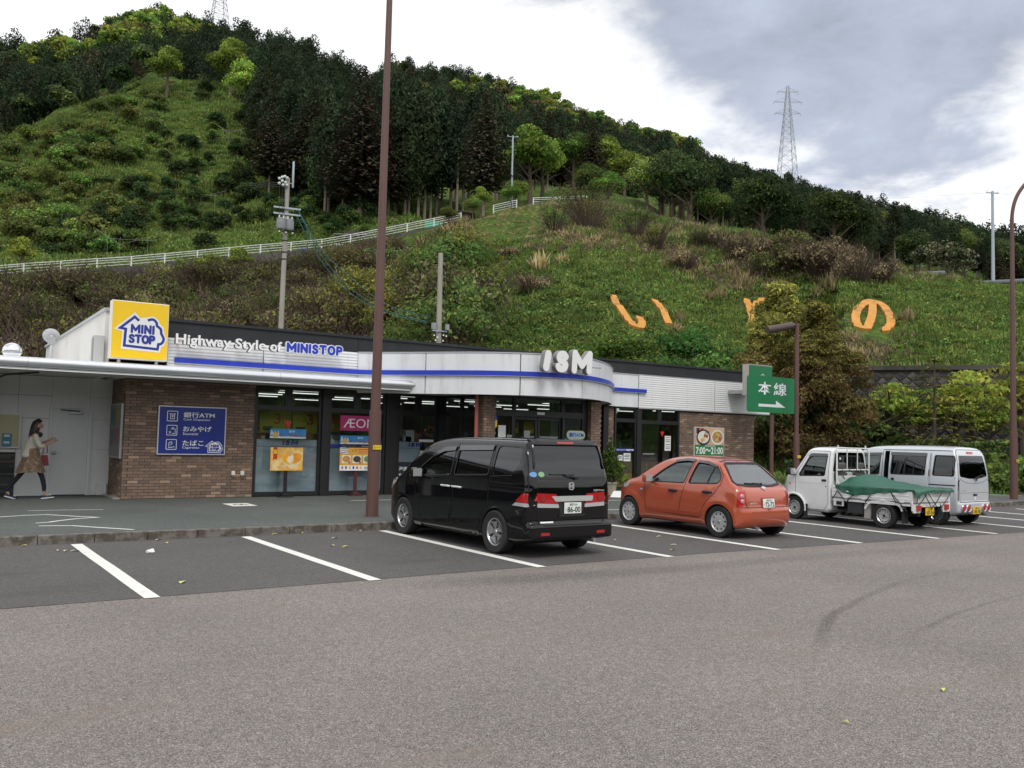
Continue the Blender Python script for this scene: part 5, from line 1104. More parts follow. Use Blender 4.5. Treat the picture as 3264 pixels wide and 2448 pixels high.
# ================================================================ black minivan
def minivan():
 t = thing('minivan', 'black people carrier with tinted windows and wide red tail lamps parked before the entrance', 'minivan', (8.43, 10.5, .004), R(1.4))
 paint = mat('black_car_paint', (.004, .004, .005), .35, 0., .0, coat=1.)
 side = spline([(.10, .25), (.03, .34), (.0, .46), (.0, .50)], 3)+spline([(.045, .53), (.05, .72), (.06, .95), (.085, 1.13), (.16, 1.42), (.25, 1.66), (.33, 1.735), (.6, 1.765), (1.3, 1.785), (2.2, 1.765), (2.75, 1.70), (3.1, 1.59), (3.5, 1.36), (3.85, 1.11), (4.02, 1.03), (4.3, .96), (4.5, .86), (4.6, .72), (4.64, .55), (4.63, .36), (4.55, .24)], 4)+[(4.3, .19), (.4, .2)]
 plan = [(0, .45), (.012, .66), (.05, .76), (.15, .82), (.5, .8475), (3.7, .8475), (4.15, .81), (4.45, .69), (4.58, .5), (4.64, .2), (4.642, 0)]; plan[0] = (0, .45); plan = [(-.001, 0)]+plan
 front = spline([(.76, .18), (.83, .24), (.8475, .42), (.8475, .70), (.838, .92), (.812, 1.12), (.765, 1.40), (.715, 1.62), (.66, 1.715), (.5, 1.765), (.25, 1.785), (0, 1.79)], 3)
 ar = [(.885, .325), (3.74, .325)]
 def extra(D, x, y, z):                       # rear bumper step and shoulder crease
  b = smax(smax(np.abs(x)-.80, np.maximum(-y+.0, y-.5), .05), np.maximum(.27-z, z-.505), .04); b = b+0*D; D = smin(D, b, .03)
  cr = np.clip(1-np.abs(z-1.035)/.03, 0, 1)*np.clip((np.abs(x)-.7)/.1, 0, 1)*.006; return D+cr
 sh = Shell(side, plan, front, (.10, .06), .025, .36, .055, [(a, .36) for a, b in ar], extra)
 w1 = rpoly([(2.16, 1.58), (2.52, 1.545), (2.85, 1.42), (3.18, 1.235), (3.36, 1.10), (3.26, 1.075), (2.22, 1.13)], .05)
 w2 = rpoly([(1.09, 1.615), (2.06, 1.585), (2.12, 1.135), (1.14, 1.185)], .05); w3 = rpoly([(.36, 1.62), (.98, 1.64), (1.04, 1.19), (.47, 1.245), (.34, 1.40)], .09)
 wb = rpoly([(-.70, 1.655), (.70, 1.655), (.795, 1.20), (-.795, 1.20)], .05); ws = rpoly([(-.62, 1.56), (.62, 1.56), (.72, 1.12), (-.72, 1.12)], .08)
 body = make_body('body', sh, paint, t, [('s', w1), ('s', w2), ('s', w3), ('b', wb), ('f', ws)], ar, .365)
 grow = lambda p, g: [(a+(a-cx)*g, b+(b-cz)*g) for cx, cz in [(sum(q[0] for q in p)/len(p), sum(q[1] for q in p)/len(p))] for a, b in p]
 for d in ('l', 'r'):
  # the panes sit flush with the body
  sh.patch('window', d, grow(w1, .02), -.012, G_mid if d == 'r' else glass('front_tint', (.30, .36, .33), .006, .07), t, .004); sh.patch('window', d, grow(w2, .02), -.012, G_dark, t, .004); sh.patch('window', d, grow(w3, .02), -.012, G_dark, t, .004)
  for q, n in ((w1, 'window_seal'), (w2, 'window_seal')): sh.seam(n, d, q, .022, M_trim, t, .003, True)
  sh.patch('rain_visor', d, [(2.14, 1.60), (2.5, 1.575), (2.85, 1.455), (2.83, 1.40), (2.5, 1.505), (2.17, 1.53)], .022, glass('smoked_visor', (.10, .10, .10), .1, .12), t, .004); sh.patch('rain_visor', d, [(1.07, 1.645), (2.05, 1.615), (2.07, 1.535), (1.09, 1.565)], .022, glass('smoked_visor', (.10, .10, .10), .1, .12), t, .004)
  # doors: front door and sliding door panels stand a hair proud, with their gap lines
  fd = rpoly([(2.12, 1.07), (3.30, 1.03), (3.36, .90), (3.22, .62), (3.12, .36), (2.2, .33), (2.13, .6)], .05); rd = rpoly([(1.10, 1.12), (2.08, 1.08), (2.09, .6), (2.16, .33), (1.32, .34), (1.28, .55), (1.12, .72)], .05)
  for pp in (fd, rd):
   dd = sh.patch('door', d, pp, .004, paint, t, .012, step=.09)
  sh.seam('door_gap', d, [(2.105, 1.66), (2.10, 1.1), (2.11, .6), (2.18, .31)], .012, M_under, t, .0025); sh.seam('door_gap', d, [(1.05, 1.66), (1.07, 1.15), (1.09, .72), (1.25, .55), (1.29, .33)], .011, M_under, t, .0025); sh.seam('door_gap', d, [(3.42, 1.05), (3.38, .9), (3.24, .62), (3.14, .34)], .011, M_under, t, .0025)
  for ya in (2.32, 1.98):
   a = sh.hit(d, ya-.11, .945, .03)[0]; b = sh.hit(d, ya+.11, .945, .03)[0]; mb = MB(); mb.tube([sh.hit(d, ya-.12, .945, -.01)[0], a, b, sh.hit(d, ya+.12, .945, -.01)[0]], [.013, .017, .017, .013], M_chrome, 10); mb.build('door_handle', t)
  sh.patch('sill_skirt', d, [(1.3, .30), (3.35, .27), (3.3, .20), (1.35, .22)], .014, paint, t, .03); sh.seam('rocker_line', d, [(1.3, .315), (3.33, .285)], .012, M_under, t, .004)
  sh.seam('beltline_chrome', d, [(.5, 1.205), (1.05, 1.165)], .010, M_trim, t, .006)
  sh.patch('headlamp', d, rpoly([(4.02, 1.0), (4.28, .935), (4.45, .83), (4.42, .76), (4.2, .83), (4.05, .92)], .03), .005, M_clear, t, .02)
 sh.patch('windscreen', 'f', ws, -.01, G_mid, t, .004); sh.patch('rear_window', 'b', wb, .003, G_dark, t, .006)
 sh.seam('tailgate_gap', 'b', [(-.775, .98), (-.78, 1.16), (-.72, 1.60), (-.62, 1.715), (.62, 1.715), (.72, 1.60), (.78, 1.16), (.775, .98)], .012, M_under, t, .003)
 sh.seam('tailgate_gap', 'b', [(-.63, .76), (-.63, .52), (-.56, .49), (.56, .49), (.63, .52), (.63, .76)], .012, M_under, t, .003); sh.seam('panel_line', 'b', [(-.76, 1.165), (.76, 1.165)], .007, M_trim, t, .004)
 bs = sh.patch('spoiler', 'b', [(-.66, 1.73), (.66, 1.73), (.70, 1.665), (-.70, 1.665)], .03, paint, t, .03); sh.patch('stop_lamp', 'b', [(-.16, 1.70), (.16, 1.70), (.16, 1.68), (-.16, 1.68)], .034, M_redlens, bs, .01)
 # lamps: red upper, clear lower, wrapping on to the flanks
 for sg in (-1, 1):
  L1 = rpoly([(sg*.26, .80), (sg*.30, .945), (sg*.66, .965), (sg*.66, .82)], .02); l = sh.patch('tail_light', 'b', L1, .012, M_redlens, t, .03)
  sh.patch('reversing_lens', 'b', rpoly([(sg*.25, .74), (sg*.26, .795), (sg*.655, .815), (sg*.655, .755)], .015), .012, M_clear, l, .03)
  for q in (.56,): c = sh.hit('b', sg*q, .885, .022)[0]; MB().lathe([(0, .0), (.055, 0), (.05, -.006), (.0, -.004)], mat('lamp_ring', (.30, .006, .01), .2, coat=1), Matrix.Translation(c) @ Matrix.Rotation(R(90), 4, 'X'), 20).build('lamp_ring', l)
  d = 'l' if sg < 0 else 'r'; l2 = sh.patch('tail_light', d, rpoly([(.035, .965), (.20, .955), (.36, .84), (.34, .825), (.035, .825)], .02), .010, M_redlens, t, .03); sh.patch('reversing_lens', d, rpoly([(.035, .815), (.36, .815), (.44, .765), (.035, .76)], .015), .010, M_clear, l2, .03)
  sh.patch('rear_reflector', 'b', [(sg*.46, .385), (sg*.62, .39), (sg*.62, .345), (sg*.46, .345)], .008, M_redlens, t, .02)
 sh.patch('chrome_bar', 'b', rpoly([(-.40, .915), (.42, .915), (.40, .835), (-.32, .835)], .02), .022, M_chrome, t, .03)
 sh.patch('plate_recess', 'b', [(-.28, .825), (.28, .825), (.20, .63), (-.20, .63)], .002, mat('dark_recess', (.02, .021, .023), .4), t, .01); sh.patch('plate_ledge', 'b', [(-.26, .64), (.26, .64), (.24, .61), (-.24, .61)], .02, M_trim, t, .03)
 plate(t, .01, sh.hit('b', 0, .73, .018)[0].y, .735, M_platew, '愛媛500', '86-00', 'う')
 c = sh.hit('b', .0, 1.06, .006)[0]; mb = MB()                                   # square emblem with H bars
 for q in ribbon(rrect(-.045, .045, -.05, .05, .025, 3), .012, True)+[[(-.024, -.03), (-.012, -.03), (-.016, .035), (-.03, .035)], [(.012, -.03), (.024, -.03), (.03, .035), (.016, .035)], [(-.016, -.006), (.016, -.006), (.016, .006), (-.016, .006)]]:
  mb.add([c+Vector((a, -.004, b)) for a, b in q]+[c+Vector((a, .01, b)) for a, b in q], [(0, 1, 2, 3), (0, 4, 5, 1), (1, 5, 6, 2), (2, 6, 7, 3), (3, 7, 4, 0)], M_chrome)
 mb.build('emblem', t)
 fb = lambda a, b, d=0.: sh.hit('b', a, b, .006)[0]; text('name_badge', 'STEPWGN', M_chrome, t, (.44, .66, .975, 1.005), fb, bold=.02, wc=False); sh.patch('data_sticker', 'b', [(-.60, .545), (-.36, .545), (-.36, .52), (-.60, .52)], .004, M_paper, t, .003, step=.1)
 for x, m in ((-.70, mat('sticker_blue', (.15, .33, .62), .5)), (-.56, mat('sticker_green', (.22, .45, .22), .5))): sh.patch('oval_sticker', 'b', circle(x, 1.235, .052, 16, 1.1, .75), .012, m, t, .003, step=.04)
 wiper(t, sh, 'b', (.10, 1.175), (-.16, 1.235), (-.40, 1.235), (.06, 1.225))
 for x in (-.36, .36): seat(t, x, 2.45, .62, M_cabin); seat(t, x, 1.55, .62, M_cabin); seat(t, x, .75, .62, M_cabin, .46, .5)
 sh_ = mat('yellow_cloth', (.55, .42, .06), .8); MB().box(-.62, -.56, 1.78, 1.95, 1.05, 1.45, sh_, bev=.02).build('hanging_cloth', t)
 steering(t, .36, 3.05, .98); MB().box(-.68, .68, 3.15, 3.6, .7, 1.02, M_cabin, bev=.06).build('dashboard', t)
 mirror(t, -.93, 3.15, 1.12, paint); mirror(t, .93, 3.15, 1.12, paint)
 MB().box(-.7, .7, .3, 4.3, .2, .36, M_under).build('underbody', t)
 for x, s_ in ((-.745, -1), (.745, 1)):
  for y in (.885, 3.74): wheel(t, x, y, .328, .205, .205, 'alloy5', s_, .2 if y < 2 else .5)
 MB().tube([(.42, -.01, .24), (.42, .5, .26)], .03, M_steel, 10).build('exhaust', t)
minivan()
# ================================================================ orange-red hatchback
def hatchback():
 t = thing('hatchback', 'small rounded orange red hatchback parked between the black van and the white pickup', 'hatchback', (13.46, 10.90, .004), R(.9))
 paint = mat('orange_red_car_paint', (.43, .082, .036), .28, .15, .5, coat=1., var=.03)
 side = spline([(.14, .2), (.04, .29), (.0, .42), (.015, .54), (.065, .60), (.085, .70), (.12, .83), (.20, .93), (.34, 1.01), (.50, 1.16), (.66, 1.31), (.80, 1.405), (1.05, 1.475), (1.4, 1.515), (1.75, 1.51), (2.05, 1.455), (2.35, 1.32), (2.68, 1.12), (2.86, 1.015), (3.1, .955), (3.35, .85), (3.53, .71), (3.63, .56), (3.675, .42), (3.65, .28), (3.55, .2)], 4)+[(3.3, .17), (.4, .17)]
 plan = [(-.001, 0), (0, .30), (.02, .5), (.09, .66), (.22, .76), (.45, .81), (.9, .83), (2.6, .825), (3.1, .775), (3.4, .66), (3.57, .5), (3.67, .25), (3.69, 0)]
 front = spline([(.68, .16), (.78, .22), (.822, .38), (.83, .55), (.815, .74), (.785, .88), (.755, .97), (.69, 1.15), (.60, 1.33), (.54, 1.405), (.42, 1.465), (.22, 1.505), (0, 1.52)], 3)
 ar = [(.575, .295), (3.005, .295)]
 def extra(D, x, y, z):
  for ya in (.575, 3.005):                     # swollen wheel arches
   r = np.sqrt((y-ya)**2+(z-.30)**2); D = D-.022*np.exp(-((r-.36)/.09)**2)*np.clip((np.abs(x)-.6)/.15, 0, 1)
  return D
 sh = Shell(side, plan, front, (.14, .07), .025, .36, .055, [(a, .33) for a, b in ar], extra)
 w1 = rpoly([(1.40, 1.395), (1.60, 1.405), (1.85, 1.37), (2.12, 1.215), (2.38, 1.02), (2.42, .95), (1.50, .965)], .05); w2 = rpoly([(.76, 1.30), (1.0, 1.365), (1.29, 1.385), (1.39, .965), (.66, 1.0), (.60, 1.07), (.62, 1.17)], .06)
 wb = rpoly([(-.47, 1.375), (.47, 1.375), (.64, 1.06), (.61, 1.0), (.3, .965), (-.3, .965), (-.61, 1.0), (-.64, 1.06)], .05); ws = rpoly([(-.50, 1.40), (.50, 1.40), (.66, 1.05), (-.66, 1.05)], .07)
 make_body('body', sh, paint, t, [('s', w1), ('s', w2), ('b', wb), ('f', ws)], ar, .33)
 for d in ('l', 'r'):
  sh.patch('window', d, w1, -.012, G_mid, t, .004); sh.patch('window', d, w2, -.012, G_mid, t, .004)
  for q in (w1, w2): sh.seam('window_seal', d, q, .024, M_trim, t, .003, True)
  sh.seam('window_bar', d, [(.835, 1.335), (.92, .985)], .022, M_trim, t, -.004)
  sh.patch('rain_visor', d, [(1.37, 1.42), (1.62, 1.432), (1.88, 1.39), (1.86, 1.35), (1.6, 1.385), (1.39, 1.375)], .018, glass('smoked_visor', (.10, .10, .10), .1, .12), t, .004); sh.patch('rain_visor', d, [(.74, 1.31), (1.0, 1.39), (1.30, 1.41), (1.29, 1.365), (1.0, 1.345), (.77, 1.285)], .018, glass('smoked_visor', (.10, .10, .10), .1, .12), t, .004)
  fd = rpoly([(1.50, .93), (2.45, .91), (2.50, .80), (2.46, .40), (1.62, .37), (1.58, .6)], .06); rd = rpoly([(.64, .96), (1.44, .93), (1.52, .6), (1.56, .37), (1.02, .37), (.98, .52), (.88, .66), (.70, .82)], .06)
  for pp in (fd, rd): sh.patch('door', d, pp, .004, paint, t, .012, step=.09)
  sh.seam('door_gap', d, [(1.34, 1.44), (1.455, .95), (1.545, .6), (1.585, .34), (1.0, .34)], .010, M_under, t, .0025); sh.seam('door_gap', d, [(2.60, .97), (2.54, .8), (2.50, .38), (1.6, .345)], .010, M_under, t, .0025); sh.seam('door_gap', d, [(.72, 1.31), (.56, 1.15), (.58, 1.0), (.68, .83), (.88, .65), (.99, .5), (1.0, .36)], .010, M_under, t, .0025)
  for ya, z in ((1.745, .805), (.86, .825)):
   mb = MB(); a, b = sh.hit(d, ya-.085, z, .03)[0], sh.hit(d, ya+.085, z, .03)[0]; mb.tube([sh.hit(d, ya-.1, z, -.01)[0], a, b, sh.hit(d, ya+.1, z, -.01)[0]], [.02, .026, .026, .02], M_trim, 10); mb.build('door_handle', t)
  sh.patch('door_molding', d, [(1.06, .43), (2.44, .43), (2.44, .36), (1.05, .36)], .010, mat('dull_orange_molding', (.30, .05, .02), .5), t, .02, step=.12)
  sh.patch('side_repeater', d, rpoly([(2.60, .79), (2.67, .79), (2.67, .76), (2.60, .76)], .01), .01, M_clear, t, .02); sh.patch('headlamp', d, circle(3.17, .86, .10, 16, 1.3, .8), .008, M_clear, t, .03)
 for sg in (-1, 1):
  l = sh.patch('tail_light', 'b', rpoly([(sg*.60, .875), (sg*.72, .87), (sg*.75, .60), (sg*.645, .60)], .03), .010, M_redlens, t, .04)
  for z, m in ((.795, mat('pink_lens', (.55, .22, .24), .15, coat=1)), (.70, mat('pink_lens', (.55, .22, .24), .15, coat=1))):
   c = sh.hit('b', sg*.665, z, .016)[0]; n = sh.hit('b', sg*.665, z)[1]; MB().lathe([(0, .012), (.03, .009), (.04, 0)], m, Matrix.Translation(c) @ n.to_track_quat('Z', 'Y').to_matrix().to_4x4(), 16).build('round_lens', l)
 sh.patch('windscreen', 'f', ws, -.01, G_mid, t, .004); rw = sh.patch('rear_window', 'b', wb, .002, glass('rear_hatch_glass', (.42, .46, .44), .006, .16), t, .006); sh.seam('window_seal', 'b', wb, .03, M_trim, t, .0105, True)
 sh.patch('stop_lamp', 'b', rpoly([(-.06, 1.41), (.06, 1.41), (.06, 1.39), (-.06, 1.39)], .008), .006, M_redlens, t, .015)
 sh.seam('tailgate_gap', 'b', [(-.56, .575), (-.60, .66), (-.575, .88), (-.66, 1.05), (-.50, 1.40), (-.3, 1.43), (.3, 1.43), (.50, 1.40), (.66, 1.05), (.575, .88), (.60, .66), (.56, .575)], .010, M_under, t, .0025); sh.seam('bumper_gap', 'b', [(-.68, .585), (.68, .585)], .012, M_under, t, .0025)
 sh.patch('plate_recess', 'b', rpoly([(-.20, .76), (.20, .76), (.20, .565), (-.20, .565)], .02), .002, mat('dull_orange_molding', (.30, .05, .02), .5), t, .01); plate(t, .0, sh.hit('b', 0, .66, .022)[0].y, .66, M_platew, '愛媛500', '72-72', 'の', R(-6))
 c, n = sh.hit('b', 0, .925, .012); Mq = Matrix.Translation(c) @ n.to_track_quat('Z', 'Y').to_matrix().to_4x4(); mb = MB(); mb.lathe([(.030, -.012), (.030, .006), (.037, .012), (.046, .006), (.046, -.012)], M_chrome, Mq, 24); mb.box(-.056, .056, -.010, .010, -.006, .016, M_chrome, Mq, bev=.003); mb.build('ring_emblem', t)
 sh.patch('release_handle', 'b', rpoly([(-.05, .555), (.05, .555), (.04, .53), (-.04, .53)], .012), .012, mat('dull_orange_molding', (.30, .05, .02), .5), t, .02)
 fb = lambda a, b, d=0.: sh.hit('b', a, b, .006)[0]; text('name_badge', 'MARCH', M_chrome, t, (-.50, -.31, .645, .675), fb, bold=.03, wc=False)
 wiper(t, sh, 'b', (.02, .975), (-.2, 1.0), (-.38, 1.01), (.02, .99))
 cl = mat('light_grey_seat', (.30, .30, .29), .8)
 for x in (-.34, .34): seat(t, x, 1.95, .48, cl); seat(t, x, 1.15, .48, cl, .5, .5)
 steering(t, .34, 2.42, .88); MB().box(-.66, .66, 2.45, 2.85, .6, .92, M_cabin, bev=.06).build('dashboard', t); MB().box(-.55, .55, .42, .8, .82, .84, M_cabin).build('parcel_shelf', t)
 mirror(t, -.90, 2.36, 1.01, paint); mirror(t, .90, 2.36, 1.01, paint); MB().box(-.66, .66, .25, 3.4, .19, .36, M_under).build('underbody', t)
 for x, s_ in ((-.725, -1), (.725, 1)):
  for y in (.575, 3.005): wheel(t, x, y, .296, .175, .185, 'cover', s_, .1)
 MB().tube([(-.30, .06, .20), (-.30, .5, .22)], .026, M_steel, 10).build('exhaust', t)
hatchback()
# ================================================================ white pickup with a green tarpaulin
def pickup():
 t = thing('pickup_truck', 'small white flatbed pickup truck with its load roped under a green tarpaulin', 'pickup truck', (18.33, 12.60, .004), R(.4))
 paint = mat('white_car_paint', (.72, .735, .74), .3, 0., .5, coat=.8, var=.03)
 side = spline([(0, .42), (-.005, .9), (.0, 1.50), (.03, 1.66), (.12, 1.72), (.35, 1.745), (.56, 1.715), (.68, 1.63)], 3)[:-1]+spline([(.68, 1.63), (.84, 1.37), (1.0, 1.13)], 3)[:-1]+spline([(1.0, 1.13), (1.18, 1.055), (1.33, .93), (1.395, .76), (1.41, .5), (1.39, .32), (1.28, .22)], 3)+[(.1, .2), (.0, .3)]
 plan = [(-.02, 0), (-.019, .66), (.01, .715), (.06, .735), (1.0, .735), (1.2, .71), (1.33, .62), (1.39, .45), (1.415, 0)]
 front = spline([(.66, .2), (.72, .28), (.735, .5), (.7375, .85), (.722, 1.05), (.69, 1.28), (.645, 1.53), (.60, 1.65), (.45, 1.715), (0, 1.745)], 3)
 ar = [(1.0, .275)]
 sh = Shell(side, plan, front, (.06, .05), .022, .42, .05, [(1.0, .32)])
 w1 = rpoly([(.13, 1.53), (.54, 1.53), (.62, 1.47), (.86, 1.06), (.84, 1.03), (.17, 1.06)], .045); wb = rpoly([(-.40, 1.52), (.40, 1.52), (.43, 1.26), (-.43, 1.26)], .06); ws = rpoly([(-.54, 1.60), (.54, 1.60), (.64, 1.15), (-.64, 1.15)], .07)
 make_body('cab', sh, paint, t, [('s', w1), ('f', ws)], ar, .315)
 for d in ('l', 'r'):
  sh.patch('window', d, w1, -.010, G_mid, t, .004); sh.seam('window_seal', d, w1, .028, M_trim, t, .003, True); sh.patch('rain_visor', d, [(.12, 1.565), (.56, 1.565), (.64, 1.50), (.61, 1.46), (.53, 1.50), (.13, 1.505)], .018, glass('smoked_visor', (.10, .10, .10), .1, .12), t, .004)
  dr = rpoly([(.07, 1.62), (.58, 1.62), (.66, 1.54), (.90, 1.14), (.96, 1.0), (.96, .64), (.74, .45), (.66, .27), (.18, .27), (.07, .42)], .04)
  hole = [((a-.45)*1.05+.45, (b-1.3)*1.05+1.3) for a, b in w1]
  dd = sh.patch('door', d, dr, .003, paint, t, .010, [hole], .08); sh.seam('door_gap', d, dr, .009, M_trim, t, .0035, True)
  sh.patch('door_handle', d, rpoly([(.115, .975), (.235, .975), (.235, .925), (.115, .925)], .015), .012, M_trim, dd, .02); c = sh.hit(d, .12, .82, .008)[0]; MB().sphere(c, .014, M_trim, 8, 6).build('key_lock', dd)
  c, n = sh.hit(d, 1.12, .83, .0); MB().lathe([(0, .012), (.018, .010), (.024, 0)], mat('orange_red_lens', (.6, .07, .02), .2, coat=1), Matrix.Translation(c) @ n.to_track_quat('Z', 'Y').to_matrix().to_4x4(), 14).build('side_repeater', t)
  sh.seam('pressing_line', d, [(.1, .87), (1.28, .87)], .007, mat('white_paint_crease', (.45, .46, .46), .5), t, .0045)
  sg = -1 if d == 'l' else 1; pts = []
  mb = MB(); n = 16                                     # flared front arch
  for k in range(n+1): a = R(-10+200*k/n); pts.append(Vector((sg*.742, 1.0+.335*math.cos(a), .275+.335*math.sin(a))))
  mb.tube(pts, .026, paint, 8); mb.build('arch_flare', t); MB().box(sg*.735-.02, sg*.735+.005, .61, .70, .09, .38, M_rubber).build('mud_flap', t)
 sh.patch('windscreen', 'f', ws, -.010, G_mid, t, .004); bw = sh.patch('back_window', 'b', wb, .004, G_dark, t, .005); sh.seam('window_seal', 'b', wb, .03, M_trim, t, .006, True); c = sh.hit('b', -.37, 1.46, .012)[0]; MB().lathe([(0, 0), (.03, 0), (.03, -.003), (0, -.003)], M_paper, Matrix.Translation(c) @ Matrix.Rotation(R(90), 4, 'X'), 14).build('round_sticker', bw)
 seat(t, -.36, .36, .55, M_cabin, .5, .5); seat(t, .36, .36, .55, M_cabin, .5, .5); steering(t, .36, .78, 1.0); MB().box(-.62, .62, .85, 1.1, .7, 1.02, M_cabin, bev=.05).build('dashboard', t)
 mirror(t, -.86, .98, 1.12, M_trim); mirror(t, .86, .98, 1.12, M_trim)
 # load bed
 wp = paint; y0, y1 = -1.985, -.04
 mb = MB(); mb.box(-.70, .70, y0+.03, y1-.01, .61, .65, wp); mb.box(-.69, .69, y0+.03, y1-.01, .545, .605, mat('bed_underside', (.40, .41, .41), .6)); mb.build('bed_floor', t)
 def gate(x0, x1, ya, yb, name='bed_gate'):
  g = MB().box(x0, x1, ya, yb, .60, .865, wp, bev=.006); L_ = max(x1-x0, yb-ya)
  for z in (.66, .74, .82):
   if x1-x0 < .1: s_ = -1 if x0 < 0 else 1; g.box((x0 if s_ < 0 else x1)-.006, (x0 if s_ < 0 else x1)+.006, ya+.03, yb-.03, z-.012, z+.012, wp, bev=.003)
   else: g.box(x0+.03, x1-.03, ya-.006, ya+.004, z-.012, z+.012, wp, bev=.003)
  return g.build(name, t)
 gl = gate(-.735, -.705, y0+.04, y1); gate(.705, .735, y0+.04, y1); gt = gate(-.70, .70, y0, y0+.03, 'tailgate')
 for x in (-.72, .72): MB().box(x-.018, x+.018, y0-.004, y0+.036, .56, .875, wp, bev=.004).build('corner_post', t)
 for y in (-1.75, -1.3, -.85, -.4): mb = MB(); mb.box(-.747, -.736, y-.05, y+.05, .585, .625, wp, bev=.003); mb.build('gate_hinge', t)
 MB().box(-.735, .735, y0+.04, y1, .52, .56, wp).build('side_rail', t)
 for x in (-.4, .4): MB().box(x-.05, x+.05, y0+.05, 1.1, .30, .50, M_under).build('chassis_rail', t)
 mb = MB(); mb.box(-.45, .45, -1.9, 1.0, .36, .42, M_under); mb.box(-.05, .05, -1.4, -1.2, .2, .36, M_under); mb.tube([(-.5, -1.315, .265), (.5, -1.315, .265)], .05, M_under, 10); mb.build('axle_gear', t)
 MB().box(-.70, -.42, -.80, -.42, .26, .52, mat('battery_black', (.03, .032, .035), .6), bev=.01).build('battery_box', t); mb = MB(); mb.box(-.73, -.70, -.34, -.08, .40, .53, wp, bev=.005); mb.box(-.738, -.731, -.30, -.16, .425, .505, M_under); mb.build('tool_hatch', t); MB().box(-.68, -.45, -.98, -.82, .17, .52, mat('dusty_steel', (.34, .33, .31), .7), bev=.01).build('tank_bracket', t)
 for s_ in (-1, 1):                                      # rear mudguards: a bent strip round the wheel
  P = [(-1.315+a, .275+b) for a, b in ((-.42, .12), (-.39, .20), (-.30, .26), (.0, .285), (.28, .26), (.36, .20), (.42, .10))]; mb = MB()
  for (a, b), (c_, d_) in zip(P[:-1], P[1:]):
   mb.add([(s_*.735, a, b), (s_*.735, c_, d_), (s_*.50, c_, d_), (s_*.50, a, b)], [(0, 1, 2, 3)], wp); nx, nz = (b-d_), (c_-a); l = math.hypot(nx, nz); nx, nz = nx/l*.045, nz/l*.045
   mb.add([(s_*.737, a, b), (s_*.737, c_, d_), (s_*.737, c_+nx, d_+nz), (s_*.737, a+nx, b+nz)], [(0, 1, 2, 3)], wp)
  mb.build('mudguard', t, recalc=False); MB().box(s_*.62-.1, s_*.62+.1, -1.76, -1.74, .14, .45, M_rubber).build('mud_flap', t)
 # rear light panels, plate, ropes
 for s_ in (-1, 1):
  mb = MB(); f = lambda a, b, d=0.: Vector((s_*a, y0+.02-d, b)); mb.prism([(.34, .565), (.735, .565), (.735, .43), (.69, .38), (.45, .38), (.42, .47)], f, 0, .03, wp); o = mb.build('light_panel', t)
  mb = MB(); mb.box(s_*.545-.062, s_*.545+.062, y0-.06, y0-.012, .425, .545, mat('lamp_housing', (.45, .06, .04), .4), bev=.01); mb.box(s_*.545-.052, s_*.545+.052, y0-.066, y0-.061, .435, .535, M_redlens); mb.build('tail_light', o)
 plate(t, -.10, y0-.02, .405, M_platey, '愛媛480', '87-36', 'き', 0); MB().box(-.34, .34, y0+.0, y0+.03, .50, .565, wp).build('rear_rail', t)
 # cab guard frame
 gm = mat('guard_frame_paint', (.62, .64, .62), .4); mb = MB()
 for x in (-.62, .62): mb.tube([(x, -.09, .64), (x, -.09, 1.62), (x*.96, -.07, 1.69), (x*.9, -.06, 1.70)], .02, gm, 10); mb.tube([(x*.86, -.06, 1.68), (x*.86, -.06, 1.77)], .017, gm, 8); mb.tube([(x, -.09, .95), (x, -.35, .66)], .016, gm, 8)
 for z in (1.70, 1.20, 1.05): mb.tube([(-.60, -.07, z), (.60, -.07, z)], .018, gm, 10)
 for x in (-.21, .19): mb.tube([(x, -.075, 1.20), (x, -.075, 1.70)], .013, gm, 8)
 mb.box(-.60, .60, -.085, -.06, .70, 1.04, gm); mb.build('cab_guard', t)
 for x, s_ in ((-.655, -1), (.655, 1)):
  wheel(t, x, 1.0, .272, .145, .165, 'steel', s_, .3); wheel(t, x, -1.315, .272, .145, .165, 'steel', s_, .8)
 # tarpaulin over the load: its own thing on the truck bed
 T = thing('tarpaulin', 'crumpled green tarpaulin roped over the load on the white pickup bed', 'tarpaulin', (18.33, 12.60, .004), R(.4))
 nu, nv = 56, 60; vs = []; m = mat('green_tarp', (.020, .105, .066), .5, var=.12, vscale=5, bump=.6, bscale=9, dirt=(.045, .16, .10, .6), dscale=2.2)
 for j in range(nv+1):
  v = j/nv; y = -.14-1.90*v; top = np.interp(v, [0, .06, .16, .3, .5, .75, .92, 1], [.93, 1.06, 1.115, 1.06, .985, .925, .90, .885]); hwid = np.interp(v, [0, .1, .3, .6, 1], [.40, .44, .46, .52, .60])
  for i in range(nu+1):
   u = -1+2*i/nu; q = abs(u); s_ = 1 if u > 0 else -1
   n1 = mnoise.noise(Vector((u*2.2, y*2.4, 1.3))); n2 = mnoise.noise(Vector((u*7, y*6, 4.1)))
   if q < .55: x = s_*hwid*q/.55; z = top-.035*(q/.55)**2+.024*n1+.015*n2+.01*mnoise.noise(Vector((u*16, y*3, 9)))
   elif q < .78: k = (q-.55)/.23; x = s_*(hwid+(.748-hwid)*k); z = (top-.035)*(1-k)+.875*k+.012*n1+.01*n2
   else: k = (q-.78)/.22; x = s_*(.752+.012*n2+.014*math.sin(y*17)*k); z = .872-k*np.interp(v, [0, .1, .35, .62, .7, .85, 1], [.10, .17, .21, .13, .10, .08, .04])*(1+.35*n1)
   vs.append((x, y, z))
 for i in range(nu+1):                                   # rear flap hanging over the tailgate
  pass
 fs = [(j*(nu+1)+i, j*(nu+1)+i+1, (j+1)*(nu+1)+i+1, (j+1)*(nu+1)+i) for j in range(nv) for i in range(nu)]; k0 = len(vs); rows = 6
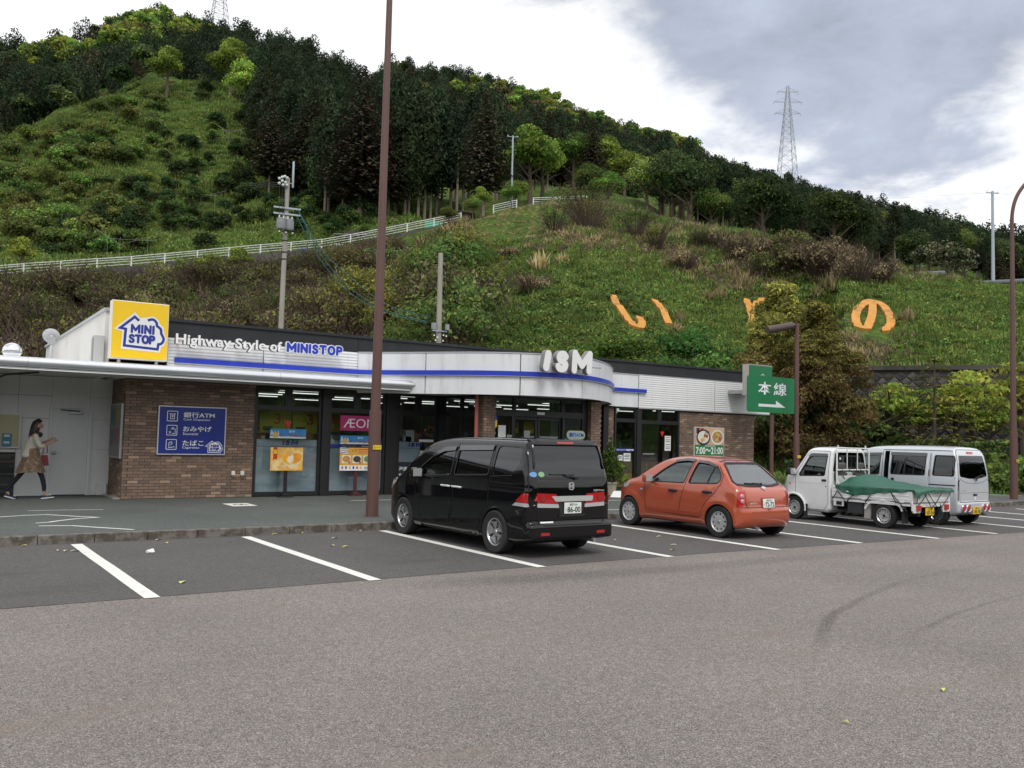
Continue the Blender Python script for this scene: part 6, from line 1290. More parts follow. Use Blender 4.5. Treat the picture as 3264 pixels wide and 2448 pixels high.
 for r in range(1, rows+1):
  for i in range(nu+1):
   x, y, z = vs[nv*(nu+1)+i]; u = -1+2*i/nu; f = r/rows; dz = (.06+.07*abs(mnoise.noise(Vector((u*3, .3, 7))))+(.10 if u < -.5 else 0)); vs.append((x, y-.03*min(1, f*3)-.01*mnoise.noise(Vector((u*8, f*3, 2))), z-f*dz if abs(u) < .78 else z-f*.08))
 for r in range(rows):
  b0 = nv*(nu+1) if r == 0 else k0+(r-1)*(nu+1); b1 = k0+r*(nu+1)
  for i in range(nu): fs.append((b0+i, b0+i+1, b1+i+1, b1+i))
 mb = MB(); mb.add(vs, fs, m, True); me = mb.mesh('sheet', False); me.set_sharp_from_angle(angle=R(180)); link('sheet', me, T)
 rope = mat('black_rubber_rope', (.012, .012, .012), .7)
 for a, b in (((-.765, -.20, .75), (-.745, -.42, .50)), ((-.765, -.20, .75), (-.745, -.06, .56)), ((-.775, -.62, .70), (-.745, -.45, .54)), ((-.775, -1.03, .70), (-.745, -.90, .55)), ((-.775, -1.52, .79), (-.745, -1.86, .42)), ((-.775, -1.52, .79), (-.745, -1.62, .58)), ((-.42, -2.06, .82), (-.08, -2.02, .50)), ((-.25, -2.06, .84), (-.60, -2.02, .52)), ((-.30, -2.06, .84), (.15, -2.02, .50)), ((.30, -2.06, .82), (-.05, -2.02, .46)), ((.68, -2.06, .85), (.36, -2.02, .50)), ((-.66, -2.06, .82), (-.62, -2.02, .60)), ((-.5, -.22, 1.0), (-.62, -.10, 1.18)), ((-.5, -.2, 1.0), (-.42, -.085, 1.20)), ((.0, -.2, 1.07), (-.14, -.085, 1.20)), ((.0, -.2, 1.05), (.14, -.085, 1.20)), ((.4, -.2, 1.0), (.52, -.085, 1.20)), ((.4, -.2, 1.02), (.30, -.085, 1.20))):
  a, b = Vector(a), Vector(b); mid = (a+b)/2+Vector((-.006 if a.x < -.7 else 0, -.008, -.012)); mb = MB(); mb.tube([a, mid, b], .009, rope, 6); mb.lathe([(0, -.02), (.018, 0), (0, .02)], rope, Matrix.Translation(b), 6); mb.build('rope', T)
pickup()
# ================================================================ silver microvan with its sliding door open
def microvan():
 t = thing('microvan', 'tall silver microvan with its rear sliding door half open beside the white pickup', 'van', (20.45, 10.76, .004), R(.6))
 paint = mat('silver_car_paint', (.60, .625, .665), .32, .3, .5, coat=.8, var=.03)
 side = spline([(.10, .27), (.0, .33), (-.02, .45), (-.005, .535)], 3)+spline([(.03, .56), (.03, .74), (.04, .95), (.06, 1.15), (.10, 1.45), (.145, 1.64), (.22, 1.75), (.38, 1.805), (.8, 1.825), (1.4, 1.82), (2.0, 1.79), (2.35, 1.72), (2.55, 1.61)], 3)[:-1]+spline([(2.55, 1.61), (2.78, 1.38), (3.0, 1.13)], 3)[:-1]+spline([(3.0, 1.13), (3.16, 1.03), (3.3, .88), (3.37, .7), (3.39, .5), (3.37, .32), (3.25, .23)], 3)+[(3.0, .2), (.3, .2)]
 plan = [(-.021, 0), (-.02, .55), (.01, .67), (.07, .715), (.25, .735), (3.0, .735), (3.2, .70), (3.33, .58), (3.39, .3), (3.395, 0)]
 front = spline([(.66, .2), (.72, .28), (.7375, .45), (.7375, .88), (.722, 1.08), (.685, 1.36), (.645, 1.62), (.60, 1.73), (.45, 1.795), (0, 1.83)], 3)
 ar = [(.55, .275), (2.94, .275)]
 sh = Shell(side, plan, front, (.06, .05), .025, .42, .05, [(a, .32) for a, _ in ar])
 wr = rpoly([(.13, 1.585), (.60, 1.59), (.64, 1.13), (.14, 1.13)], .04); wf = rpoly([(1.97, 1.58), (2.42, 1.56), (2.86, 1.10), (2.83, 1.07), (1.99, 1.09)], .05); wm = rpoly([(.95, 1.585), (1.80, 1.585), (1.82, 1.11), (.97, 1.12)], .04)
 op = rpoly([(.90, 1.66), (1.86, 1.66), (1.88, .36), (1.0, .36), (.92, .5)], .03)
 wb = rpoly([(-.53, 1.60), (.53, 1.60), (.60, 1.17), (.57, 1.12), (.2, 1.075), (-.2, 1.075), (-.57, 1.12), (-.60, 1.17)], .04); ws = rpoly([(-.55, 1.60), (.55, 1.60), (.65, 1.16), (-.65, 1.16)], .06)
 make_body('body', sh, paint, t, [('s', wr), ('s', wf), ('l', op), ('b', wb), ('f', ws)], ar, .315)
 for d in ('l', 'r'):
  sh.patch('window', d, wr, -.012, G_dark, t, .004); sh.patch('window', d, wf, -.012, G_mid, t, .004)
  for q in (wr, wf): sh.seam('window_seal', d, q, .024, M_trim, t, .003, True)
  fd = rpoly([(1.93, 1.04), (2.88, 1.03), (2.92, .7), (2.6, .45), (2.52, .32), (1.95, .32)], .05); dd = sh.patch('door', d, fd, .004, paint, t, .012, step=.09); sh.seam('door_gap', d, [(1.91, 1.66), (1.915, 1.05), (1.92, .3)], .012, M_under, t, .0025)
  sh.patch('door_handle', d, rpoly([(1.98, 1.0), (2.1, 1.0), (2.1, .95), (1.98, .95)], .012), .012, M_trim, dd, .02); sh.patch('rain_visor', d, [(1.93, 1.615), (2.43, 1.595), (2.62, 1.43), (2.58, 1.39), (2.40, 1.53), (1.95, 1.55)], .018, glass('smoked_visor', (.10, .10, .10), .1, .12), t, .004)
  sh.seam('roof_drip', d, [(.05, 1.70), (.9, 1.70), (1.9, 1.685)], .014, M_trim, t, .004); sh.seam('panel_gap', d, [(.075, 1.70), (.055, 1.2), (.05, .58)], .010, M_under, t, .003); sh.patch('side_stripe', d, [(.06, .86), (.55, .86), (.55, .835), (.06, .835)], .003, mat('grey_stripe', (.16, .17, .19), .5), t, .003, step=.1); sh.patch('side_stripe', d, [(.06, .815), (.55, .815), (.55, .80), (.06, .80)], .003, mat('grey_stripe', (.16, .17, .19), .5), t, .003, step=.1)
 # the sliding door, moved back along its rail and standing out from the flank
 dr = rpoly([(.70, 1.665), (1.70, 1.665), (1.72, .36), (.86, .36), (.80, .5), (.72, .7)], .05); sw = [(a-.17, b) for a, b in wm]
 D = sh.patch('sliding_door', 'l', dr, .06, paint, t, .035, [sw], .07); sh.patch('door_window', 'l', [((a-1.21)*1.02+1.21, b) for a, b in sw], .045, G_dark, D, .004); sh.seam('window_seal', 'l', sw, .026, M_trim, D, .062, True); sh.patch('rain_visor', 'l', [(.76, 1.625), (1.66, 1.625), (1.66, 1.545), (.76, 1.55)], .078, glass('smoked_visor', (.10, .10, .10), .1, .12), D, .004); sh.patch('door_handle', 'l', rpoly([(1.56, 1.02), (1.63, 1.02), (1.63, .88), (1.56, .88)], .012), .07, M_trim, D, .02)
 sh.patch('door_rail', 'l', [(.1, .93), (.72, .93), (.72, .905), (.1, .905)], .004, M_trim, t, .01, step=.1)
 sh.patch('window', 'r', wm, .004, G_dark, t, .004); sh.patch('windscreen', 'f', ws, -.01, G_mid, t, .004); sh.patch('rear_window', 'b', wb, .002, G_dark, t, .006)
 sh.seam('tailgate_gap', 'b', [(-.64, .56), (-.655, .9), (-.66, 1.2), (-.60, 1.66), (-.5, 1.73), (.5, 1.73), (.60, 1.66), (.66, 1.2), (.655, .9), (.64, .56)], .010, M_under, t, .003); sh.seam('panel_crease', 'b', [(-.64, .755), (.64, .755)], .012, mat('silver_crease', (.25, .27, .30), .5), t, .003); sh.seam('bumper_gap', 'b', [(-.66, .55), (.66, .55)], .016, M_under, t, .004)
 sh.patch('stop_lamp', 'b', rpoly([(-.13, 1.685), (.13, 1.685), (.12, 1.64), (-.12, 1.64)], .01), .012, M_redlens, t, .02)
 cr = spline([(-.62, 1.08), (-.4, 1.0), (0, .965), (.4, 1.0), (.62, 1.08)], 4); sh.seam('panel_crease', 'b', cr, .02, mat('silver_crease', (.25, .27, .30), .5), t, .003)
 for x in (-.545, -.345, .345, .545):
  c, n = sh.hit('b', x, .415, 0); Mq = Matrix.Translation(c) @ Vector((n.x*.4, n.y, 0)).normalized().to_track_quat('Z', 'Y').to_matrix().to_4x4(); o = MB().lathe([(.095, -.03), (.095, .012), (.086, .022), (.075, .012), (.075, -.03)], mat('lamp_ring_silver', (.55, .57, .6), .3, .6), Mq, 24).build('tail_light', t); MB().lathe([(0, .026), (.05, .020), (.073, .008)], M_redlens, Mq, 20).build('lens', o)
 plate(t, 0, sh.hit('b', 0, .36, .012)[0].y, .355, M_platey, '愛媛580', '30-18', 'あ'); c = sh.hit('b', 0, .70, .012)[0]; mb = MB(); mb.box(c.x-.07, c.x+.07, c.y-.012, c.y+.01, c.z-.015, c.z+.03, M_trim, bev=.006); mb.lathe([(0, 0), (.06, 0), (.055, -.008), (0, -.004)], M_alum, Matrix.Translation(c+Vector((0, .006, -.055))) @ Matrix.Rotation(R(90), 4, 'X'), 18); mb.build('gate_handle', t)
 wiper(t, sh, 'b', (.02, 1.045), (.18, 1.10), (-.02, 1.07), (.38, 1.16)); c = sh.hit('b', .0, .8, .004)[0]
 fb = lambda a, b, d=0.: sh.hit('b', a, b, .006)[0]; text('name_badge', 'MITSUBISHI', mat('grey_stripe', (.16, .17, .19), .5), t, (-.58, -.40, .80, .82), fb, wc=False)
 for x in (-.34, .34): seat(t, x, 2.1, .62, M_cabin, .46); seat(t, x, 1.15, .6, M_cabin, .46, .5)
 steering(t, .34, 2.6, 1.02); MB().box(-.62, .62, 2.7, 3.0, .7, 1.02, M_cabin, bev=.05).build('dashboard', t); mirror(t, -.86, 2.80, 1.15, paint); mirror(t, .86, 2.80, 1.15, paint); MB().box(-.62, .62, .2, 3.2, .22, .42, M_under).build('underbody', t)
 for x, s_ in ((-.655, -1), (.655, 1)):
  for y in (.55, 2.94): wheel(t, x, y, .272, .155, .165, 'dark', s_, .3)
 MB().tube([(.52, .0, .24), (.5, .4, .26)], .024, M_steel, 10).build('exhaust', t)
microvan()
# ---------------------------------------------------------------- hills: terrain from elevation profiles round the viewpoint
SC = 1.4756                                                  # profiles are read in a 2212-wide copy of the photograph
US = [-500, -300, 0, 150, 300, 450, 520, 600, 700, 830, 1000, 1100, 1150, 1270, 1330, 1450, 1600, 1750, 1812, 1822, 1900, 2000, 2212, 2500, 2800]
def cv(d): return np.interp(US, list(d.keys()), list(d.values()))
V_C = cv({-300: 640, 0: 600, 300: 578, 520: 556, 700: 540, 830: 515, 1000: 480, 1100: 455, 1150: 447, 1270: 443, 1330: 452, 1450: 485, 1600: 520, 1750: 552, 1900: 592, 2000: 605, 2212: 617, 2500: 640})
D_C = cv({-300: 95, 0: 95, 300: 97, 520: 98, 700: 98, 830: 99, 1000: 101, 1100: 104, 1150: 105, 1270: 106, 1330: 104, 1450: 100, 1600: 95, 1750: 90, 1900: 86, 2000: 86, 2212: 88, 2500: 90})
V_M = cv({-300: 500, 0: 478, 300: 468, 520: 455, 700: 445, 830: 436, 1000: 440, 1100: 436, 1270: 430, 1450: 474, 1600: 512, 1750: 545, 1900: 584, 2000: 598, 2212: 610, 2500: 620})
V_F = cv({-300: 330, 0: 320, 150: 255, 300: 195, 450: 190, 520: 208, 600: 300, 700: 372, 830: 392, 1000: 402, 1100: 402, 1270: 400, 1450: 445, 1600: 485, 1750: 520, 1900: 560, 2000: 576, 2212: 596, 2500: 610})
V_T = cv({-500: 190, -300: 150, 0: 90, 150: 45, 300: 0, 450: 40, 520: 52, 600: 66, 700: 100, 830: 120, 1000: 144, 1100: 170, 1150: 186, 1270: 230, 1330: 254, 1450: 284, 1600: 352, 1750: 403, 1900: 438, 2000: 466, 2212: 536, 2500: 580, 2800: 600})
D_R = cv({-300: 310, 700: 310, 830: 380, 2500: 380})
ROWS = []
def elev(u, v): d = ray(u*SC, v*SC); return d.z/math.hypot(d.x, d.y)
TH = []
for i, u in enumerate(US):
 d = ray(u*SC, 600*SC); TH.append(math.atan2(d.x, d.y)); dc = D_C[i]; zc = EYE+dc*elev(u, V_C[i]); p = []
 if u < 1000: p = [(20, -.5), (44, -.3), (50, .3), (62, 2.2), (80, zc*.50), (dc-4, zc-3.4), (dc-.6, zc-2.6), (dc-.3, zc-.05), (dc+5, zc+.05)]
 elif u < 1815: p = [(20, -.5), (43, -.3), (47, .4), (56, zc*.22), (75, zc*.56), (dc-8, zc*.92), (dc-1.5, zc-.12), (dc-.3, zc-.05), (dc+5, zc+.02)]
 else:
  zw = EYE+53*elev(u, 800); p = [(20, -.5), (43, -.3), (53.2, -.25), (54.2, zw-.25), (55, zw-.05), (64, zw+(zc-zw)*.38), (76, zw+(zc-zw)*.74), (dc-4, zc-.4), (dc+5, zc)]
 dr = D_R[i]; vr = V_T[i]+ (8.2/dr*1915); g = (190+dr)/2; vf = V_F[i]
 p += [(135, EYE+135*elev(u, V_M[i])), (190, EYE+190*elev(u, vf)), (g, EYE+g*elev(u, vf*.45+vr*.55)), (dr, EYE+dr*elev(u, vr)), (dr+60, EYE+dr*elev(u, vr)-12), (dr+260, 4), (900, 0)]
 ROWS.append(p)
TH = np.array(TH); DG = np.concatenate([np.arange(20, 110, .75), np.arange(110, 420, 2.5), np.arange(420, 901, 20)])
PROF = np.array([np.interp(DG, [q[0] for q in p], [q[1] for q in p]) for p in ROWS])
def Hraw(th, D):
 i = np.clip(np.searchsorted(TH, th)-1, 0, len(TH)-2); t = np.clip((th-TH[i])/(TH[i+1]-TH[i]), 0, 1); t = t*t*(3-2*t)*.5+t*.5
 k = np.clip(np.searchsorted(DG, D)-1, 0, len(DG)-2); s = np.clip((D-DG[k])/(DG[k+1]-DG[k]), 0, 1)
 a = PROF[i, k]*(1-s)+PROF[i, k+1]*s; b = PROF[i+1, k]*(1-s)+PROF[i+1, k+1]*s; return a*(1-t)+b*t
LTH = math.atan2(ray(1625*SC, 680*SC).x, ray(1625*SC, 680*SC).y)
def bumpy(x, y, D):
 w = np.clip((D-46)/20, 0, 1)*np.clip(np.abs(D-100)/8, .15, 1); return w*(.35*np.sin(x*.31+1.3*np.sin(y*.17))+.28*np.sin(y*.43+x*.11)+.18*np.sin(x*.9+y*.7)*np.cos(y*.55))*np.where(D > 120, 2.2, 1)*np.where((np.abs(np.arctan2(x, y)-LTH) < .19) & (D > 56) & (D < 86), .12, 1)
def H(x, y):
 x = np.asarray(x, float); y = np.asarray(y, float); D = np.hypot(x, y); th = np.arctan2(x, y); return Hraw(th, D)+bumpy(x, y, D)
def Hf(x, y): return float(H(np.array([x]), np.array([y]))[0])
def seen(u, v, dmin=44, dmax=420):                            # terrain point seen at (u,v)
 d = ray(u*SC, v*SC); h = math.hypot(d.x, d.y); Ds = np.arange(dmin, dmax, .5); x, y, z = d.x/h*Ds, d.y/h*Ds, EYE+d.z/h*Ds; q = np.nonzero(z <= H(x, y))[0]
 k = q[0] if len(q) else len(Ds)-1; return Vector((x[k], y[k], float(H(x[k:k+1], y[k:k+1])[0])))
def ground_at(u, D): d = ray(u*SC, 600*SC); h = math.hypot(d.x, d.y); x, y = d.x/h*D, d.y/h*D; return Vector((x, y, Hf(x, y)))
def hill_material():
 m = bpy.data.materials.new('hill_ground'); m.use_nodes = True; nt = m.node_tree; N, L = nt.nodes, nt.links; b = N['Principled BSDF']; b.inputs['Roughness'].default_value = 1; b.inputs['Specular IOR Level'].default_value = .1
 tc = N.new('ShaderNodeTexCoord')
 def nz(s, d=5): n = N.new('ShaderNodeTexNoise'); n.inputs['Scale'].default_value = s; n.inputs['Detail'].default_value = d; n.inputs['Roughness'].default_value = .65; L.new(tc.outputs['Object'], n.inputs['Vector']); return n.outputs['Fac']
 c = N.new('ShaderNodeValToRGB'); e = c.color_ramp.elements; e[0].position = .32; e[0].color = (.04, .075, .02, 1); e[1].position = .7; e[1].color = (.13, .20, .045, 1); q = e.new(.5); q.color = (.085, .14, .032, 1)
 L.new(nz(.22), c.inputs[0]); c2 = N.new('ShaderNodeValToRGB'); e = c2.color_ramp.elements; e[0].position = .45; e[0].color = (0, 0, 0, 1); e[1].position = .68; e[1].color = (.8, .8, .8, 1); L.new(nz(.09, 6), c2.inputs[0])
 mx = N.new('ShaderNodeMix'); mx.data_type = 'RGBA'; L.new(c2.outputs[0], mx.inputs[0]); L.new(c.outputs[0], mx.inputs[6]); mx.inputs[7].default_value = (.085, .066, .032, 1)
 v = N.new('ShaderNodeMapRange'); L.new(nz(2.2, 6), v.inputs[0]); v.inputs[1].default_value = .3; v.inputs[2].default_value = .7; v.inputs[3].default_value = .5; v.inputs[4].default_value = 1.4
 s = N.new('ShaderNodeVectorMath'); s.operation = 'SCALE'; L.new(mx.outputs[2], s.inputs[0]); L.new(v.outputs[0], s.inputs['Scale']); L.new(s.outputs[0], b.inputs['Base Color'])
 bn = N.new('ShaderNodeBump'); bn.inputs['Strength'].default_value = 1; bn.inputs['Distance'].default_value = .5; L.new(nz(1.4, 6), bn.inputs['Height']); L.new(bn.outputs[0], b.inputs['Normal']); return m
def terrain():
 th = np.linspace(TH[0], TH[-1], 300); n, k = len(th), len(DG); T2, D2 = np.meshgrid(th, DG, indexing='ij'); X, Y = np.sin(T2)*D2, np.cos(T2)*D2; Z = Hraw(T2, D2)+bumpy(X, Y, D2)
 V = np.stack([X, Y, Z], -1).reshape(-1, 3); ii, jj = np.meshgrid(np.arange(n-1), np.arange(k-1), indexing='ij'); a = (ii*k+jj).ravel(); F = np.stack([a, a+1, a+k+1, a+k], 1)
 me = bpy.data.meshes.new('hillside'); me.from_pydata(V.tolist(), [], F.tolist()); me.materials.append(hill_material()); me.polygons.foreach_set('use_smooth', [True]*len(F)); me.update()
 if me.polygons[0].normal.z < 0: me.flip_normals()
 o = link('hillside', me); o['kind'] = 'structure'
terrain()
# narrow road along the crest, with a concrete wall under it and a white guard fence
M_conc = mat('old_concrete', (.085, .08, .074), .95, var=.25, vscale=.6, dirt=(.04, .038, .035, .8), dscale=.5, dthr=(.4, .65), stretch=(1, 1, .3))
M_fence = mat('white_fence_paint', (.72, .74, .72), .5, dirt=(.5, .48, .42, .5), dscale=2)
def crest(u, dd=0.):
 dc = float(np.interp(u, US, D_C))+dd; d = ray(u*SC, 600*SC); h = math.hypot(d.x, d.y); return Vector((d.x/h*dc, d.y/h*dc, EYE+float(np.interp(u, US, D_C))*elev(u, float(np.interp(u, US, V_C)))))
us = np.arange(-260, 1290, 8.)
mb = MB(); A = [crest(u, -.1) for u in us]; B = [crest(u, 4.6) for u in us]; mb.add([p+Vector((0, 0, .12)) for p in A]+[p+Vector((0, 0, .12)) for p in B], [(i, i+1, len(us)+i+1, len(us)+i) for i in range(len(us)-1)], mat('farm_road', (.16, .155, .14), .9)); o = mb.build('hill_road'); o['kind'] = 'structure'
w = thing('road_retaining_wall', 'dark weathered concrete wall holding up the farm road on the hill', 'wall', tuple(crest(400)))
k = -200.
while k < 1010:
 uu = np.linspace(k, min(k+58, 1010), 5); P1 = [crest(u, -.35) for u in uu]; mb = MB(); vs = []
 for p in P1: n = Vector((p.x, p.y, 0)).normalized(); vs += [p+n*.25+Vector((0, 0, .16)), p+Vector((0, 0, .16)), p-n*.5+Vector((0, 0, -3.6)), p+n*.25+Vector((0, 0, -3.6))]
 fs = [(4*i+a, 4*i+(a+1) % 4, 4*i+4+(a+1) % 4, 4*i+4+a) for i in range(4) for a in range(4)]+[(0, 1, 2, 3), (19, 18, 17, 16)]; mb.add(vs, fs, M_conc); mb.build('wall_segment', w, True); k += 58.6
def guard(name, label, u0, u1, dd=.15, sp=3.2, rails=(.34, .62, .88, 1.10), post=1.14):
 P = [crest(u, dd) for u in np.arange(u0, u1, 2.)]; f = thing(name, label, 'fence', tuple(P[0]+Vector((0, 0, .1)))); o0 = f.location.copy(); s = 0; last = None; Q = [P[0]]
 for a, b in zip(P[:-1], P[1:]):
  s += (b-a).length
  if s >= sp: Q.append(b); s = 0
 for q in Q: mb = MB(); mb.tube([q+Vector((0, 0, .05))-o0, q+Vector((0, 0, .12+post))-o0], .065, M_fence, 8); mb.build('post', f)
 for a, b in zip(Q[:-1], Q[1:]):
  for z in rails: mb = MB(); mb.tube([a+Vector((0, 0, .12+z))-o0, b+Vector((0, 0, .12+z+rnd.uniform(-.02, .02)))-o0], .038 if z > 1 else .03, M_fence, 6, False); mb.build('rail', f)
 return f
guard('guard_fence', 'white pipe guard fence along the farm road on the left hillside up to the shed', -120, 1040); guard('guard_fence', 'white pipe guard fence round the bend at the hilltop under the grey pole', 1062, 1150, .2); guard('guard_fence', 'short white pipe fence beside the blue sheet at the hilltop', 1148, 1280, .4)
# block retaining wall behind the hedge on the right: diamond-set blocks
def block_wall():
 u0, u1 = 1818, 2420; p0, p1 = ground_at(u0, 52.3), ground_at(u1, 52.3); p0.z = p1.z = .0; ax = (p1-p0); L_ = ax.length; ax.normalize(); nn = Vector((ax.y, -ax.x, 0)); nn = nn if nn.dot(Vector((p0.x, p0.y, 0))) < 0 else -nn
 zt0 = EYE+53*elev(u0, 801); zt1 = EYE+53*elev(2212, 801)
 w = thing('stone_block_wall', 'tall dark retaining wall of diamond set blocks behind the hedge at right', 'wall', tuple(p0)); up = (Vector((0, 0, 1))-nn*.03).normalized()
 P = lambda a, b, d=0.: ax*a+up*b+nn*d
 top = lambda a: zt0+(zt1-zt0)*a/L_
 mb = MB(); n = 20
 for i in range(n):
  a, b = L_*i/n, L_*(i+1)/n; mb.add([P(a, -.3), P(b, -.3), P(b, top(b)), P(a, top(a))], [(0, 1, 2, 3)], mat('wall_joint', (.055, .052, .05), 1))
 mb.build('wall_core', w, recalc=False)
 for i in range(8): a, b = L_*i/8+.01, L_*(i+1)/8-.01; mb = MB(); vs = [P(q, top(q)+z, d) for q in (a, b) for z, d in ((-.02, -.3), (-.02, .14), (.22, .14), (.22, -.3))]; mb.add(vs, [(0, 1, 2, 3), (7, 6, 5, 4), (0, 4, 5, 1), (1, 5, 6, 2), (2, 6, 7, 3), (3, 7, 4, 0)], M_conc); mb.build('coping', w)
 ms = [mat('wall_block_%d' % i, c, .95, var=.3, vscale=1.5, bump=.5, bscale=12, dirt=(.03, .032, .022, .8), dscale=1.2, dthr=(.45, .65)) for i, c in enumerate(((.085, .078, .074), (.115, .105, .10), (.065, .06, .058)))]
 s = .30; cells = []; r = 0; b = .1
 while b < 7:
  a = s*(r % 2)
  while a < L_:
   if s < b < top(a)-s*.6: cells.append((a, b))
   a += 2*s
  b += s; r += 1
 meshes = []
 for m in ms:
  for q in range(3):
   g = s*.965; j = [rnd.uniform(-.02, .02) for _ in range(4)]; ou = [(g+j[0], 0), (0, g+j[1]), (-g+j[2], 0), (0, -g+j[3])]; iN = [(x*.74, y*.74) for x, y in ou]
   mb = MB(); mb.add([P(x, y, 0.) for x, y in ou]+[P(x, y, .05+rnd.uniform(-.02, .03)) for x, y in iN], [(4, 5, 6, 7)]+[(i, (i+1) % 4, 4+(i+1) % 4, 4+i) for i in range(4)], m); meshes.append(mb.mesh('wall_block'))
 def vis(c): th = p0+P(*c); return abs((th.x*FW.x+th.y*FW.y))  # the nearest ones in view first
 def key(c): q = (p0+P(*c)); d = q-Vector((0, 0, EYE)); uu = d.dot(RT)/d.dot(FW)*FPX+1632; return 0 if 2720 < uu < 3264 else 1
 cells.sort(key=lambda c: (key(c), -c[1])); mbx = MB()
 for i, c in enumerate(cells):
  if i < 295: o = link('wall_block', rnd.choice(meshes), w); o.location = P(c[0], c[1], rnd.uniform(-.02, .01))
  else:
   me = rnd.choice(meshes); d = P(*c); mbx.add([v.co+d for v in me.vertices], [tuple(f.vertices) for f in me.polygons], me.materials[0])
 o = mbx.build('blockwork', w, recalc=False); o['kind'] = 'stuff'
block_wall()
# big orange painted characters laid on the grassy slope
M_org = mat('orange_painted_concrete', (.56, .26, .05), .8, var=.18, vscale=1.2, bump=.4, bscale=5, dirt=(.22, .12, .04, .8), dscale=.9, dthr=(.5, .72))
def hill_letter(label, strokes, c):
 base = seen(*c); t = thing('hillside_letter', label, 'letter', tuple(base))
 for P, wd in strokes:
  Q = []
  for i, p in enumerate(spline(P, 5)): Q.append(seen(*p))
  wdm = wd; n = len(Q); vs = []
  for i, q in enumerate(Q):
   a, b = Q[max(0, i-1)], Q[min(n-1, i+1)]; tg = (b-a).normalized(); e = .8; nr = Vector((Hf(q.x-e, q.y)-Hf(q.x+e, q.y), Hf(q.x, q.y-e)-Hf(q.x, q.y+e), 2*e)).normalized(); sd = tg.cross(nr).normalized()
   hw = wdm/2*(1 if i not in (0, n-1) else .97); up = nr*.20; vs += [q-sd*hw-nr*.25-base, q+sd*hw-nr*.25-base, q+sd*hw+up-base, q-sd*hw+up-base]
  fs = [(4*i+a, 4*i+(a+1) % 4, 4*i+4+(a+1) % 4, 4*i+4+a) for i in range(n-1) for a in range(4)]+[(0, 1, 2, 3), (4*n-1, 4*n-2, 4*n-3, 4*n-4)]
  mb = MB(); mb.add(vs, fs, M_org); mb.build('stroke', t)
LW = .56
hill_letter('orange hillside character of two curved strokes, leftmost on the grassy slope', [([(1322, 646), (1340, 675), (1362, 703), (1380, 712), (1386, 704), (1380, 692)], LW), ([(1412, 654), (1430, 675), (1444, 705)], LW)], (1380, 690))
hill_letter('orange hillside character like a Y half hidden behind the round tree top', [([(1606, 652), (1616, 664), (1622, 690), (1622, 706)], LW), ([(1652, 653), (1634, 662), (1624, 680)], LW)], (1620, 680))
hill_letter('orange hillside character of one looping stroke, rightmost on the grassy slope', [([(1884, 660), (1882, 690), (1872, 716), (1853, 712), (1847, 690), (1856, 668), (1880, 656), (1905, 664), (1922, 690), (1922, 712), (1905, 722)], LW*.95)], (1885, 690))
# ---------------------------------------------------------------- vegetation
NR = np.random.default_rng(11)
def leafmat(name, col, hv=.10, vv=.35, trans=.3, rough=.7):
 m = bpy.data.materials.new(name); m.use_nodes = True; nt = m.node_tree; N, L = nt.nodes, nt.links; b = N['Principled BSDF']; b.inputs['Roughness'].default_value = .9; b.inputs['Specular IOR Level'].default_value = .08
 oi = N.new('ShaderNodeObjectInfo'); a = N.new('ShaderNodeAttribute'); a.attribute_name = 'tint'
 hs = N.new('ShaderNodeHueSaturation'); hs.inputs['Color'].default_value = (*col, 1)
 m1 = N.new('ShaderNodeMapRange'); L.new(oi.outputs['Random'], m1.inputs[0]); m1.inputs[3].default_value = .5-hv*.35; m1.inputs[4].default_value = .5+hv*.25; L.new(m1.outputs[0], hs.inputs['Hue'])
 r2 = N.new('ShaderNodeMath'); r2.operation = 'FRACT'; q = N.new('ShaderNodeMath'); q.operation = 'MULTIPLY'; q.inputs[1].default_value = 7.31; L.new(oi.outputs['Random'], q.inputs[0]); L.new(q.outputs[0], r2.inputs[0])
 m2 = N.new('ShaderNodeMapRange'); L.new(r2.outputs[0], m2.inputs[0]); m2.inputs[3].default_value = 1-vv; m2.inputs[4].default_value = 1+vv
 mu = N.new('ShaderNodeMath'); mu.operation = 'MULTIPLY'; L.new(m2.outputs[0], mu.inputs[0]); L.new(a.outputs['Fac'], mu.inputs[1]); L.new(mu.outputs[0], hs.inputs['Value'])
 L.new(hs.outputs[0], b.inputs['Base Color']); t = N.new('ShaderNodeBsdfTranslucent'); L.new(hs.outputs[0], t.inputs[0]); mx = N.new('ShaderNodeMixShader'); mx.inputs[0].default_value = trans; L.new(b.outputs[0], mx.inputs[1]); L.new(t.outputs[0], mx.inputs[2]); L.new(mx.outputs[0], N['Material Output'].inputs[0]); MATS[name] = m; return m
LC = dict(cedar=(.034, .051, .028), browncedar=(.062, .053, .032), bright=(.180, .285, .055), yellow=(.290, .330, .065), mid=(.105, .165, .046), olive=(.180, .205, .062), citrus=(.058, .100, .035), deep=(.048, .078, .035), pale=(.28, .28, .17), scrub=(.150, .122, .076), gold=(.205, .168, .055), grass=(.180, .265, .066), straw=(.40, .33, .18), dead=(.22, .175, .118), gloss=(.090, .190, .048), weed=(.140, .205, .058))
LM = {k: leafmat('leaf_'+k, c, hv=.12 if k not in ('straw', 'dead') else .04, trans=.15 if k in ('cedar', 'browncedar', 'dead', 'scrub') else .33) for k, c in LC.items()}
M_bark = mat('bark', (.10, .075, .055), .95, var=.3, vscale=6); M_barkp = mat('pale_bark', (.21, .175, .14), .95, var=.3, vscale=5); M_twig = mat('bare_twig', (.075, .052, .040), .95)
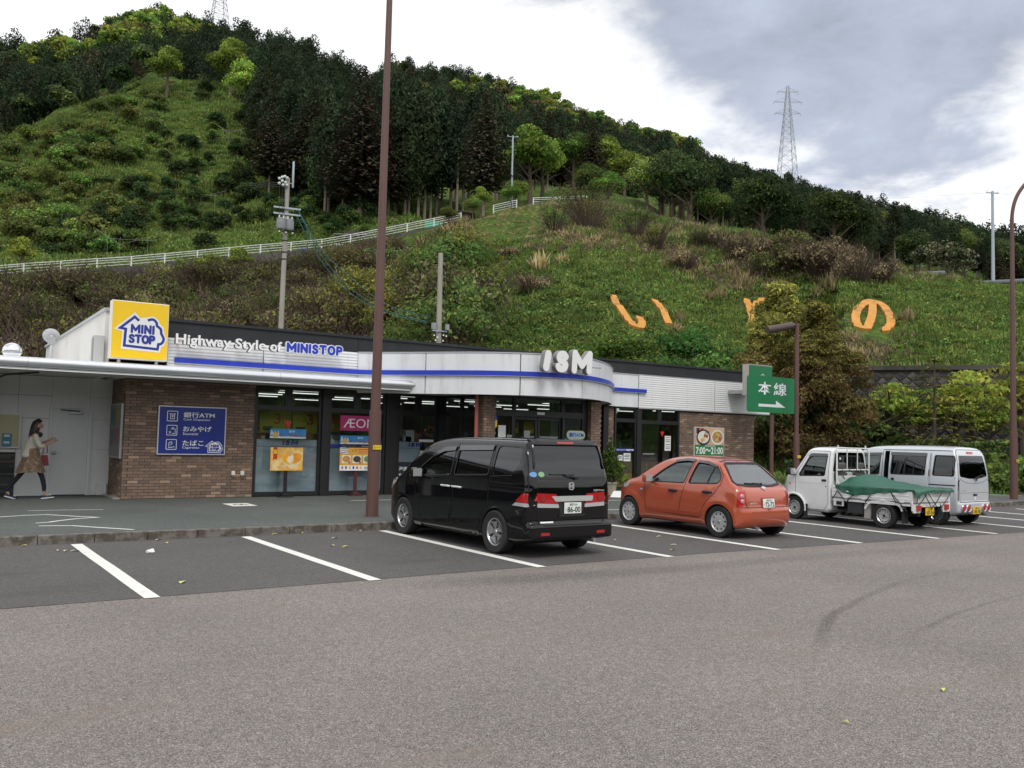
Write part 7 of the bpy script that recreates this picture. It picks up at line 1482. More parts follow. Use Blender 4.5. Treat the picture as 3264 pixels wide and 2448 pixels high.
def diamonds(C_, U, V_, tint):
 """leaf faces: pointed quads at centres C with half axes U and V; slightly folded"""
 n = len(C_); W_ = np.cross(U, V_); l = np.linalg.norm(W_, axis=1, keepdims=True)+1e-9; W_ = W_/l*np.linalg.norm(V_, axis=1, keepdims=True)*.35
 v = np.stack([C_-U, C_-V_*1+W_, C_+U, C_+V_+W_], 1).reshape(-1, 3); return v, np.repeat(tint, 4)
def rvec(n): a = NR.normal(size=(n, 3)); return a/np.linalg.norm(a, axis=1, keepdims=True)
def card_mesh(name, parts, wood=None):
 """parts: list of (verts, tint, material)"""
 vs, ts, mi, mats, fs = [], [], [], [], []; k = 0
 for v, t, m in parts:
  if m not in mats: mats.append(m)
  n = len(v)//4; vs.append(v); ts.append(t); fs.append(np.arange(n*4).reshape(n, 4)+k); mi.append(np.full(n, mats.index(m))); k += len(v)
 V = np.concatenate(vs); F = np.concatenate(fs); M = np.concatenate(mi); T = np.concatenate(ts); FL = F.tolist(); ML = M.tolist(); VL = V.tolist(); TL = T.tolist()
 if wood:
  k = len(VL)
  for f, m in zip(wood.f, wood.m):
   mm = wood.mats[m]
   if mm not in mats: mats.append(mm)
   FL.append([q+k for q in f]); ML.append(mats.index(mm))
  VL += [tuple(v) for v in wood.v]; TL += [1.]*len(wood.v)
 me = bpy.data.meshes.new(name); me.from_pydata(VL, [], FL)
 for m in mats: me.materials.append(m)
 me.polygons.foreach_set('material_index', ML); a = me.attributes.new('tint', 'FLOAT', 'POINT'); a.data.foreach_set('value', TL); me.update(); return me
def lobes(n_l, c, R_, r, flat=.75):
 o = []
 for _ in range(n_l): d = rvec(1)[0]; d[2] = abs(d[2])*1.0-.25; o.append((np.array(c)+d*np.array(R_)*NR.uniform(.45, .95), r*NR.uniform(.65, 1.15)))
 return o
def leaf_cloud(lb, n, size, mat_, asp=.55, droop=0., vary=.45, flat=.8):
 rs = np.array([q[1] for q in lb]); p = rs**2/np.sum(rs**2); k = NR.choice(len(lb), n, p=p); cs = np.array([q[0] for q in lb])[k]; d = rvec(n); d[:, 2] = np.where(NR.random(n) < .75, np.abs(d[:, 2]), d[:, 2])
 rr = rs[k]*(NR.random(n)**.35); C_ = cs+d*rr[:, None]*np.array([1, 1, flat]); nrm = d+rvec(n)*.8; u = np.cross(nrm, rvec(n)); u /= np.linalg.norm(u, axis=1, keepdims=True)+1e-9; v = np.cross(nrm, u); v /= np.linalg.norm(v, axis=1, keepdims=True)+1e-9; u[:, 2] -= droop; s = size*NR.uniform(.6, 1.35, n); lt = NR.uniform(1-vary, 1+vary, len(lb))[k]*NR.uniform(.7, 1.3, n)
 return (*diamonds(C_, u*s[:, None]*.5, v*(s*asp)[:, None]*.5, lt), mat_)
def branchwood(h, spread, r, n=6, m=None, base=.35):
 mb = MB(); m = m or M_bark; mb.tube([(0, 0, -.4), (.02*h, 0, h*.3), (0, .02*h, h*.62), (.01, 0, h*.9)], [r, r*.8, r*.5, r*.12], m, 8)
 for i in range(n): a = 2.4*i+rnd.random(); z = h*(base+.5*i/n); q = Vector((math.cos(a), math.sin(a), 0)); mb.tube([(0, 0, z), tuple(q*spread*.45+Vector((0, 0, z+spread*.35))), tuple(q*spread*.85+Vector((0, 0, z+spread*.55)))], [r*.4, r*.25, r*.06], m, 6)
 return mb
def T_broad(name, mk, h=7., Rr=2.6, n=1900, size=.42, nl=13, mk2=None, share=.3, trunk=.28, flat=.8, asp=.6, bark=None):
 """crown mesh and trunk mesh"""
 lb = lobes(nl, (0, 0, h*(trunk+(1-trunk)*.5)), (Rr*.8, Rr*.8, h*(1-trunk)*.48), Rr*.5); lb.append((np.array((0, 0, h*.62)), Rr*.6)); P = [leaf_cloud(lb, int(n*(1-share) if mk2 else n), size, LM[mk], asp, flat=flat)]
 if mk2: P.append(leaf_cloud([q for q in lb if NR.random() < .7] or lb, int(n*share), size, LM[mk2], asp, flat=flat))
 return card_mesh(name, P), branchwood(h*.8, Rr, .035*h, 7, bark).mesh('trunk')
def T_conifer(h=16., Rr=2.4, n_lev=26, mk='cedar', start=.22, size=.9, taper=.75, dense=8, mk2=None, bark=None, droop=.55):
 C_, U, V_, T_, mm = [], [], [], [], []
 for i in range(n_lev):
  z = h*(start+(1-start)*i/(n_lev-1)); tt = i/(n_lev-1); f = 1-tt; rad = Rr*((1-tt**1.7)**.85)*(.6+.4*min(1, tt/.2))*NR.uniform(.78, 1.12)+.22; nb = max(5, int(dense*(.55+f)))
  for j in range(nb):
   a = 6.283*j/nb+i*1.1+NR.uniform(-.3, .3); rb = rad*NR.uniform(.7, 1.15); steps = max(2, int(rb/.42)); lt = NR.uniform(.75, 1.25)
   for k in range(steps):
    t = (k+.8)/steps; r_ = rb*t; p = np.array([math.cos(a)*r_, math.sin(a)*r_, z-droop*r_*.35+NR.uniform(-.12, .12)]); out = np.array([math.cos(a), math.sin(a), -.25-.4*droop+NR.uniform(-.3, .3)]); sd = np.array([-math.sin(a), math.cos(a), NR.uniform(-.5, .5)]); s = size*NR.uniform(.6, 1.1)*(.6+.5*f)
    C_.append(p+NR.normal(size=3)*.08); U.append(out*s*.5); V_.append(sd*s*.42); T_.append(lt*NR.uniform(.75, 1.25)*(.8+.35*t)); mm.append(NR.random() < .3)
 C_, U, V_, T_ = map(np.array, (C_, U, V_, T_)); mm = np.array(mm)
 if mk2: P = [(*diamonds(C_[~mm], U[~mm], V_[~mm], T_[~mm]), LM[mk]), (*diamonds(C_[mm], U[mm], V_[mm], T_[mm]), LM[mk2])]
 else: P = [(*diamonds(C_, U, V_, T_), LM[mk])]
 mb = MB(); mb.tube([(0, 0, -1), (0, 0, h*.4), (0, 0, h*.7)], [.013*h, .010*h, .02], bark or M_barkp, 7); return card_mesh('crown', P), mb.mesh('trunk')
def T_scrub(w=2.2, h=2.6, n=1300, mk='scrub', mk2='olive', share=.4, twigs=30, size=.19, asp=.35):
 lb = lobes(9, (0, 0, h*.5), (w*.7, w*.7, h*.42), w*.42); P = [leaf_cloud(lb, int(n*(1-share)), size, LM[mk], asp), leaf_cloud(lb, int(n*share), size*.9, LM[mk2], .55)]; mb = MB()
 for i in range(twigs):
  a = rnd.uniform(0, 6.28); r_ = w*rnd.uniform(.4, 1.05); b = Vector((math.cos(a)*.15, math.sin(a)*.15, -.2)); e = Vector((math.cos(a)*r_, math.sin(a)*r_, h*rnd.uniform(.55, 1.1))); m_ = (b+e)/2+Vector((0, 0, h*.18)); mb.tube([b, m_, e], [.035, .022, .006], M_twig, 4, False)
  for _ in range(2): e2 = m_.lerp(e, rnd.random())+Vector((rnd.uniform(-.5, .5), rnd.uniform(-.5, .5), rnd.uniform(.1, .6))); mb.tube([m_.lerp(e, .3), e2], [.014, .004], M_twig, 3, False)
 return card_mesh('scrub', P, mb)
def T_tuft(n=26, h=.7, w=.45, mk='grass', bend=.5):
 C_, U, V_, T_ = [], [], [], []
 for i in range(n):
  a = NR.uniform(0, 6.283); lean = NR.uniform(.1, 1.)*bend; L_ = h*NR.uniform(.5, 1.2); b = np.array([NR.normal()*w*.45, NR.normal()*w*.45, -.05]); d = np.array([math.cos(a)*lean, math.sin(a)*lean, 1.]); d /= np.linalg.norm(d); C_.append(b+d*L_*.5); U.append(d*L_*.5); V_.append(np.array([-math.sin(a), math.cos(a), 0])*h*.07*NR.uniform(.7, 1.6)); T_.append(NR.uniform(.65, 1.35))
 return (*diamonds(np.array(C_), np.array(U), np.array(V_), np.array(T_)), LM[mk])
def T_weed(n=34, r=.45, h=.45, mk='mid', size=.2):
 d = rvec(n); d[:, 2] = np.abs(d[:, 2]); C_ = d*np.array([r, r, h])*(NR.random((n, 1))**.4); u = rvec(n); v = np.cross(d, u); v /= np.linalg.norm(v, axis=1, keepdims=True); u = np.cross(v, d+rvec(n)*.5); u /= np.linalg.norm(u, axis=1, keepdims=True); s = size*NR.uniform(.6, 1.4, n); return (*diamonds(C_, u*s[:, None]*.5, v*s[:, None]*.3, NR.uniform(.65, 1.35, n)), LM[mk])
def T_fluffy(h, Rr, n, size, mk, mk2=None, start=.08, nl=30, trunk=True):
 lb = []
 for i in range(nl):
  f = (i+.5)/nl; rad = Rr*((1-f**2.2)**.8)*(.62+.38*min(1, f/.25)); a = 2.4*i+NR.uniform(-.5, .5); q = rad*NR.uniform(.45, .75); lb.append((np.array([q*math.cos(a), q*math.sin(a), h*(start+(1-start)*f)]), rad*.48*NR.uniform(.8, 1.2)+.18))
 P = [leaf_cloud(lb, n, size, LM[mk], .5, .5, .25, 1.5)]
 if mk2: P.append(leaf_cloud(lb[nl//2:], n//4, size, LM[mk2], .5, .5, .25, 1.5))
 mb = MB(); mb.tube([(0, 0, -1), (0, 0, h*.4), (0, 0, h*.75)], [.013*h, .010*h, .02], M_barkp, 7); return card_mesh('crown', P), mb.mesh('trunk')
# ---- scatter of uncountable growth: instances on the points of one mesh
def scatter(name, pts, protos, idx, scl, rot, label=None):
 me = bpy.data.meshes.new(name); me.from_pydata([tuple(p) for p in pts], [], []); n = len(pts)
 for nm, ty, dat in (('idx', 'INT', idx), ('scl', 'FLOAT', scl), ('rot', 'FLOAT_VECTOR', rot)):
  a = me.attributes.new(nm, ty, 'POINT'); a.data.foreach_set('vector' if ty == 'FLOAT_VECTOR' else 'value', np.asarray(dat, dtype=float if ty != 'INT' else int).ravel())
 o = link(name, me); o['kind'] = 'stuff'; col = bpy.data.collections.new(name+'_sources')
 for i, pm in enumerate(protos): q = bpy.data.objects.new('%s_source_%02d' % (name, i), pm); col.objects.link(q)
 g = bpy.data.node_groups.new(name, 'GeometryNodeTree'); g.interface.new_socket('Geometry', in_out='INPUT', socket_type='NodeSocketGeometry'); g.interface.new_socket('Geometry', in_out='OUTPUT', socket_type='NodeSocketGeometry'); N, L = g.nodes, g.links
 gi, go = N.new('NodeGroupInput'), N.new('NodeGroupOutput'); ip = N.new('GeometryNodeInstanceOnPoints'); ci = N.new('GeometryNodeCollectionInfo'); ci.inputs['Collection'].default_value = col; ci.inputs['Separate Children'].default_value = True; ci.inputs['Reset Children'].default_value = True
 def attr(nm, ty): a = N.new('GeometryNodeInputNamedAttribute'); a.data_type = ty; a.inputs['Name'].default_value = nm; return a.outputs['Attribute']
 L.new(gi.outputs[0], ip.inputs['Points']); L.new(ci.outputs[0], ip.inputs['Instance']); ip.inputs['Pick Instance'].default_value = True; L.new(attr('idx', 'INT'), ip.inputs['Instance Index']); L.new(attr('scl', 'FLOAT'), ip.inputs['Scale']); L.new(attr('rot', 'FLOAT_VECTOR'), ip.inputs['Rotation']); L.new(ip.outputs[0], go.inputs[0])
 md = o.modifiers.new('scatter', 'NODES'); md.node_group = g; return o
def rotz(n, tilt=.0): r = np.zeros((n, 3)); r[:, 2] = NR.uniform(0, 6.283, n); r[:, :2] = NR.normal(size=(n, 2))*tilt; return r
def polar(n, u0, u1, d0, d1):
 th0, th1 = [math.atan2(ray(u*SC, 600*SC).x, ray(u*SC, 600*SC).y) for u in (u0, u1)]; th = NR.uniform(th0, th1, n); D = np.sqrt(NR.uniform(d0*d0, d1*d1, n)); return np.sin(th)*D, np.cos(th)*D, D, th
def uof(x, y, z=10.):
 d = np.stack([x, y, np.full_like(x, z)-EYE], -1); w = d @ np.array(FW); return (1632+FPX*(d @ np.array(RT))/w)/SC, (1224-FPX*(d @ np.array(UPV))/w)/SC
def uv(x, y, z): d = np.stack([x, y, z-EYE], -1); w = d @ np.array(FW); return (1632+FPX*(d @ np.array(RT))/w)/SC, (1224-FPX*(d @ np.array(UPV))/w)/SC
# far woods: one mass of conifers and broadleaf crowns
def whole(cm): cr, tr = cm; mb = MB(); return cr
FC = [T_fluffy(9.2, 2.9, 620, .62, 'cedar', nl=22)[0], T_fluffy(10., 2.6, 620, .62, 'cedar', nl=22)[0], T_fluffy(8.2, 3.3, 620, .66, 'deep', nl=22)[0], T_fluffy(8.6, 2.9, 620, .62, 'browncedar', nl=22)[0]]
FB = [T_broad('far_crown', k, 7.5, 3.3, 620, .8, 10, k2, .35)[0] for k, k2 in (('deep', 'mid'), ('mid', 'olive'), ('bright', 'yellow'), ('olive', 'yellow'), ('scrub', 'gold'), ('bright', 'mid'))]
def far_woods():
 x, y, D, th = polar(4300, -420, 2700, 182, 395); z = H(x, y); u, v = uv(x, y, z); ed = np.interp(u, US, V_F); dr = np.interp(u, US, D_R); keep = (D < dr+12) & ~((u < 560) & (v > ed-6)); x, y, z, u, v = x[keep], y[keep], z[keep], u[keep], v[keep]; n = len(x)
 nb = np.sin(x*.035+1.2*np.sin(y*.02))+np.cos(y*.045+.7*np.sin(x*.03))+NR.normal(size=n)*.45; idx = np.where(nb > 1.25, NR.choice([6, 9, 7, 5], n), NR.choice([0, 1, 2, 0, 1, 4, 3], n))
 top = (u < 500) & (v < 120-.22*np.abs(u-330)); idx = np.where(top, NR.choice([6, 7, 9, 6, 9, 2], n), idx); strip = (u > 60) & (u < 480) & (v > 95) & (v < 165) & (np.abs(v-170+.16*u) < 22); idx = np.where(strip, NR.choice([6, 9, 7], n), idx)
 dk = (u > 330) & (u < 840) & (v < 360) & ~top & ~strip; idx = np.where(dk, NR.choice([0, 1, 2, 0, 1], n), idx); rg = (u > 830) & (u < 1240) & (v > 215) & (v < 300) & (nb > -.2); idx = np.where(rg, NR.choice([6, 5, 9, 7, 8], n), idx)
 scatter('far_woods', np.stack([x, y, z-.6], 1), FC+FB, idx, NR.uniform(.7, 1.25, n), rotz(n, .04))
far_woods()
# wooded rise on the other sides of the lot (what the car windows and paint mirror)
def around():
 mb = MB(); n = 40; vs = []; A = np.linspace(R(72), R(302), n)
 for a in A:
  for d, z in ((105, -.1), (130, 5), (190, 17+4*math.sin(a*5)), (300, 22)): vs.append((math.sin(a)*d, math.cos(a)*d, z*(1 if R(95) < a < R(285) else .45)))
 mb.add(vs, [(4*i+k, 4*i+k+1, 4*i+k+5, 4*i+k+4) for i in range(n-1) for k in range(3)], MATS.get('hg') or bpy.data.materials['hill_ground'], True); o = mb.build('wooded_hill', recalc=False); o['kind'] = 'structure'
 th = NR.uniform(R(72), R(302), 900); D = NR.uniform(105, 200, 900); k = np.where((th > R(95)) & (th < R(285)), 1, .45); z = np.interp(D, [105, 130, 190], [0, 5, 17])*k-.5; scatter('opposite_woods', np.stack([np.sin(th)*D, np.cos(th)*D, z], 1), FC+FB, NR.choice([0, 1, 2, 4, 5, 3, 0, 1], 900), NR.uniform(.8, 1.4, 900), rotz(900, .04))
around()
# ---- individual trees
def tree(kind, me, pos, s, label, group, cat='tree', rz=None):
 cr, tr = me; t = thing(kind, label, cat, tuple(pos), rnd.uniform(0, 6.28) if rz is None else rz, group); t.scale = (s, s, s); link('trunk', tr, t); link('crown', cr, t); return t
def plant(kind, me, pos, s, label, group=None, cat='shrub'):
 o = link(kind, me); o.location = tuple(pos); o.rotation_euler = (rnd.uniform(-.06, .06), rnd.uniform(-.06, .06), rnd.uniform(0, 6.28)); o.scale = (s if isinstance(s, tuple) else (s, s, s*rnd.uniform(.85, 1.15))); return tag(o, label, cat, group)
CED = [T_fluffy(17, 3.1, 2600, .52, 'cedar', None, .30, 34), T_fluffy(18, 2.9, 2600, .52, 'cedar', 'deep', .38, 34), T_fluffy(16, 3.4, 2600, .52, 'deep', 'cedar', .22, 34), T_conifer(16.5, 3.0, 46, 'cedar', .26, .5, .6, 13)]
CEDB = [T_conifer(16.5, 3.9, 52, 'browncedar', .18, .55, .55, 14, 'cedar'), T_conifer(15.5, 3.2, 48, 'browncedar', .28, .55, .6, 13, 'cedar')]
BRT = [T_broad('crown', 'bright', 8, 3.0, 4800, .31, 18, 'yellow', .3), T_broad('crown', 'yellow', 7, 2.5, 4200, .28, 17, 'bright', .4), T_broad('crown', 'bright', 7, 3.2, 4800, .31, 19, 'mid', .35)]
MID = [T_broad('crown', 'mid', 7.5, 3.1, 5000, .29, 19, 'olive', .3), T_broad('crown', 'deep', 8, 3.3, 5200, .31, 20, 'mid', .35), T_broad('crown', 'olive', 7, 3.0, 6500, .24, 26, 'yellow', .25)]
CIT = [T_broad('crown', 'citrus', 2.6, 1.5, 1000, .26, 10, 'deep', .4, .12), T_broad('crown', 'citrus', 3.0, 1.4, 1000, .26, 10, 'mid', .25, .15), T_broad('crown', 'olive', 2.2, 1.7, 1000, .26, 11, 'mid', .4, .1), T_broad('crown', 'mid', 2.2, 1.6, 1000, .26, 11, 'bright', .35, .1)]
SCR = [T_scrub(2.3, 2.8), T_scrub(2.0, 2.4, 1200, 'dead', 'scrub', .4, 60, .2, .16), T_scrub(2.4, 2.6, 1600, 'olive', 'scrub', .35), T_scrub(2.2, 2.8, 1700, 'mid', 'olive', .4, 14), T_scrub(2.5, 2.2, 1500, 'scrub', 'mid', .45)]
# tall cedars in front of the hill
def cedars():
 for i in range(74):
  u = 545+ (i % 37)*14.6+rnd.uniform(-5, 5); row = i//37; D = float(np.interp(u, [545, 700, 850, 1080], [158, 128, 122, 128]))+row*14+rnd.uniform(-3, 3); p = ground_at(u, D); br = rnd.random() < .10
  tree('cedar_tree', rnd.choice(CEDB if br else CED), p, rnd.uniform(.85, 1.12), 'brown tinged cedar standing in the dark row below the ridge' if br else 'tall dark green cedar with a bare lower trunk in the row below the ridge', 'cedars in the dark stand below the ridge')
 for u, D, k, s, lb in ((772, 117, 0, 1.28, 'largest brown tinged cedar just left of the tall lamp pole'), (1040, 112, 1, 1.12, 'brown tinged cedar with long bare trunk left of the grey hilltop pole'), (573, 138, 1, 1.0, 'brown topped cedar at the left end of the dark cedar row')): tree('cedar_tree', CEDB[k], ground_at(u, D), s, lb, None)
 for u, D, s in ((1150, 150, .95), (1178, 142, .85), (1205, 150, .9), (1255, 150, .95), (1276, 140, .75)): tree('cedar_tree', rnd.choice(CEDB), ground_at(u, D), s, 'reddish brown cedar among the bright trees right of the grey hilltop pole', 'reddish cedars behind the hilltop')
cedars()
def feature_trees():
 L_ = [(1140, 120, BRT[1], 1.55, 'yellow green tree behind the grey hilltop pole'), (1166, 124, BRT[0], 1.15, 'bright green tree just right of the grey hilltop pole'), (1108, 117, BRT[2], .7, 'small bright tree left of the grey hilltop pole'), (1235, 142, BRT[2], 1.35, 'bright green tree between two reddish cedars on the hill'), (1300, 160, BRT[0], 1.25, 'large bright green round tree on the hill above the grassy mound'), (1345, 160, BRT[2], 1.2, 'bright green round tree right of the largest bright one on the hill'), (1275, 118, MID[0], .95, 'mid green rounded tree at the end of the hilltop fence'), (1310, 116, BRT[2], .8, 'fresh green tree right of the hilltop fence'), (1395, 126, MID[2], 1.25, 'olive flowering tree on the hill left of the dark clump'), (1430, 130, MID[2], 1.35, 'broad olive tree with pale tips on the hill'), (1470, 128, BRT[1], .95, 'yellow green tree top behind the dark clump'), (1450, 112, MID[1], 1.25, 'large dark rounded tree above the grassy mound'), (1490, 108, MID[1], 1.2, 'dark rounded tree at the right of the dark clump'), (1905, 172, BRT[1], 1.25, 'yellow green tree standing out on the right ridge'), (1940, 170, MID[2], 1.0, 'olive tree below the yellow green one on the right ridge'), (1640, 210, BRT[0], 1.0, 'green tree at the foot of the right pylon'),
         (340, 186, BRT[1], 1.5, 'bright tree standing alone at the top of the orchard'), (478, 184, BRT[1], 1.75, 'feathery bright tree at the upper edge of the orchard'), (515, 172, BRT[0], 1.5, 'feathery bright tree right of another at the orchard edge'), (232, 175, BRT[2], .7, 'small bright tree in the dark woods left of the orchard top'), (42, 96, BRT[1], .55, 'small yellow green tree behind the fence at far left'), (1035, 99, BRT[1], .5, 'small yellow green tree below the shed at the fence end'), (1018, 97, MID[0], .36, 'dark green pruned tree before the fence end'), (1100, 101, BRT[2], .42, 'little green tree by the fence bend'), (965, 93, MID[0], .34, 'dark green tree under the shed above the bushes')]
 for u, D, me, s, lb in L_: tree('broadleaf_tree', me, ground_at(u, D), s, lb, None)
 for i in range(190):
  u = rnd.uniform(1420, 2300); D = rnd.uniform(104, 200); p = ground_at(u, D); q = rnd.random(); mx = max(.22, (EYE+D*elev(u, float(np.interp(u, US, V_T))-4)-p.z)/17.)
  if q < .55: tree('cedar_tree', rnd.choice(CED), p, min(mx, rnd.uniform(.5, .72)), 'dark conifer in the woods behind the crest at right', 'dark conifers behind the right crest')
  elif q < .9: tree('broadleaf_tree', MID[1] if rnd.random() < .7 else MID[0], p, min(mx*2.1, rnd.uniform(.75, 1.15)), 'dark green leafy tree in the woods behind the crest at right', 'dark leafy trees behind the right crest')
  else: tree('cedar_tree', rnd.choice(CEDB), p, min(mx, rnd.uniform(.5, .65)), 'brownish conifer in the woods behind the crest at right', 'brownish conifers behind the right crest')
 pale = T_broad('crown', 'pale', 6, 2.6, 900, .45, 12, 'deep', .55)
 for u, D, s in ((2008, 104, .75), (2050, 100, .8), (2085, 104, .7)): tree('broadleaf_tree', pale, ground_at(u, D), s, 'dark tree flecked with pale blossom behind the right crest', 'blossoming trees behind the right crest')
feature_trees()
# citrus terrace bushes and rough growth on the left slope
def orchard():
 k = 0
 while k < 260:
  u = rnd.uniform(-60, 850); v = rnd.uniform(200, 560); e = float(np.interp(u, US, V_F)); c = float(np.interp(u, US, V_C))
  if not (e+14 < v < c-12): continue
  p = seen(u, v, 100); left = u < 380-(v-200)*.45
  if left and rnd.random() < .8: tree('orchard_bush', CIT[rnd.choice((2, 3, 2))], p-Vector((0, 0, .3)), rnd.uniform(.9, 1.7), 'low olive green bush on the overgrown left hillside', 'overgrown bushes on the left hillside', 'bush')
  else: tree('orchard_bush', CIT[rnd.choice((0, 1, 0, 3))], p-Vector((0, 0, .2)), rnd.uniform(.65, 1.35), 'dark round citrus bush on the bright grassy orchard slope', 'citrus bushes on the orchard slope', 'bush')
  k += 1
 for u, v, s in ((545, 375, 2.0), (640, 372, 1.1), (520, 420, 1.6), (700, 470, 1.4), (300, 505, 1.3), (215, 520, 1.5), (150, 520, 1.4), (705, 420, 1.3)): tree('orchard_bush', CIT[0], seen(u, v, 100), s, 'large dark citrus bush standing out on the orchard slope', 'large dark citrus bushes on the orchard slope', 'bush')
orchard()
def bank():
 for i in range(175):
  u = rnd.uniform(-140, 1010); D = 50+42*rnd.random()**.8; p = ground_at(u, D)
  if D > 90 and u < 560: D = 89; p = ground_at(u, D)
  if u > 850 and D > 74: D = rnd.uniform(61, 74); p = ground_at(u, D)
  k = rnd.choice((0, 1, 4, 0, 2)) if (u < 780) else rnd.choice((2, 3, 3, 4)); s = rnd.uniform(1.0, 1.6)*(1.35 if D < 75 else 1.05)
  plant('scrub_bush', SCR[k], p-Vector((0, 0, .2)), s, ('tangled brown scrub bush on the bank behind the shop roof', 'bare brown twiggy bush on the bank behind the shop roof', 'olive green scrub bush on the bank behind the shop roof', 'leafy green scrub bush on the bank behind the shop roof', 'brown scrub bush with green shoots on the bank behind the shop')[k], 'scrub bushes on the bank behind the shop', 'bush')
 for u in np.arange(-140, 860, 7.5): k = rnd.choice((0, 1, 2, 4, 0)); p = ground_at(u, float(np.interp(u, US, D_C))-rnd.uniform(1.5, 5)); plant('scrub_bush', SCR[k], p-Vector((0, 0, .3)), rnd.uniform(.75, 1.15), 'scrubby bush climbing the dark wall under the guard fence', 'bushes along the wall under the guard fence', 'bush')
 # leafy ones in front, close behind the roof
 for u, D, me, s, lb in ((838, 76, MID[2], .90, 'broad evergreen tree with yellow tips left of the second concrete pole'), (905, 77, MID[2], .84, 'tall evergreen tree with yellow tips behind the second concrete pole'), (765, 78, MID[2], .9, 'smaller evergreen with yellow tips right of the transformer pole'), (1010, 69, MID[2], 1.02, 'drooping bamboo like evergreen right of the second concrete pole'), (985, 67, MID[0], .95, 'dark leafy tree low behind the roof by the second pole'), (1035, 66, MID[2], .7, 'olive leafy bush at the foot of the grassy slope'), (862, 70, MID[2], .95, 'olive evergreen filling the bank left of the second concrete pole'), (955, 70, MID[2], .95, 'olive evergreen filling the bank right of the second concrete pole'), (715, 50, BRT[0], .5, 'bright green young bush just above the roof band'), (85, 42.5, BRT[1], .32, 'yellow orange bush behind the satellite dish'), (5, 42, MID[0], .36, 'green bush behind the globe lamp at far left'), (430, 52, MID[0], .5, 'green bush on the bank above the yellow sign'), (520, 95, BRT[0], .5, 'bright bush overhanging the guard fence'), (450, 94, BRT[2], .55, 'green bush hiding part of the guard fence'), (400, 94, BRT[0], .42, 'small bright bush under the guard fence')):
  tree('leafy_tree', me, ground_at(u, D)-Vector((0, 0, .3)), s, lb, None)
bank()
# grassy slope on the right: mixed tufts, straw and weeds
GR = [card_mesh('tuft', [T_tuft(34, .42, .5, 'grass')]), card_mesh('tuft', [T_tuft(30, .5, .5, 'mid')]), card_mesh('tuft', [T_tuft(30, .42, .55, 'olive')]), card_mesh('tuft', [T_tuft(26, .6, .5, 'straw', .8)]), card_mesh('tuft', [T_tuft(34, .5, .6, 'dead', .9)]), card_mesh('weed', [T_weed(80, .6, .42, 'weed', .15), T_tuft(16, .5, .6, 'grass')]), card_mesh('weed', [T_weed(50, .55, .4, 'grass', .15), T_tuft(24, .45, .6, 'weed')]), card_mesh('weed', [T_weed(70, .6, .5, 'scrub', .14)]), card_mesh('weed', [T_weed(90, .65, .5, 'mid', .16)])]
def slope_growth():
 x, y, D, th = polar(30000, 940, 2420, 44, 108); z = H(x, y); u, v = uv(x, y, z); dc = np.interp(u, US, D_C); k = (D < dc-.8) & ~((u > 1795) & (D < 55)) & ~((u < 1135) & (D > dc-2)); x, y, z, u, v, D = x[k], y[k], z[k], u[k], v[k], D[k]; n = len(x)
 a = np.sin(x*.16+1.7*np.sin(y*.09))+np.cos(y*.21+1.1*np.sin(x*.12))+.8*np.sin(x*.5+y*.37)*np.sin(y*.43-x*.2)+NR.normal(size=n)*.45
 idx = np.where(a > 1.9, NR.choice([4, 4, 2, 7, 3], n), np.where(a > .5, NR.choice([2, 0, 1, 5, 6], n), np.where(a > -.9, NR.choice([0, 1, 5, 6, 0], n), NR.choice([5, 8, 1, 6], n))))
 brown = ((u > 1560) & (v < 612) & (v > 520)) | ((u > 1140) & (u < 1560) & (v < 545)); idx = np.where(brown & (NR.random(n) < .5), NR.choice([4, 3, 7, 7, 2], n), idx); mown = (u < 1175) & (v < 520) & (v > 440); sc = NR.uniform(.6, 1.35, n)*np.where(mown, .4, 1)*np.where(u > 1850, .9, 1); idx = np.where(mown, NR.choice([0, 6, 2, 3], n), idx)
 # keep the painted characters clear
 clear = np.zeros(n, bool)
 for P, w in (([(1322, 646), (1340, 675), (1362, 703), (1380, 714), (1386, 704), (1380, 692)], 9), ([(1412, 654), (1430, 675), (1444, 706)], 9), ([(1606, 652), (1616, 664), (1622, 690), (1622, 706)], 9), ([(1652, 653), (1634, 662), (1624, 680)], 9), ([(1884, 660), (1882, 690), (1872, 716), (1853, 712), (1847, 690), (1856, 668), (1880, 656), (1905, 664), (1922, 690), (1922, 712), (1905, 722)], 11)):
  Q = np.array(spline(P, 5))
  for q in Q: clear |= ((u-q[0])**2+((v-4-q[1])*1.0)**2 < (w+8)**2)
 sc = np.where(clear, .22, sc); scatter('slope_grass', np.stack([x, y, z-.05], 1), GR, idx, sc, rotz(n, .18))
 x, y, D, th = polar(21000, -180, 900, 103, 205); z = H(x, y); u, v = uv(x, y, z); e = np.interp(u, US, V_F); c = np.interp(u, US, V_C); k = (v > e-15) & (v < c+5); x, y, z, u, v = x[k], y[k], z[k], u[k], v[k]; n = len(x); a = np.sin(x*.1+1.3*np.sin(y*.06))+np.cos(y*.12)+NR.normal(size=n)*.6
 idx = np.where(u < 330, np.where(a > .3, NR.choice([2, 6, 0, 5], n), NR.choice([5, 8, 1, 2], n)), np.where(a > -.2, NR.choice([6, 0, 6, 5], n), NR.choice([0, 1, 5, 2], n))); scatter('orchard_grass', np.stack([x, y, z-.1], 1), GR, idx, NR.uniform(1.0, 2.1, n), rotz(n, .15))
 x, y, D, th = polar(7000, -300, 1010, 44, 97); z = H(x, y); idx = NR.choice([2, 4, 7, 1, 8, 3, 7], len(x)); scatter('bank_undergrowth', np.stack([x, y, z-.05], 1), GR, idx, NR.uniform(.8, 1.7, len(x)), rotz(len(x), .15))
slope_growth()
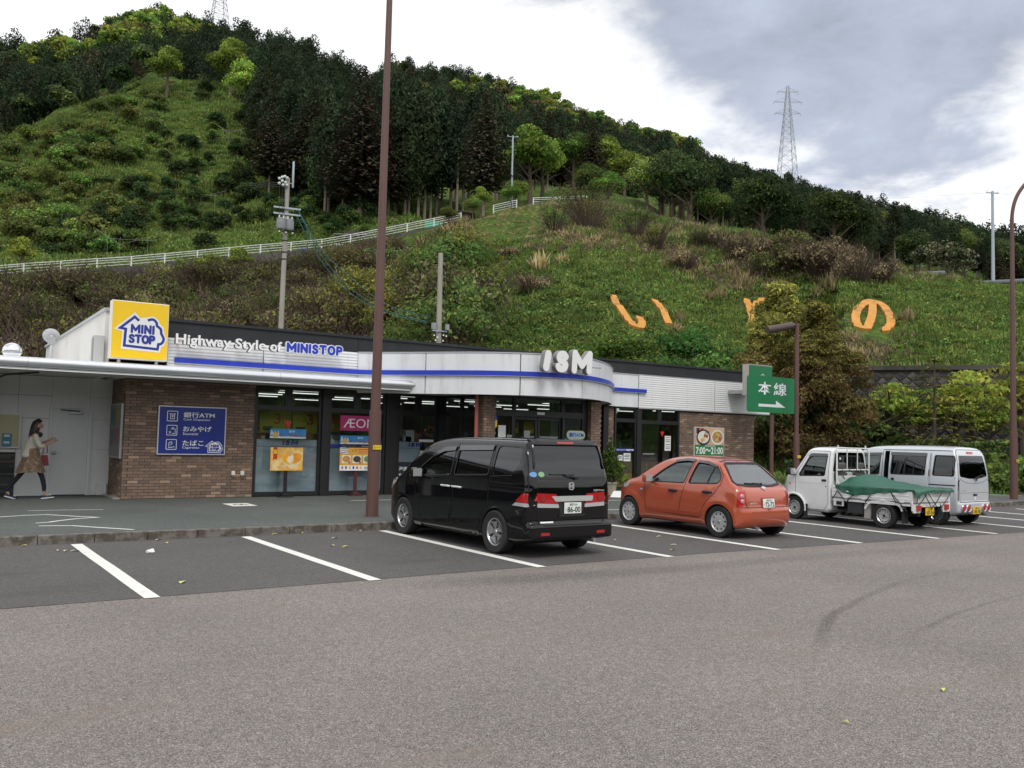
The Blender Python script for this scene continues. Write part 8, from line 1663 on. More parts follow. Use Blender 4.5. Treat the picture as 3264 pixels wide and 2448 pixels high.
def slope_things():
 bare = T_scrub(4.2, 4.6, 3200, 'scrub', 'olive', .55, 60, .17, .4); b2 = T_scrub(2.6, 3.2, 1600, 'olive', 'mid', .4, 50, .17, .45)
 plant('bare_bush', bare, ground_at(1268, 88), 1.15, 'widest bare branched bush on the mound below the hilltop fence'); plant('bare_bush', b2, ground_at(1370, 86), 1.15, 'leaning bare bush with green shoots right of the widest one'); plant('bare_bush', b2, ground_at(1195, 84), .9, 'thin bare bush left of the widest one on the mound'); plant('bare_bush', b2, ground_at(1075, 66), .8, 'thin bare bush on the slope right of the evergreen'); plant('bare_bush', b2, ground_at(1420, 84), .8, 'small greenish bare bush farthest right on the mound')
 st = [card_mesh('pampas', [T_tuft(70, 1.7, .7, 'straw', 1.1)]), card_mesh('pampas', [T_tuft(60, 1.6, .6, 'straw', .8), T_tuft(30, 1.2, .8, 'grass')])]
 for u, v, s, lb in ((1165, 590, 1.0, 'straw coloured pampas clump on the slope under the bare bush, leftmost of the clumps'), (1212, 575, .7, 'smaller straw clump right of the leftmost one under the bare bush'), (1462, 722, .55, 'dry straw clump beside the first orange character'), (1530, 655, .8, 'dry straw clump left of the second orange character'), (1555, 650, .7, 'dry straw clump close left of the second orange character'), (1610, 630, .75, 'straw clump above the second orange character'), (1790, 640, 1.0, 'straw clump left of the looping orange character'), (1765, 655, .8, 'straw clump above the round tree top'), (1960, 700, .6, 'pale straw clump right of the looping orange character'), (1470, 705, .6, 'thin straw clump right of the first orange character')): plant('pampas_clump', rnd.choice(st), seen(u, v), s, lb, None, 'grass clump')
 hp = T_scrub(2.6, 2.0, 1700, 'dead', 'straw', .3, 80, .24, .14); hg = T_scrub(2.4, 2.2, 1800, 'mid', 'scrub', .35, 20, .19, .5)
 for i, (u, v, s, k) in enumerate(((1600, 560, 1.1, 0), (1640, 575, 1.2, 0), (1690, 600, 1.2, 1), (1735, 590, 1.3, 0), (1770, 600, 1.5, 0), (1810, 612, 1.3, 0), (1855, 615, 1.1, 0), (1900, 618, .9, 0), (1560, 545, 1.0, 0), (1520, 540, .8, 1), (1700, 570, 1.2, 1), (1480, 590, .9, 0), (1640, 610, 1.0, 1), (1150, 640, .8, 0), (1095, 560, .6, 0))): plant('vine_heap', (hp, hg)[k], seen(u, v), s, ('heap of dead brown vines along the right crest', 'green leafy heap among the dead vines on the right crest')[k], ('dead vine heaps along the right crest', 'leafy heaps along the right crest')[k], 'bush')
 # leafy thicket just above the roof and behind the signs
 lf = [T_broad('crown', 'gloss', 3.4, 2.2, 2600, .26, 12, 'bright', .25, .15, .7, .45), T_broad('crown', 'gloss', 3.2, 2.1, 2600, .25, 12, 'mid', .4, .12, .7, .45)]
 for i in range(26):
  u = rnd.uniform(1340, 1680); D = rnd.uniform(46, 56); tree('leafy_shrub', rnd.choice(lf), ground_at(u, D)-Vector((0, 0, .2)), rnd.uniform(.8, 1.25), 'glossy green leafy shrub in the thicket above the right end of the roof', 'leafy shrubs in the thicket behind the roof', 'shrub')
 for i in range(14): u = rnd.uniform(1650, 1900); D = rnd.uniform(46, 51); tree('leafy_shrub', CIT[1], ground_at(u, D), rnd.uniform(1.0, 1.7), 'dark undergrowth shrub in the shade behind the white pickup', 'undergrowth shrubs behind the white pickup', 'shrub')
 for u, D, s, k in ((1850, 50.5, .9, 0), (1870, 51, 1.1, 0), (1905, 51, .85, 1), (1830, 53, 1.2, 0)): tree('leafy_shrub', lf[k], ground_at(u, D), s, 'leafy shrub hanging over the left end of the block wall', 'leafy shrubs at the left end of the block wall', 'shrub')
slope_things()
# big cypress with golden lower foliage, clipped spruce, yellow green young trees, hedges
def garden():
 def cyp():
  lb = []
  for i in range(110):
   f = (i+NR.random())/110; z = 1.0+7.6*f; rad = np.interp(f, [0, .25, .55, .8, 1], [2.0, 2.5, 2.1, 1.25, .3]); a = NR.uniform(0, 6.283); q = rad*NR.uniform(.25, 1); lb.append((np.array([q*math.cos(a), q*math.sin(a), z]), NR.uniform(.75, 1.15)*(1-.5*f)))
  top = [q for q in lb if q[0][2] > 5.4] or lb; low = [q for q in lb if q[0][2] <= 6.2]
  P = [leaf_cloud(top, 9000, .17, LM['olive'], .5), leaf_cloud(top, 3500, .17, LM['yellow'], .5), leaf_cloud(low, 12000, .18, LM['gold'], .5), leaf_cloud(low, 2000, .18, LM['scrub'], .5), leaf_cloud(low, 9000, .18, LM['olive'], .5)]; return card_mesh('crown', P), branchwood(4, 1.2, .2, 6).mesh('trunk')
 c = cyp(); tree('cypress_tree', c, ground_at(1765, 45.2), .98, 'large cypress with golden brown lower foliage right of the green road sign', None); tree('cypress_tree', c, ground_at(1690, 47.5), 1.08, 'green tipped cypress behind the tube lantern, left of the golden one', None, rz=2.1);
 def spruce():
  C_, U, V_, T_ = [], [], [], []
  for i in range(15):
   z = .7+3.9*i/14; rad = 1.95*(1-i/14)**.8+.2
   for j in range(int(26*rad)+8):
    a = NR.uniform(0, 6.283); q = rad*math.sqrt(NR.uniform(.05, 1)); C_.append([q*math.cos(a), q*math.sin(a), z-.12*q+NR.normal()*.04]); U.append(np.array([math.cos(a), math.sin(a), -.15])*.16); V_.append(np.array([-math.sin(a), math.cos(a), 0])*.09); T_.append(NR.uniform(.6, 1.4));
  mb = MB(); mb.tube([(0, 0, -.2), (0, 0, 4.6)], [.1, .02], M_bark, 6); return card_mesh('crown', [(*diamonds(np.array(C_), np.array(U), np.array(V_), np.array(T_)), LM['olive'])]), mb.mesh('trunk')
 sp = spruce(); tree('spruce_tree', sp, ground_at(2018, 43.5), 1.28, 'tiered spruce tree in front of the block wall above the silver van', None)
 yg = T_broad('crown', 'yellow', 4.6, 1.25, 1100, .19, 18, 'bright', .5, .2, .35, .5);
 for u, D, s, lb in ((1925, 48, 1.35, 'thin yellow green tree left of the tiered spruce'), (2092, 47.5, 1.5, 'tall thin yellow green tree right of the tiered spruce'), (2135, 46.5, 1.15, 'spreading yellow green tree left of the bowed lamp pole'), (1985, 49, 1.3, 'thin yellow green tree behind the tiered spruce'), (2205, 49, 1.6, 'pale green tree at the right edge behind the bowed lamp pole'), (2060, 49, 1.35, 'slender yellow green tree close right of the tiered spruce')): tree('young_tree', yg, ground_at(u, D), s, lb, None)
 def hedge(u0, u1, D, h, w, label, mk='deep', mk2='mid'):
  a, b = ground_at(u0, D), ground_at(u1, D); a.z = b.z = 0.; L_ = (b-a).length; n = int(L_*520*h**.5); X = NR.uniform(-L_/2, L_/2, n); f = NR.random(n); Yv = NR.uniform(-w/2, w/2, n); Z = NR.uniform(.1, h, n); face = NR.integers(0, 3, n); Yv = np.where(face == 0, -w/2, Yv)+NR.normal(size=n)*.04; Z = np.where(face == 1, h, Z)+NR.normal(size=n)*.05+.06*np.sin(X*2.1); nr = rvec(n); u_ = rvec(n)*.10; v_ = np.cross(nr, u_); v_ = v_/(np.linalg.norm(v_, axis=1, keepdims=True)+1e-9)*.06
  t = NR.uniform(.6, 1.4, n); k = NR.random(n) < .35; C_ = np.stack([X, Yv, Z], 1); me = card_mesh('hedge', [(*diamonds(C_[~k], u_[~k], v_[~k], t[~k]), LM[mk]), (*diamonds(C_[k], u_[k], v_[k], t[k]), LM[mk2])]); o = link('hedge', me); o.location = (a+b)/2; o.rotation_euler = (0, 0, math.atan2(b.y-a.y, b.x-a.x)); tag(o, label, 'hedge')
 hedge(1815, 1965, 44.5, 1.75, .9, 'long clipped dark hedge behind the white pickup', 'deep', 'gloss'); hedge(1960, 2075, 41.5, 2.0, 1.1, 'clipped dark hedge block behind the silver van roof', 'citrus', 'olive'); hedge(2078, 2190, 42, 1.95, 1.0, 'clipped dark hedge block left of the bowed lamp pole', 'citrus', 'olive'); hedge(2110, 2420, 39.5, 1.05, 1.6, 'low rounded bright hedge at the right edge of the lot', 'mid', 'bright'); hedge(1700, 1830, 42.5, .9, .8, 'low dark hedge behind the white pickup cab', 'citrus', 'deep')
 big = T_broad('crown', 'gloss', 2.0, 1.1, 420, .34, 8, 'mid', .3, .15, .8, .6)
 for u, D, s in ((2110, 39.8, .9), (2140, 39.5, 1.0), (2165, 39.6, .9), (2125, 40.5, .95)): tree('leafy_shrub', big, ground_at(u, D), s, 'big leaved glossy shrub between the silver van and the bowed lamp pole', 'big leaved shrubs right of the silver van', 'shrub')
 for u, D, s in ((2160, 37.5, .7), (2215, 37.8, .85), (2260, 38, .9), (2135, 37.8, .6), (2190, 37.6, .6)): tree('leafy_shrub', CIT[3], ground_at(u, D), s, 'soft green mounded shrub at the edge of the pavement by the bowed lamp pole', 'mounded shrubs by the bowed lamp pole', 'shrub')
 x, y, D, th = polar(1500, 1650, 2500, 36.5, 52); scatter('verge_growth', np.stack([x, y, np.full(len(x), .0)], 1), GR, NR.choice([1, 5, 8, 0, 4], len(x)), NR.uniform(.5, 1.1, len(x)), rotz(len(x), .15))
 # potted conifer beside the entrance
 t = thing('potted_plant', 'small pointed conifer in a beige pot between the entrance column and the right window', 'potted plant', (17.4, 20.0, KZ)); MB().lathe([(0, 0), (.16, 0), (.21, .32), (.235, .33), (.235, .38), (.2, .38), (.19, .3), (0, .3)], mat('beige_pot', (.42, .37, .29), .8, var=.1), None, 20).build('pot', t)
 lb = [(np.array([NR.normal()*.10*(1-f), NR.normal()*.10*(1-f), .5+1.15*f]), .30*(1-f)+.07) for f in np.linspace(0, 1, 16)]; link('foliage', card_mesh('foliage', [leaf_cloud(lb, 1400, .10, LM['gloss'], .4), leaf_cloud(lb, 500, .10, LM['mid'], .4)]), t); MB().tube([(0, 0, .28), (0, 0, 1.5)], [.03, .01], M_bark, 6).build('stem', t)
 lb = [(np.array([.32+NR.normal()*.12, .05+NR.normal()*.1, .35+NR.random()*.5]), .18) for _ in range(6)]; o = link('leafy_pot_plant', card_mesh('leaves', [leaf_cloud(lb, 420, .14, LM['bright'], .5)])); o.location = (17.45, 20.0, KZ); tag(o, 'bright leafy plant drooping beside the potted conifer at the entrance', 'plant')
 MB().lathe([(.0, 0), (.28, 0), (.16, .16), (0, .17)], M_white, None, 4).build('pot_sign', None).location = (17.0, 19.2, KZ); tag(bpy.data.objects['pot_sign'], 'small white folded floor sign at the foot of the potted conifer', 'floor sign')
garden()

# ---------------------------------------------------------------- poles, pylons, hill clutter
M_cpole = mat('concrete_pole', (.33, .315, .28), .9, var=.15, vscale=2, dirt=(.2, .18, .15, .7), dscale=1.5, stretch=(1, 1, .2)); M_gpole = mat('grey_steel_pole', (.36, .42, .46), .5, .2, var=.05); M_gbox = mat('grey_transformer', (.30, .32, .34), .5, .2, var=.1); M_porc = mat('porcelain', (.74, .76, .74), .25); M_wire = mat('black_wire', (.02, .02, .022), .6); M_teal = mat('teal_cable', (.03, .16, .19), .5)
def utility():
 D = 54; b = at(605*SC, 715*SC, D); top = at(622*SC, 385*SC, D); z0 = Hf(b.x, b.y); t = thing('utility_pole', 'concrete utility pole with two grey transformers and white insulators behind the roof', 'utility pole', (b.x, b.y, z0)); tv = Vector((top.x-b.x, top.y-b.y, top.z-z0)); L_ = lambda u, v, k=0: at(u*SC, v*SC, D+k)-Vector((b.x, b.y, z0))
 ax = lambda f: tv*f; MB().tube([ax(-.05), ax(0), ax(1)], [.19, .18, .125], M_cpole, 16).build('shaft', t)
 def sl(v): return L_(np.interp(v, [385, 715], [622, 605]), v)
 p = sl(392); mb = MB(); mb.box(-.05, .05, -.05, .05, -.35, 1.25, M_gpole, Matrix.Translation(p+Vector((.30, -.05, .0))), bev=.01); mb.tube([p+Vector((0, 0, -.1)), p+Vector((.30, -.05, -.1))], .03, M_gpole, 6); mb.build('lightning_mast', t)
 for v in (451, 464): p = sl(v); mb = MB(); mb.box(-.80, .78, -.04, .04, -.05, .05, M_gpole, Matrix.Translation(p+Vector((0, -.18, 0))) @ Matrix.Rotation(-.2, 4, 'Z')); mb.build('crossarm', t)
 for du, v in ((-14, 488), (4, 488)):
  p = sl(v)+Vector((du*.029, -.34, 0)); mb = MB(); mb.lathe([(0, -.32), (.20, -.32), (.235, -.26), (.235, .26), (.25, .27), (.25, .31), (.12, .36), (0, .37)], M_gbox, Matrix.Translation(p), 20)
  for a in range(0, 360, 30): q = p+Vector((.24*math.cos(R(a)), .24*math.sin(R(a)), 0)); mb.box(-.012, .012, -.012, .012, -.24, .22, M_gbox, Matrix.Translation(q))
  o = mb.build('transformer', t)
  for dx in (-.13, .13): MB().lathe([(.0, 0), (.035, 0), (.05, .05), (.035, .07), (.05, .11), (.03, .13), (.04, .17), (0, .18)], M_porc, Matrix.Translation(p+Vector((dx, -.05, .34))), 10).build('bushing', o)
 for du, dv in ((-20, -4), (-14, -8), (-9, -10), (-4, -8), (-14, 0), (-7, 2), (-20, 6), (-12, 8), (-4, 7)):
  p = sl(395)+Vector((du*.029, -.2, -dv*.029)); MB().lathe([(0, -.09), (.06, -.07), (.095, -.02), (.05, .01), (.08, .05), (.03, .09), (0, .1)], M_porc, Matrix.Translation(p) @ Matrix.Rotation(R(60), 4, 'Y'), 10).build('insulator', t)
 for du in (-20, -14, -9): a = sl(400)+Vector((du*.029, -.2, -.1)); b_ = sl(486)+Vector((du*.029*.9, -.34, .3)); MB().tube([a, (a+b_)/2+Vector((.04, 0, 0)), b_], .012, M_wire, 5).build('drop_wire', t)
 p = sl(398); mb = MB(); mb.tube([p+Vector((-.62, -.1, .25)), p+Vector((0, 0, .05))], .025, M_gpole, 6); mb.tube([p+Vector((-.62, -.1, -.1)), p+Vector((0, 0, -.25))], .025, M_gpole, 6); mb.build('insulator_arm', t)
 for k in range(3): a = sl(400+4*k)+Vector((-.45, -.15, 0)); MB().tube([a, a+Vector((-.7, .3, .02)), a+Vector((-1.5, .8, -.16))], .022, M_wire, 5).build('jumper_wire', t)
 for v in (500, 520, 545, 560): p = sl(v); MB().lathe([(.165, -.03), (.185, 0), (.165, .03)], M_wire, Matrix.Translation(p), 14).build('band', t)
 for v in (505, 478): p = sl(v); mb = MB(); [mb.lathe([(0, -.05), (.05, -.04), (.06, .02), (0, .06)], M_porc, Matrix.Translation(p+Vector((x, -.42, 0))), 8) for x in (-.5, -.1, .3)]; mb.build('small_insulators', t) if v > 500 else None
 # second, shorter pole with two grey boxes
 b2 = at(948*SC, 745*SC, D); z2 = Hf(b2.x, b2.y); t2 = thing('utility_pole', 'shorter bare concrete pole with small grey boxes right of the tall brown pole', 'utility pole', (b2.x, b2.y, z2)); tp = at(952*SC, 547*SC, D)-Vector((b2.x, b2.y, z2)); MB().tube([Vector((0, 0, -.5)), Vector((0, 0, 0)), tp], [.2, .19, .145], M_cpole, 16).build('shaft', t2)
 for u, v, s in ((937, 706, 1.), (966, 708, .8)): p = at(u*SC, v*SC, D-.3)-Vector((b2.x, b2.y, z2)); MB().box(-.13*s, .13*s, -.1, .1, -.16, .24*s, M_gbox, Matrix.Translation(p), bev=.02).build('switch_box', t2)
 for u, v in ((938, 724), (945, 728), (958, 724), (964, 726), (941, 735), (957, 736)): p = at(u*SC, v*SC, D-.32)-Vector((b2.x, b2.y, z2)); MB().lathe([(0, -.06), (.06, -.04), (.04, 0), (.055, .04), (0, .07)], M_porc, Matrix.Translation(p), 9).build('insulator', t2)
 p = at(950*SC, 715*SC, D-.2)-Vector((b2.x, b2.y, z2)); MB().box(-.5, .5, -.03, .03, -.04, .04, M_gpole, Matrix.Translation(p)).build('crossarm', t2)
 # sagging teal cables between them, each its own thing
 for i, pts in enumerate((((643, 450), (690, 545), (755, 620), (830, 668), (925, 696)), ((640, 466), (690, 558), (750, 628), (826, 672), (922, 698)), ((645, 458), (700, 545), (770, 610), (840, 660), (930, 686)))):
  P = [at(u*SC, v*SC, D-.3) for u, v in pts]; c = P[0].copy(); o = MB().tube([Vector(q)-c for q in spline([tuple(p) for p in P], 8)], .015, M_teal, 6).build('cable'); o.location = c; tag(o, ('upper', 'lowest', 'separate rightmost')[i]+' sagging teal cable strung between the two concrete poles', 'cable')
utility()
def steel_pole(u, vt, D, label, h_extra=0, dz=-.5):
 tp = at(u*SC, vt*SC, D); b = Vector((tp.x, tp.y, Hf(tp.x, tp.y))); t = thing('steel_pole', label, 'utility pole', tuple(b)); h = tp.z-b.z; MB().tube([(0, 0, -.5), (0, 0, h)], [.17, .11], M_gpole, 12).build('shaft', t); mb = MB(); a = R(20); mb.tube([(-.75, .2, h-.22), (.75, -.2, h-.10)], .05, M_gpole, 6); mb.build('crossarm', t)
 for x in (-.65, .6): MB().lathe([(0, -.05), (.05, 0), (.03, .06), (.05, .1), (0, .14)], M_porc, Matrix.Translation((x, -x*.27, h-.1)), 8).build('insulator', t)
 return t
t = steel_pole(1108, 293, 112, 'grey steel pole with a small crossarm on the hilltop by the fence bend'); steel_pole(2144, 413, 92, 'grey steel pole standing on the crest left of the bowed lamp pole')
def pylon(u, vt, vb, wb, D, label):
 m = mat('pylon_steel', (.34, .36, .40), .5, .4); tp, bs = at(u*SC, vt*SC, D), at(u*SC, vb*SC, D); h = tp.z-bs.z+8; t = thing('pylon', label, 'pylon', (bs.x, bs.y, bs.z-8)); t.rotation_euler = (0, 0, -math.atan2(bs.x, bs.y)+R(16)); w0 = wb*D/1915; hw = lambda f: (w0/2*(1-f)**1.0)*.95+.35 if f < .72 else .35+.0*f+(w0/2*.28*.95)*(1-(f-.72)/.28)
 r = D*.00024
 for sx, sy in ((1, 1), (1, -1), (-1, 1), (-1, -1)): MB().tube([(sx*hw(f), sy*hw(f), h*f) for f in (0, .25, .5, .72, .86, 1)], r*1.5, m, 5).build('leg', t)
 fs = [0, .09, .18, .27, .35, .43, .50, .57, .63, .68, .72, .77, .81, .86, .91, .95]
 for i in range(len(fs)-1):
  a, b = fs[i], fs[i+1]; mb = MB()
  for (s0, s1) in (((1, 1), (1, -1)), ((1, -1), (-1, -1)), ((-1, -1), (-1, 1)), ((-1, 1), (1, 1))):
   A, B = (s0[0]*hw(a), s0[1]*hw(a), h*a), (s1[0]*hw(b), s1[1]*hw(b), h*b); mb.tube([A, B], r*.8, m, 4, False); mb.tube([(s1[0]*hw(a), s1[1]*hw(a), h*a), (s0[0]*hw(b), s0[1]*hw(b), h*b)], r*.8, m, 4, False); mb.tube([(s0[0]*hw(b), s0[1]*hw(b), h*b), (s1[0]*hw(b), s1[1]*hw(b), h*b)], r*.7, m, 4, False)
  mb.build('lattice', t)
 for f, w in ((.78, .105), (.87, .115), (.95, .085)):
  for s in (-1, 1):
   mb = MB(); e = Vector((s*w*h*.95, 0, h*f)); mb.tube([(s*hw(f), hw(f), h*f), e], r, m, 4); mb.tube([(s*hw(f), -hw(f), h*f), e], r, m, 4); mb.tube([(s*hw(f+.035), 0, h*(f+.035)), e], r, m, 4); mb.tube([e, e+Vector((0, 0, -h*.02))], r*1.6, m, 5); mb.build('crossarm', t)
pylon(1700, 185, 418, 46, 372, 'tall lattice pylon on the right hill ridge against the clouds'); pylon(473, -75, 48, 40, 318, 'lattice pylon cut off by the top edge above the left ridge')
def clutter():
 p = ground_at(985, 113); ex = ray(1000*SC, 600*SC).cross(Vector((0, 0, 1))).normalized(); a = math.atan2(ex.y, ex.x); t = thing('shed', 'small brown shed with a thin sloping roof at the upper end of the fence', 'shed', tuple(p), a); m = mat('brown_shed_board', (.09, .055, .042), .9, var=.2);
 MB().box(-1.6, 1.6, -1.2, 1.2, -.3, 1.9, m).build('wall', t); mb = MB(); mb.prism([(-2.3, 2.15), (2.2, 1.80), (2.2, 1.88), (-2.3, 2.23)], lambda x, z, d: Vector((x, d, z)), -1.6, 1.5, mat('shed_roof', (.06, .055, .055), .7)); mb.build('roof', t); MB().box(-.5, .3, -1.25, -1.21, -.2, 1.5, mat('shed_door_dark', (.03, .025, .022), .9)).build('door', t)
 p = ground_at(936, 108); o = MB().box(-1.2, .9, -.05, .05, -.2, 1.35, mat('green_net', (.02, .30, .19), .7, var=.3), bev=.02); o = o.build('green_net'); o.location = tuple(p); o.rotation_euler = (0, 0, a+.3); tag(o, 'sheet of bright green netting hung beside the brown shed', 'net')
 def lump(u, D, r, m, name, label, cat, sc=(1.4, 1, .7)):
  p = ground_at(u, D); bm = bmesh.new(); bmesh.ops.create_icosphere(bm, subdivisions=2, radius=r)
  for v in bm.verts: v.co *= 1+.35*mnoise.noise(v.co*4+Vector((u, 0, 0))); v.co = Vector((v.co.x*sc[0], v.co.y*sc[1], v.co.z*sc[2]))
  me = bpy.data.meshes.new(name); bm.to_mesh(me); bm.free(); me.materials.append(m); o = link(name, me); o.location = p+Vector((0, 0, r*.35)); o.rotation_euler = (0, 0, a); tag(o, label, cat)
 w = mat('white_plastic_sack', (.62, .63, .62), .6)
 for u, D, r, lb in ((688, 99.5, .32, 'white plastic sack leftmost in the row behind the fence'), (701, 99.5, .38, 'larger white plastic sack behind the fence left of the white chair'), (716, 100, .3, 'white sack under the blue white panel behind the fence'), (757, 100, .38, 'white bundle right of the fence post pair')): lump(u, D, r, w, 'plastic_sack', lb, 'sack')
 lump(768, 100.5, .25, mat('yellow_bag', (.62, .5, .16), .6), 'yellow_bag', 'small yellow bag behind the guard fence', 'bag'); lump(895, 105, .35, mat('orange_crate', (.5, .3, .05), .6), 'orange_basket', 'orange basket behind the fence left of the green net', 'basket', (1, 1, .9)); lump(985, 104, .4, mat('blue_tub', (.03, .16, .42), .5), 'blue_tub', 'blue tub behind the fence below the shed', 'tub', (1, 1, 1))
 def pan(u, D, w_, h_, z, m, name, label, cat, tilt=0.): p = ground_at(u, D); o = MB().box(-w_/2, w_/2, -.03, .03, 0, h_, m).build(name); o.location = p+Vector((0, 0, z)); o.rotation_euler = (tilt, 0, a); tag(o, label, cat)
 pan(731, 100.5, .75, .9, .1, mat('pale_blue_panel', (.42, .52, .58), .6), 'pale_panel', 'pale blue panel leaning behind the guard fence', 'panel', -.2); pan(755, 108, 4.2, 1.6, 1.5, mat('grey_sheet_roof', (.40, .42, .42), .6), 'sheet_roof', 'flat grey sheet roof of a lean to behind the fence', 'roof sheet', -1.4); pan(768, 108.5, 2.8, 1.5, .0, mat('dark_board', (.05, .045, .04), .9), 'board_wall', 'dark board wall under the grey sheet roof behind the fence', 'boards'); pan(655, 101, .9, .9, .2, mat('blue_white_cloth', (.06, .12, .34), .7), 'blue_cloth', 'blue cloth hanging behind the transformer pole on the hill road', 'cloth')
 pan(1185, 107.5, 2.4, .7, .2, mat('blue_tarp_sheet', (.10, .30, .48), .6), 'blue_sheet', 'blue plastic sheet behind the short fence at the hilltop', 'sheet', -.5)
 mt = mat('thin_pipe', (.22, .23, .21), .6, .2)
 for u, D, w_, h_, lb in ((283, 101, 5.2, 4.6, 'thin pipe frame standing behind the guard fence at left'), (440, 138, 3.8, 3.2, 'thin pipe frame half way up the orchard slope'), (492, 158, 3.6, 3.4, 'thin pipe frame near the top of the orchard')):
  p = ground_at(u, D); t = thing('pipe_frame', lb, 'frame', tuple(p), a); r = D*.00016
  for x in (-w_/2, -w_/4, w_/2*.6): MB().tube([(x, 0, -.3), (x, 0, h_*.85)], r, mt, 5).build('upright', t)
  for A, B in (((-w_/2, 0, h_*.8), (w_*.4, 0, h_*.78)), ((-w_*.8, 0, h_*1.05), (-w_/4, 0, h_*.66)), ((-w_/4, 0, h_*.66), (w_*.7, 0, h_*1.02)), ((-w_/2, 0, h_*.4), (w_*.2, 0, h_*.38))): MB().tube([A, B], r, mt, 5).build('bar', t)
 # long thin lines from the right-hand grey pole
 A = at(2144*SC, 416*SC, 92); B = at(1850*SC, 424*SC, 260); o = MB().tube([Vector((0, 0, 0)), (B-A)*.5+Vector((0, 0, -.6)), B-A], .012, mat('pale_wire', (.3, .32, .34), .6), 4).build('overhead_line'); o.location = A; tag(o, 'thin overhead line running left from the grey steel pole on the right crest', 'wire')
 # grey plastic mulch on the field behind the right crest
 for u, D, w_, lb in ((1960, 85.5, 6, 'strip of grey plastic mulch on the right crest'), (2170, 88, 10, 'long strip of grey plastic mulch behind the bowed lamp pole')): p = ground_at(u, D); ex2 = ray(u*SC, 600*SC).cross(Vector((0, 0, 1))).normalized(); o = MB().box(-w_/2, w_/2, -1.2, 1.2, .1, .45, mat('grey_mulch', (.14, .16, .19), .5), bev=.1).build('mulch_sheet'); o.location = p; o.rotation_euler = (0, 0, math.atan2(ex2.y, ex2.x)); tag(o, lb, 'plastic sheet')
clutter()
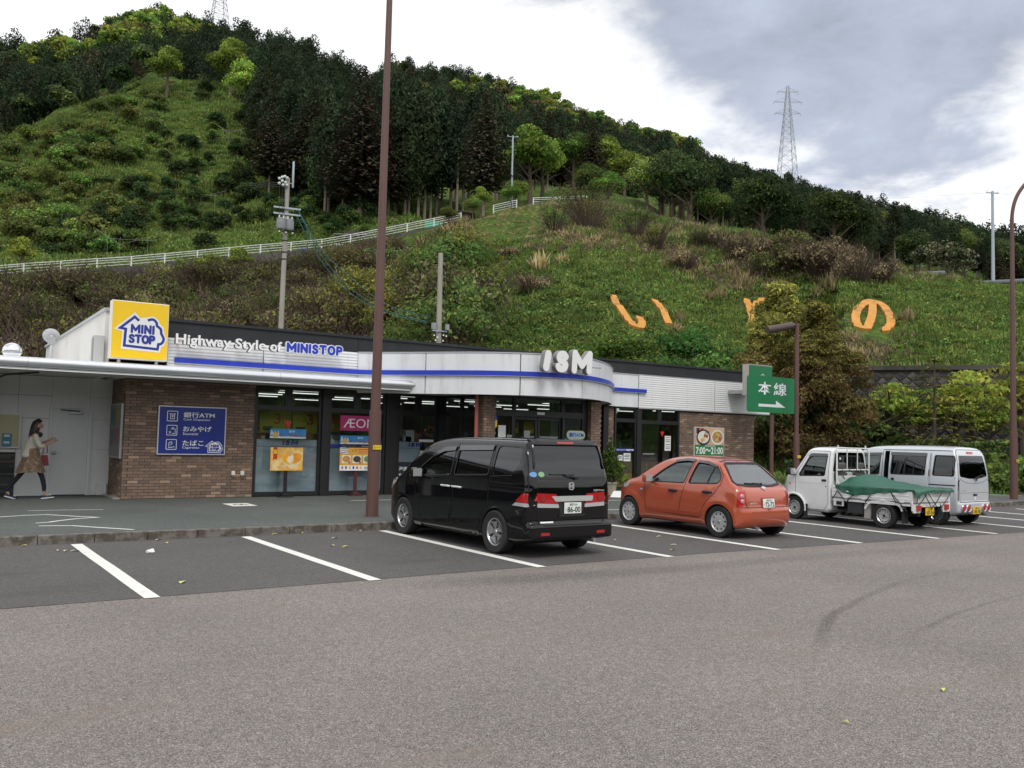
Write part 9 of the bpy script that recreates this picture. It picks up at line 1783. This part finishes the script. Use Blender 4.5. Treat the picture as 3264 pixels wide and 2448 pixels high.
# ---------------------------------------------------------------- the walking woman
def skin_mesh(name, verts, edges, radii, root=0, sub=2):
 me = bpy.data.meshes.new(name); me.from_pydata(verts, edges, []); o = bpy.data.objects.new(name, me); C.objects.link(o); md = o.modifiers.new('s', 'SKIN'); md.use_smooth_shade = True
 for i, r in enumerate(radii): sv = me.skin_vertices[0].data[i]; sv.radius = (r, r) if not isinstance(r, tuple) else r; sv.use_root = i == root
 sd_ = o.modifiers.new('u', 'SUBSURF'); sd_.levels = sub; sd_.render_levels = sub; dg = bpy.context.evaluated_depsgraph_get(); m2 = bpy.data.meshes.new_from_object(o.evaluated_get(dg)); bpy.data.objects.remove(o); m2.name = name; m2.polygons.foreach_set('use_smooth', [True]*len(m2.polygons)); return m2
def woman():
 b = at_z(98, 1594, KZ); t = thing('person', 'woman in cream cardigan and brown dress walking past the grey door, hands raised', 'person', (b.x, 22.45, KZ))
 sk = mat('skin', (.46, .27, .18), .55); lg = mat('navy_leggings', (.012, .012, .02), .8); hair = mat('dark_hair', (.022, .013, .010), .45)
 V = [(.04, 0, .90), (.02, 0, 1.08), (.02, 0, 1.24), (.05, 0, 1.40), (.075, 0, 1.475), (.10, 0, 1.54), (.125, 0, 1.62), (.13, 0, 1.71)]; Rr = [(.125, .15), (.10, .125), (.105, .13), (.10, .14), .05, .052, .088, .078]; E = [(i, i+1) for i in range(7)]
 def chain(start, pts, rs):
  k = start
  for p, r in zip(pts, rs): V.append(p); Rr.append(r); E.append((k, len(V)-1)); k = len(V)-1
  return k
 chain(0, [(.09, -.09, .82), (.235, -.09, .50), (.285, -.085, .30), (.30, -.08, .11), (.40, -.085, .055)], [.085, .056, .052, .034, .03]); chain(0, [(-.02, .09, .80), (-.20, .09, .50), (-.33, .09, .32), (-.43, .085, .17), (-.37, .085, .075)], [.085, .056, .05, .034, .03])
 for sy, el, wr, hd in ((-1, (.15, -.20, 1.155), (.37, -.13, 1.25), (.43, -.10, 1.285)), (1, (.16, .18, 1.20), (.35, .08, 1.30), (.41, .05, 1.33))):
  k = chain(3, [(.045, sy*.155, 1.40), el, wr, hd], [.052, .040, .026, .030])
  for j, (dy, ln) in enumerate(((-.03, .05), (-.01, .062), (.01, .058), (.03, .045))): chain(k, [(hd[0]+.04, hd[1]+dy*.8, hd[2]+.022), (hd[0]+.04+ln*.6, hd[1]+dy, hd[2]+.035), (hd[0]+.03+ln*.9, hd[1]+dy, hd[2]+.012)], [.010, .009, .008])
  chain(k, [(hd[0]+.01, hd[1]-sy*-.035, hd[2]+.03), (hd[0]+.045, hd[1]-sy*-.03, hd[2]+.055)], [.011, .009])
 me = skin_mesh('body', V, E, Rr); me.materials.append(sk); me.materials.append(lg)
 for f in me.polygons: c = f.center; f.material_index = 1 if (.16 < c.z < .95 and not c.x > .35) and not (c.x > .27 and c.z < .17) else 0
 body = link('body', me, t)
 mb = MB()
 for p in ((.205, -.035, 1.64), (.205, .035, 1.64)): mb.sphere(Vector(p), .011, M_ink, 8, 6)
 mb.lathe([(.018, -.03), (.016, 0), (.004, .035), (0, .036)], sk, Matrix.Translation((.208, 0, 1.605)) @ Matrix.Rotation(R(-8), 4, 'Y'), 8); mb.box(.196, .208, -.022, .022, 1.562, 1.570, mat('lips', (.35, .10, .09), .5)); mb.sphere(Vector((.10, -.086, 1.62)), .022, sk, 8, 6, (1, .4, 1.4)); mb.build('face', t)
 # hair: cap and a long fall down the back
 vs = []; n, k = 20, 16
 for i in range(k+1):
  f = i/k; z = 1.785-.40*f; back = np.interp(f, [0, .15, .35, .6, 1], [.02, .10, .115, .12, .11]); front = np.interp(f, [0, .12, .25, .4, 1], [.02, .095, .06, -.005, -.04]); sd_ = np.interp(f, [0, .15, .4, .7, 1], [.02, .09, .108, .115, .09])
  for j in range(n):
   a = 2*math.pi*j/n; cx_ = .115-.045*f; x = cx_+(front if math.cos(a) > 0 else back)*math.cos(a)*(1 if math.cos(a) < 0 else 1)-(.025*f); vs.append((x+.006*math.sin(a*9+f*3), sd_*math.sin(a)*(1+.03*math.sin(a*13)), z-.02*(1-math.cos(a))*f))
 fs = [(i*n+j, i*n+(j+1) % n, (i+1)*n+(j+1) % n, (i+1)*n+j) for i in range(k) for j in range(n)]+[tuple(range(n))]; mb = MB(); mb.add(vs, fs, hair, True); mb.tube([(.12, -.085, 1.58), (.10, -.10, 1.50), (.13, -.11, 1.42), (.12, -.10, 1.36)], [.02, .035, .032, .008], hair, 8); mb.tube([(.12, .085, 1.58), (.12, .10, 1.48), (.15, .09, 1.40)], [.02, .03, .008], hair, 8); mb.build('hair', t)
 bm = bmesh.new(); bmesh.ops.create_icosphere(bm, subdivisions=3, radius=.085)
 for v in bm.verts: v.co *= 1+.15*mnoise.noise(v.co*22)
 m2 = bpy.data.meshes.new('scarf'); bm.to_mesh(m2); bm.free(); m2.materials.append(mat('dark_scarf', (.035, .025, .02), .9)); s = link('scarf', m2, t); s.location = (.15, 0, 1.425); s.scale = (.8, 1.2, .7)
 # cardigan: torso and sleeves to the elbow
 cm = mat('cream_cardigan', (.56, .53, .45), .9, var=.08, vscale=8, bump=.3, bscale=60); V2 = [(-.03, 0, .86), (-.01, 0, .98), (.015, 0, 1.1), (.02, 0, 1.25), (.045, 0, 1.41)]; R2 = [(.205, .225), (.175, .20), (.14, .17), (.13, .165), (.105, .15)]; E2 = [(0, 1), (1, 2), (2, 3), (3, 4)]
 for sy, el, fo in ((-1, (.15, -.205, 1.155), (.25, -.175, 1.195)), (1, (.16, .185, 1.20), (.25, .14, 1.245))): q = len(V2); V2 += [(.045, sy*.165, 1.405), el, fo]; R2 += [.068, .058, .050]; E2 += [(4, q), (q, q+1), (q+1, q+2)]
 me = skin_mesh('cardigan', V2, E2, R2); me.materials.append(cm); link('cardigan', me, t)
 dm = mat('brown_print_dress', (.20, .135, .085), .9, var=.55, vscale=16, dirt=(.42, .34, .24, .8), dscale=14, dthr=(.52, .68)); vs = []; n, k = 44, 12
 for i in range(k+1):
  f = i/k; z = 1.12-.53*f; rx, ry = .125+.165*f**1.1, .15+.10*f
  for j in range(n): a = 2*math.pi*j/n; fo = 1+.055*f*math.sin(a*8+1.3*math.sin(f*3)); vs.append((.03-.02*f+rx*fo*math.cos(a), ry*fo*math.sin(a), z+.02*f*math.sin(a*3)))
 mb = MB(); mb.add(vs, [(i*n+j, i*n+(j+1) % n, (i+1)*n+(j+1) % n, (i+1)*n+j) for i in range(k) for j in range(n)], dm, True); mb.build('dress', t, recalc=False)
 # flat shoes: navy upper, white sole and bow
 nv = mat('navy_shoe', (.015, .018, .07), .5); wh = mat('white_sole', (.72, .73, .74), .6)
 for x, y, z, tilt, L_ in ((.285, -.083, .0, .10, .27), (-.42, .088, .035, -.30, .25)):
  Mq = Matrix.Translation((x, y, z)) @ Matrix.Rotation(-tilt if tilt > 0 else -tilt, 4, 'Y'); out = [(-.05, .0), (-.03, .035), (.05, .03), (.13, .042), (.19, .035), (.225, 0), (.19, -.035), (.13, -.04), (.05, -.03), (-.03, -.035)]; P = spline(out, 3, True)
  mb = MB(); mb.prism(P, lambda a, b_, d: Mq @ Vector((a, b_, d)), 0, .022, wh); s = mb.build('sole', t); n = len(P); vs = []
  for f, ins, dz in ((0, 0, .022), (.5, .003, .05), (1, .012, .066)): vs += [Mq @ Vector(((a-.08)*(1-ins*4)+.08, b_*(1-ins*8), dz+(.012 if a < -.0 else 0)*f-(.02*f if .02 < a < .1 else 0))) for a, b_ in P]
  mb = MB(); mb.add(vs, [(r*n+j, r*n+(j+1) % n, (r+1)*n+(j+1) % n, (r+1)*n+j) for r in range(2) for j in range(n)], nv, True); mb.add([vs[2*n+j] for j in range(n) if P[j][0] > .12], [tuple(range(len([j for j in range(n) if P[j][0] > .12])))], nv); sh_ = mb.build('shoe', t, recalc=False); mb = MB(); mb.box(.12, .16, -.03, .03, .062, .078, wh, Mq, bev=.006); mb.build('bow', sh_)
 g = thing('handbag', 'dark red handbag hanging from the walking woman\'s far arm', 'handbag', (b.x+.31, 22.62, KZ+.72)); mb = MB(); rm = mat('dark_red_leather', (.24, .02, .04), .5, var=.1); mb.prism([(-.06, 0), (.08, .01), (.045, .26), (-.075, .24)], lambda a, c, d: Vector((a, d, c)), -.05, .05, rm); mb.build('pouch', g); mb = MB(); mb.box(-.075, .045, -.052, .052, .245, .285, mat('pale_bag_trim', (.45, .48, .55), .6)); mb.tube([(-.06, 0, .26), (-.03, .0, .42), (.0, -.01, .50), (.03, 0, .42), (.04, 0, .26)], .009, rm, 6); mb.build('handle', g)
woman()
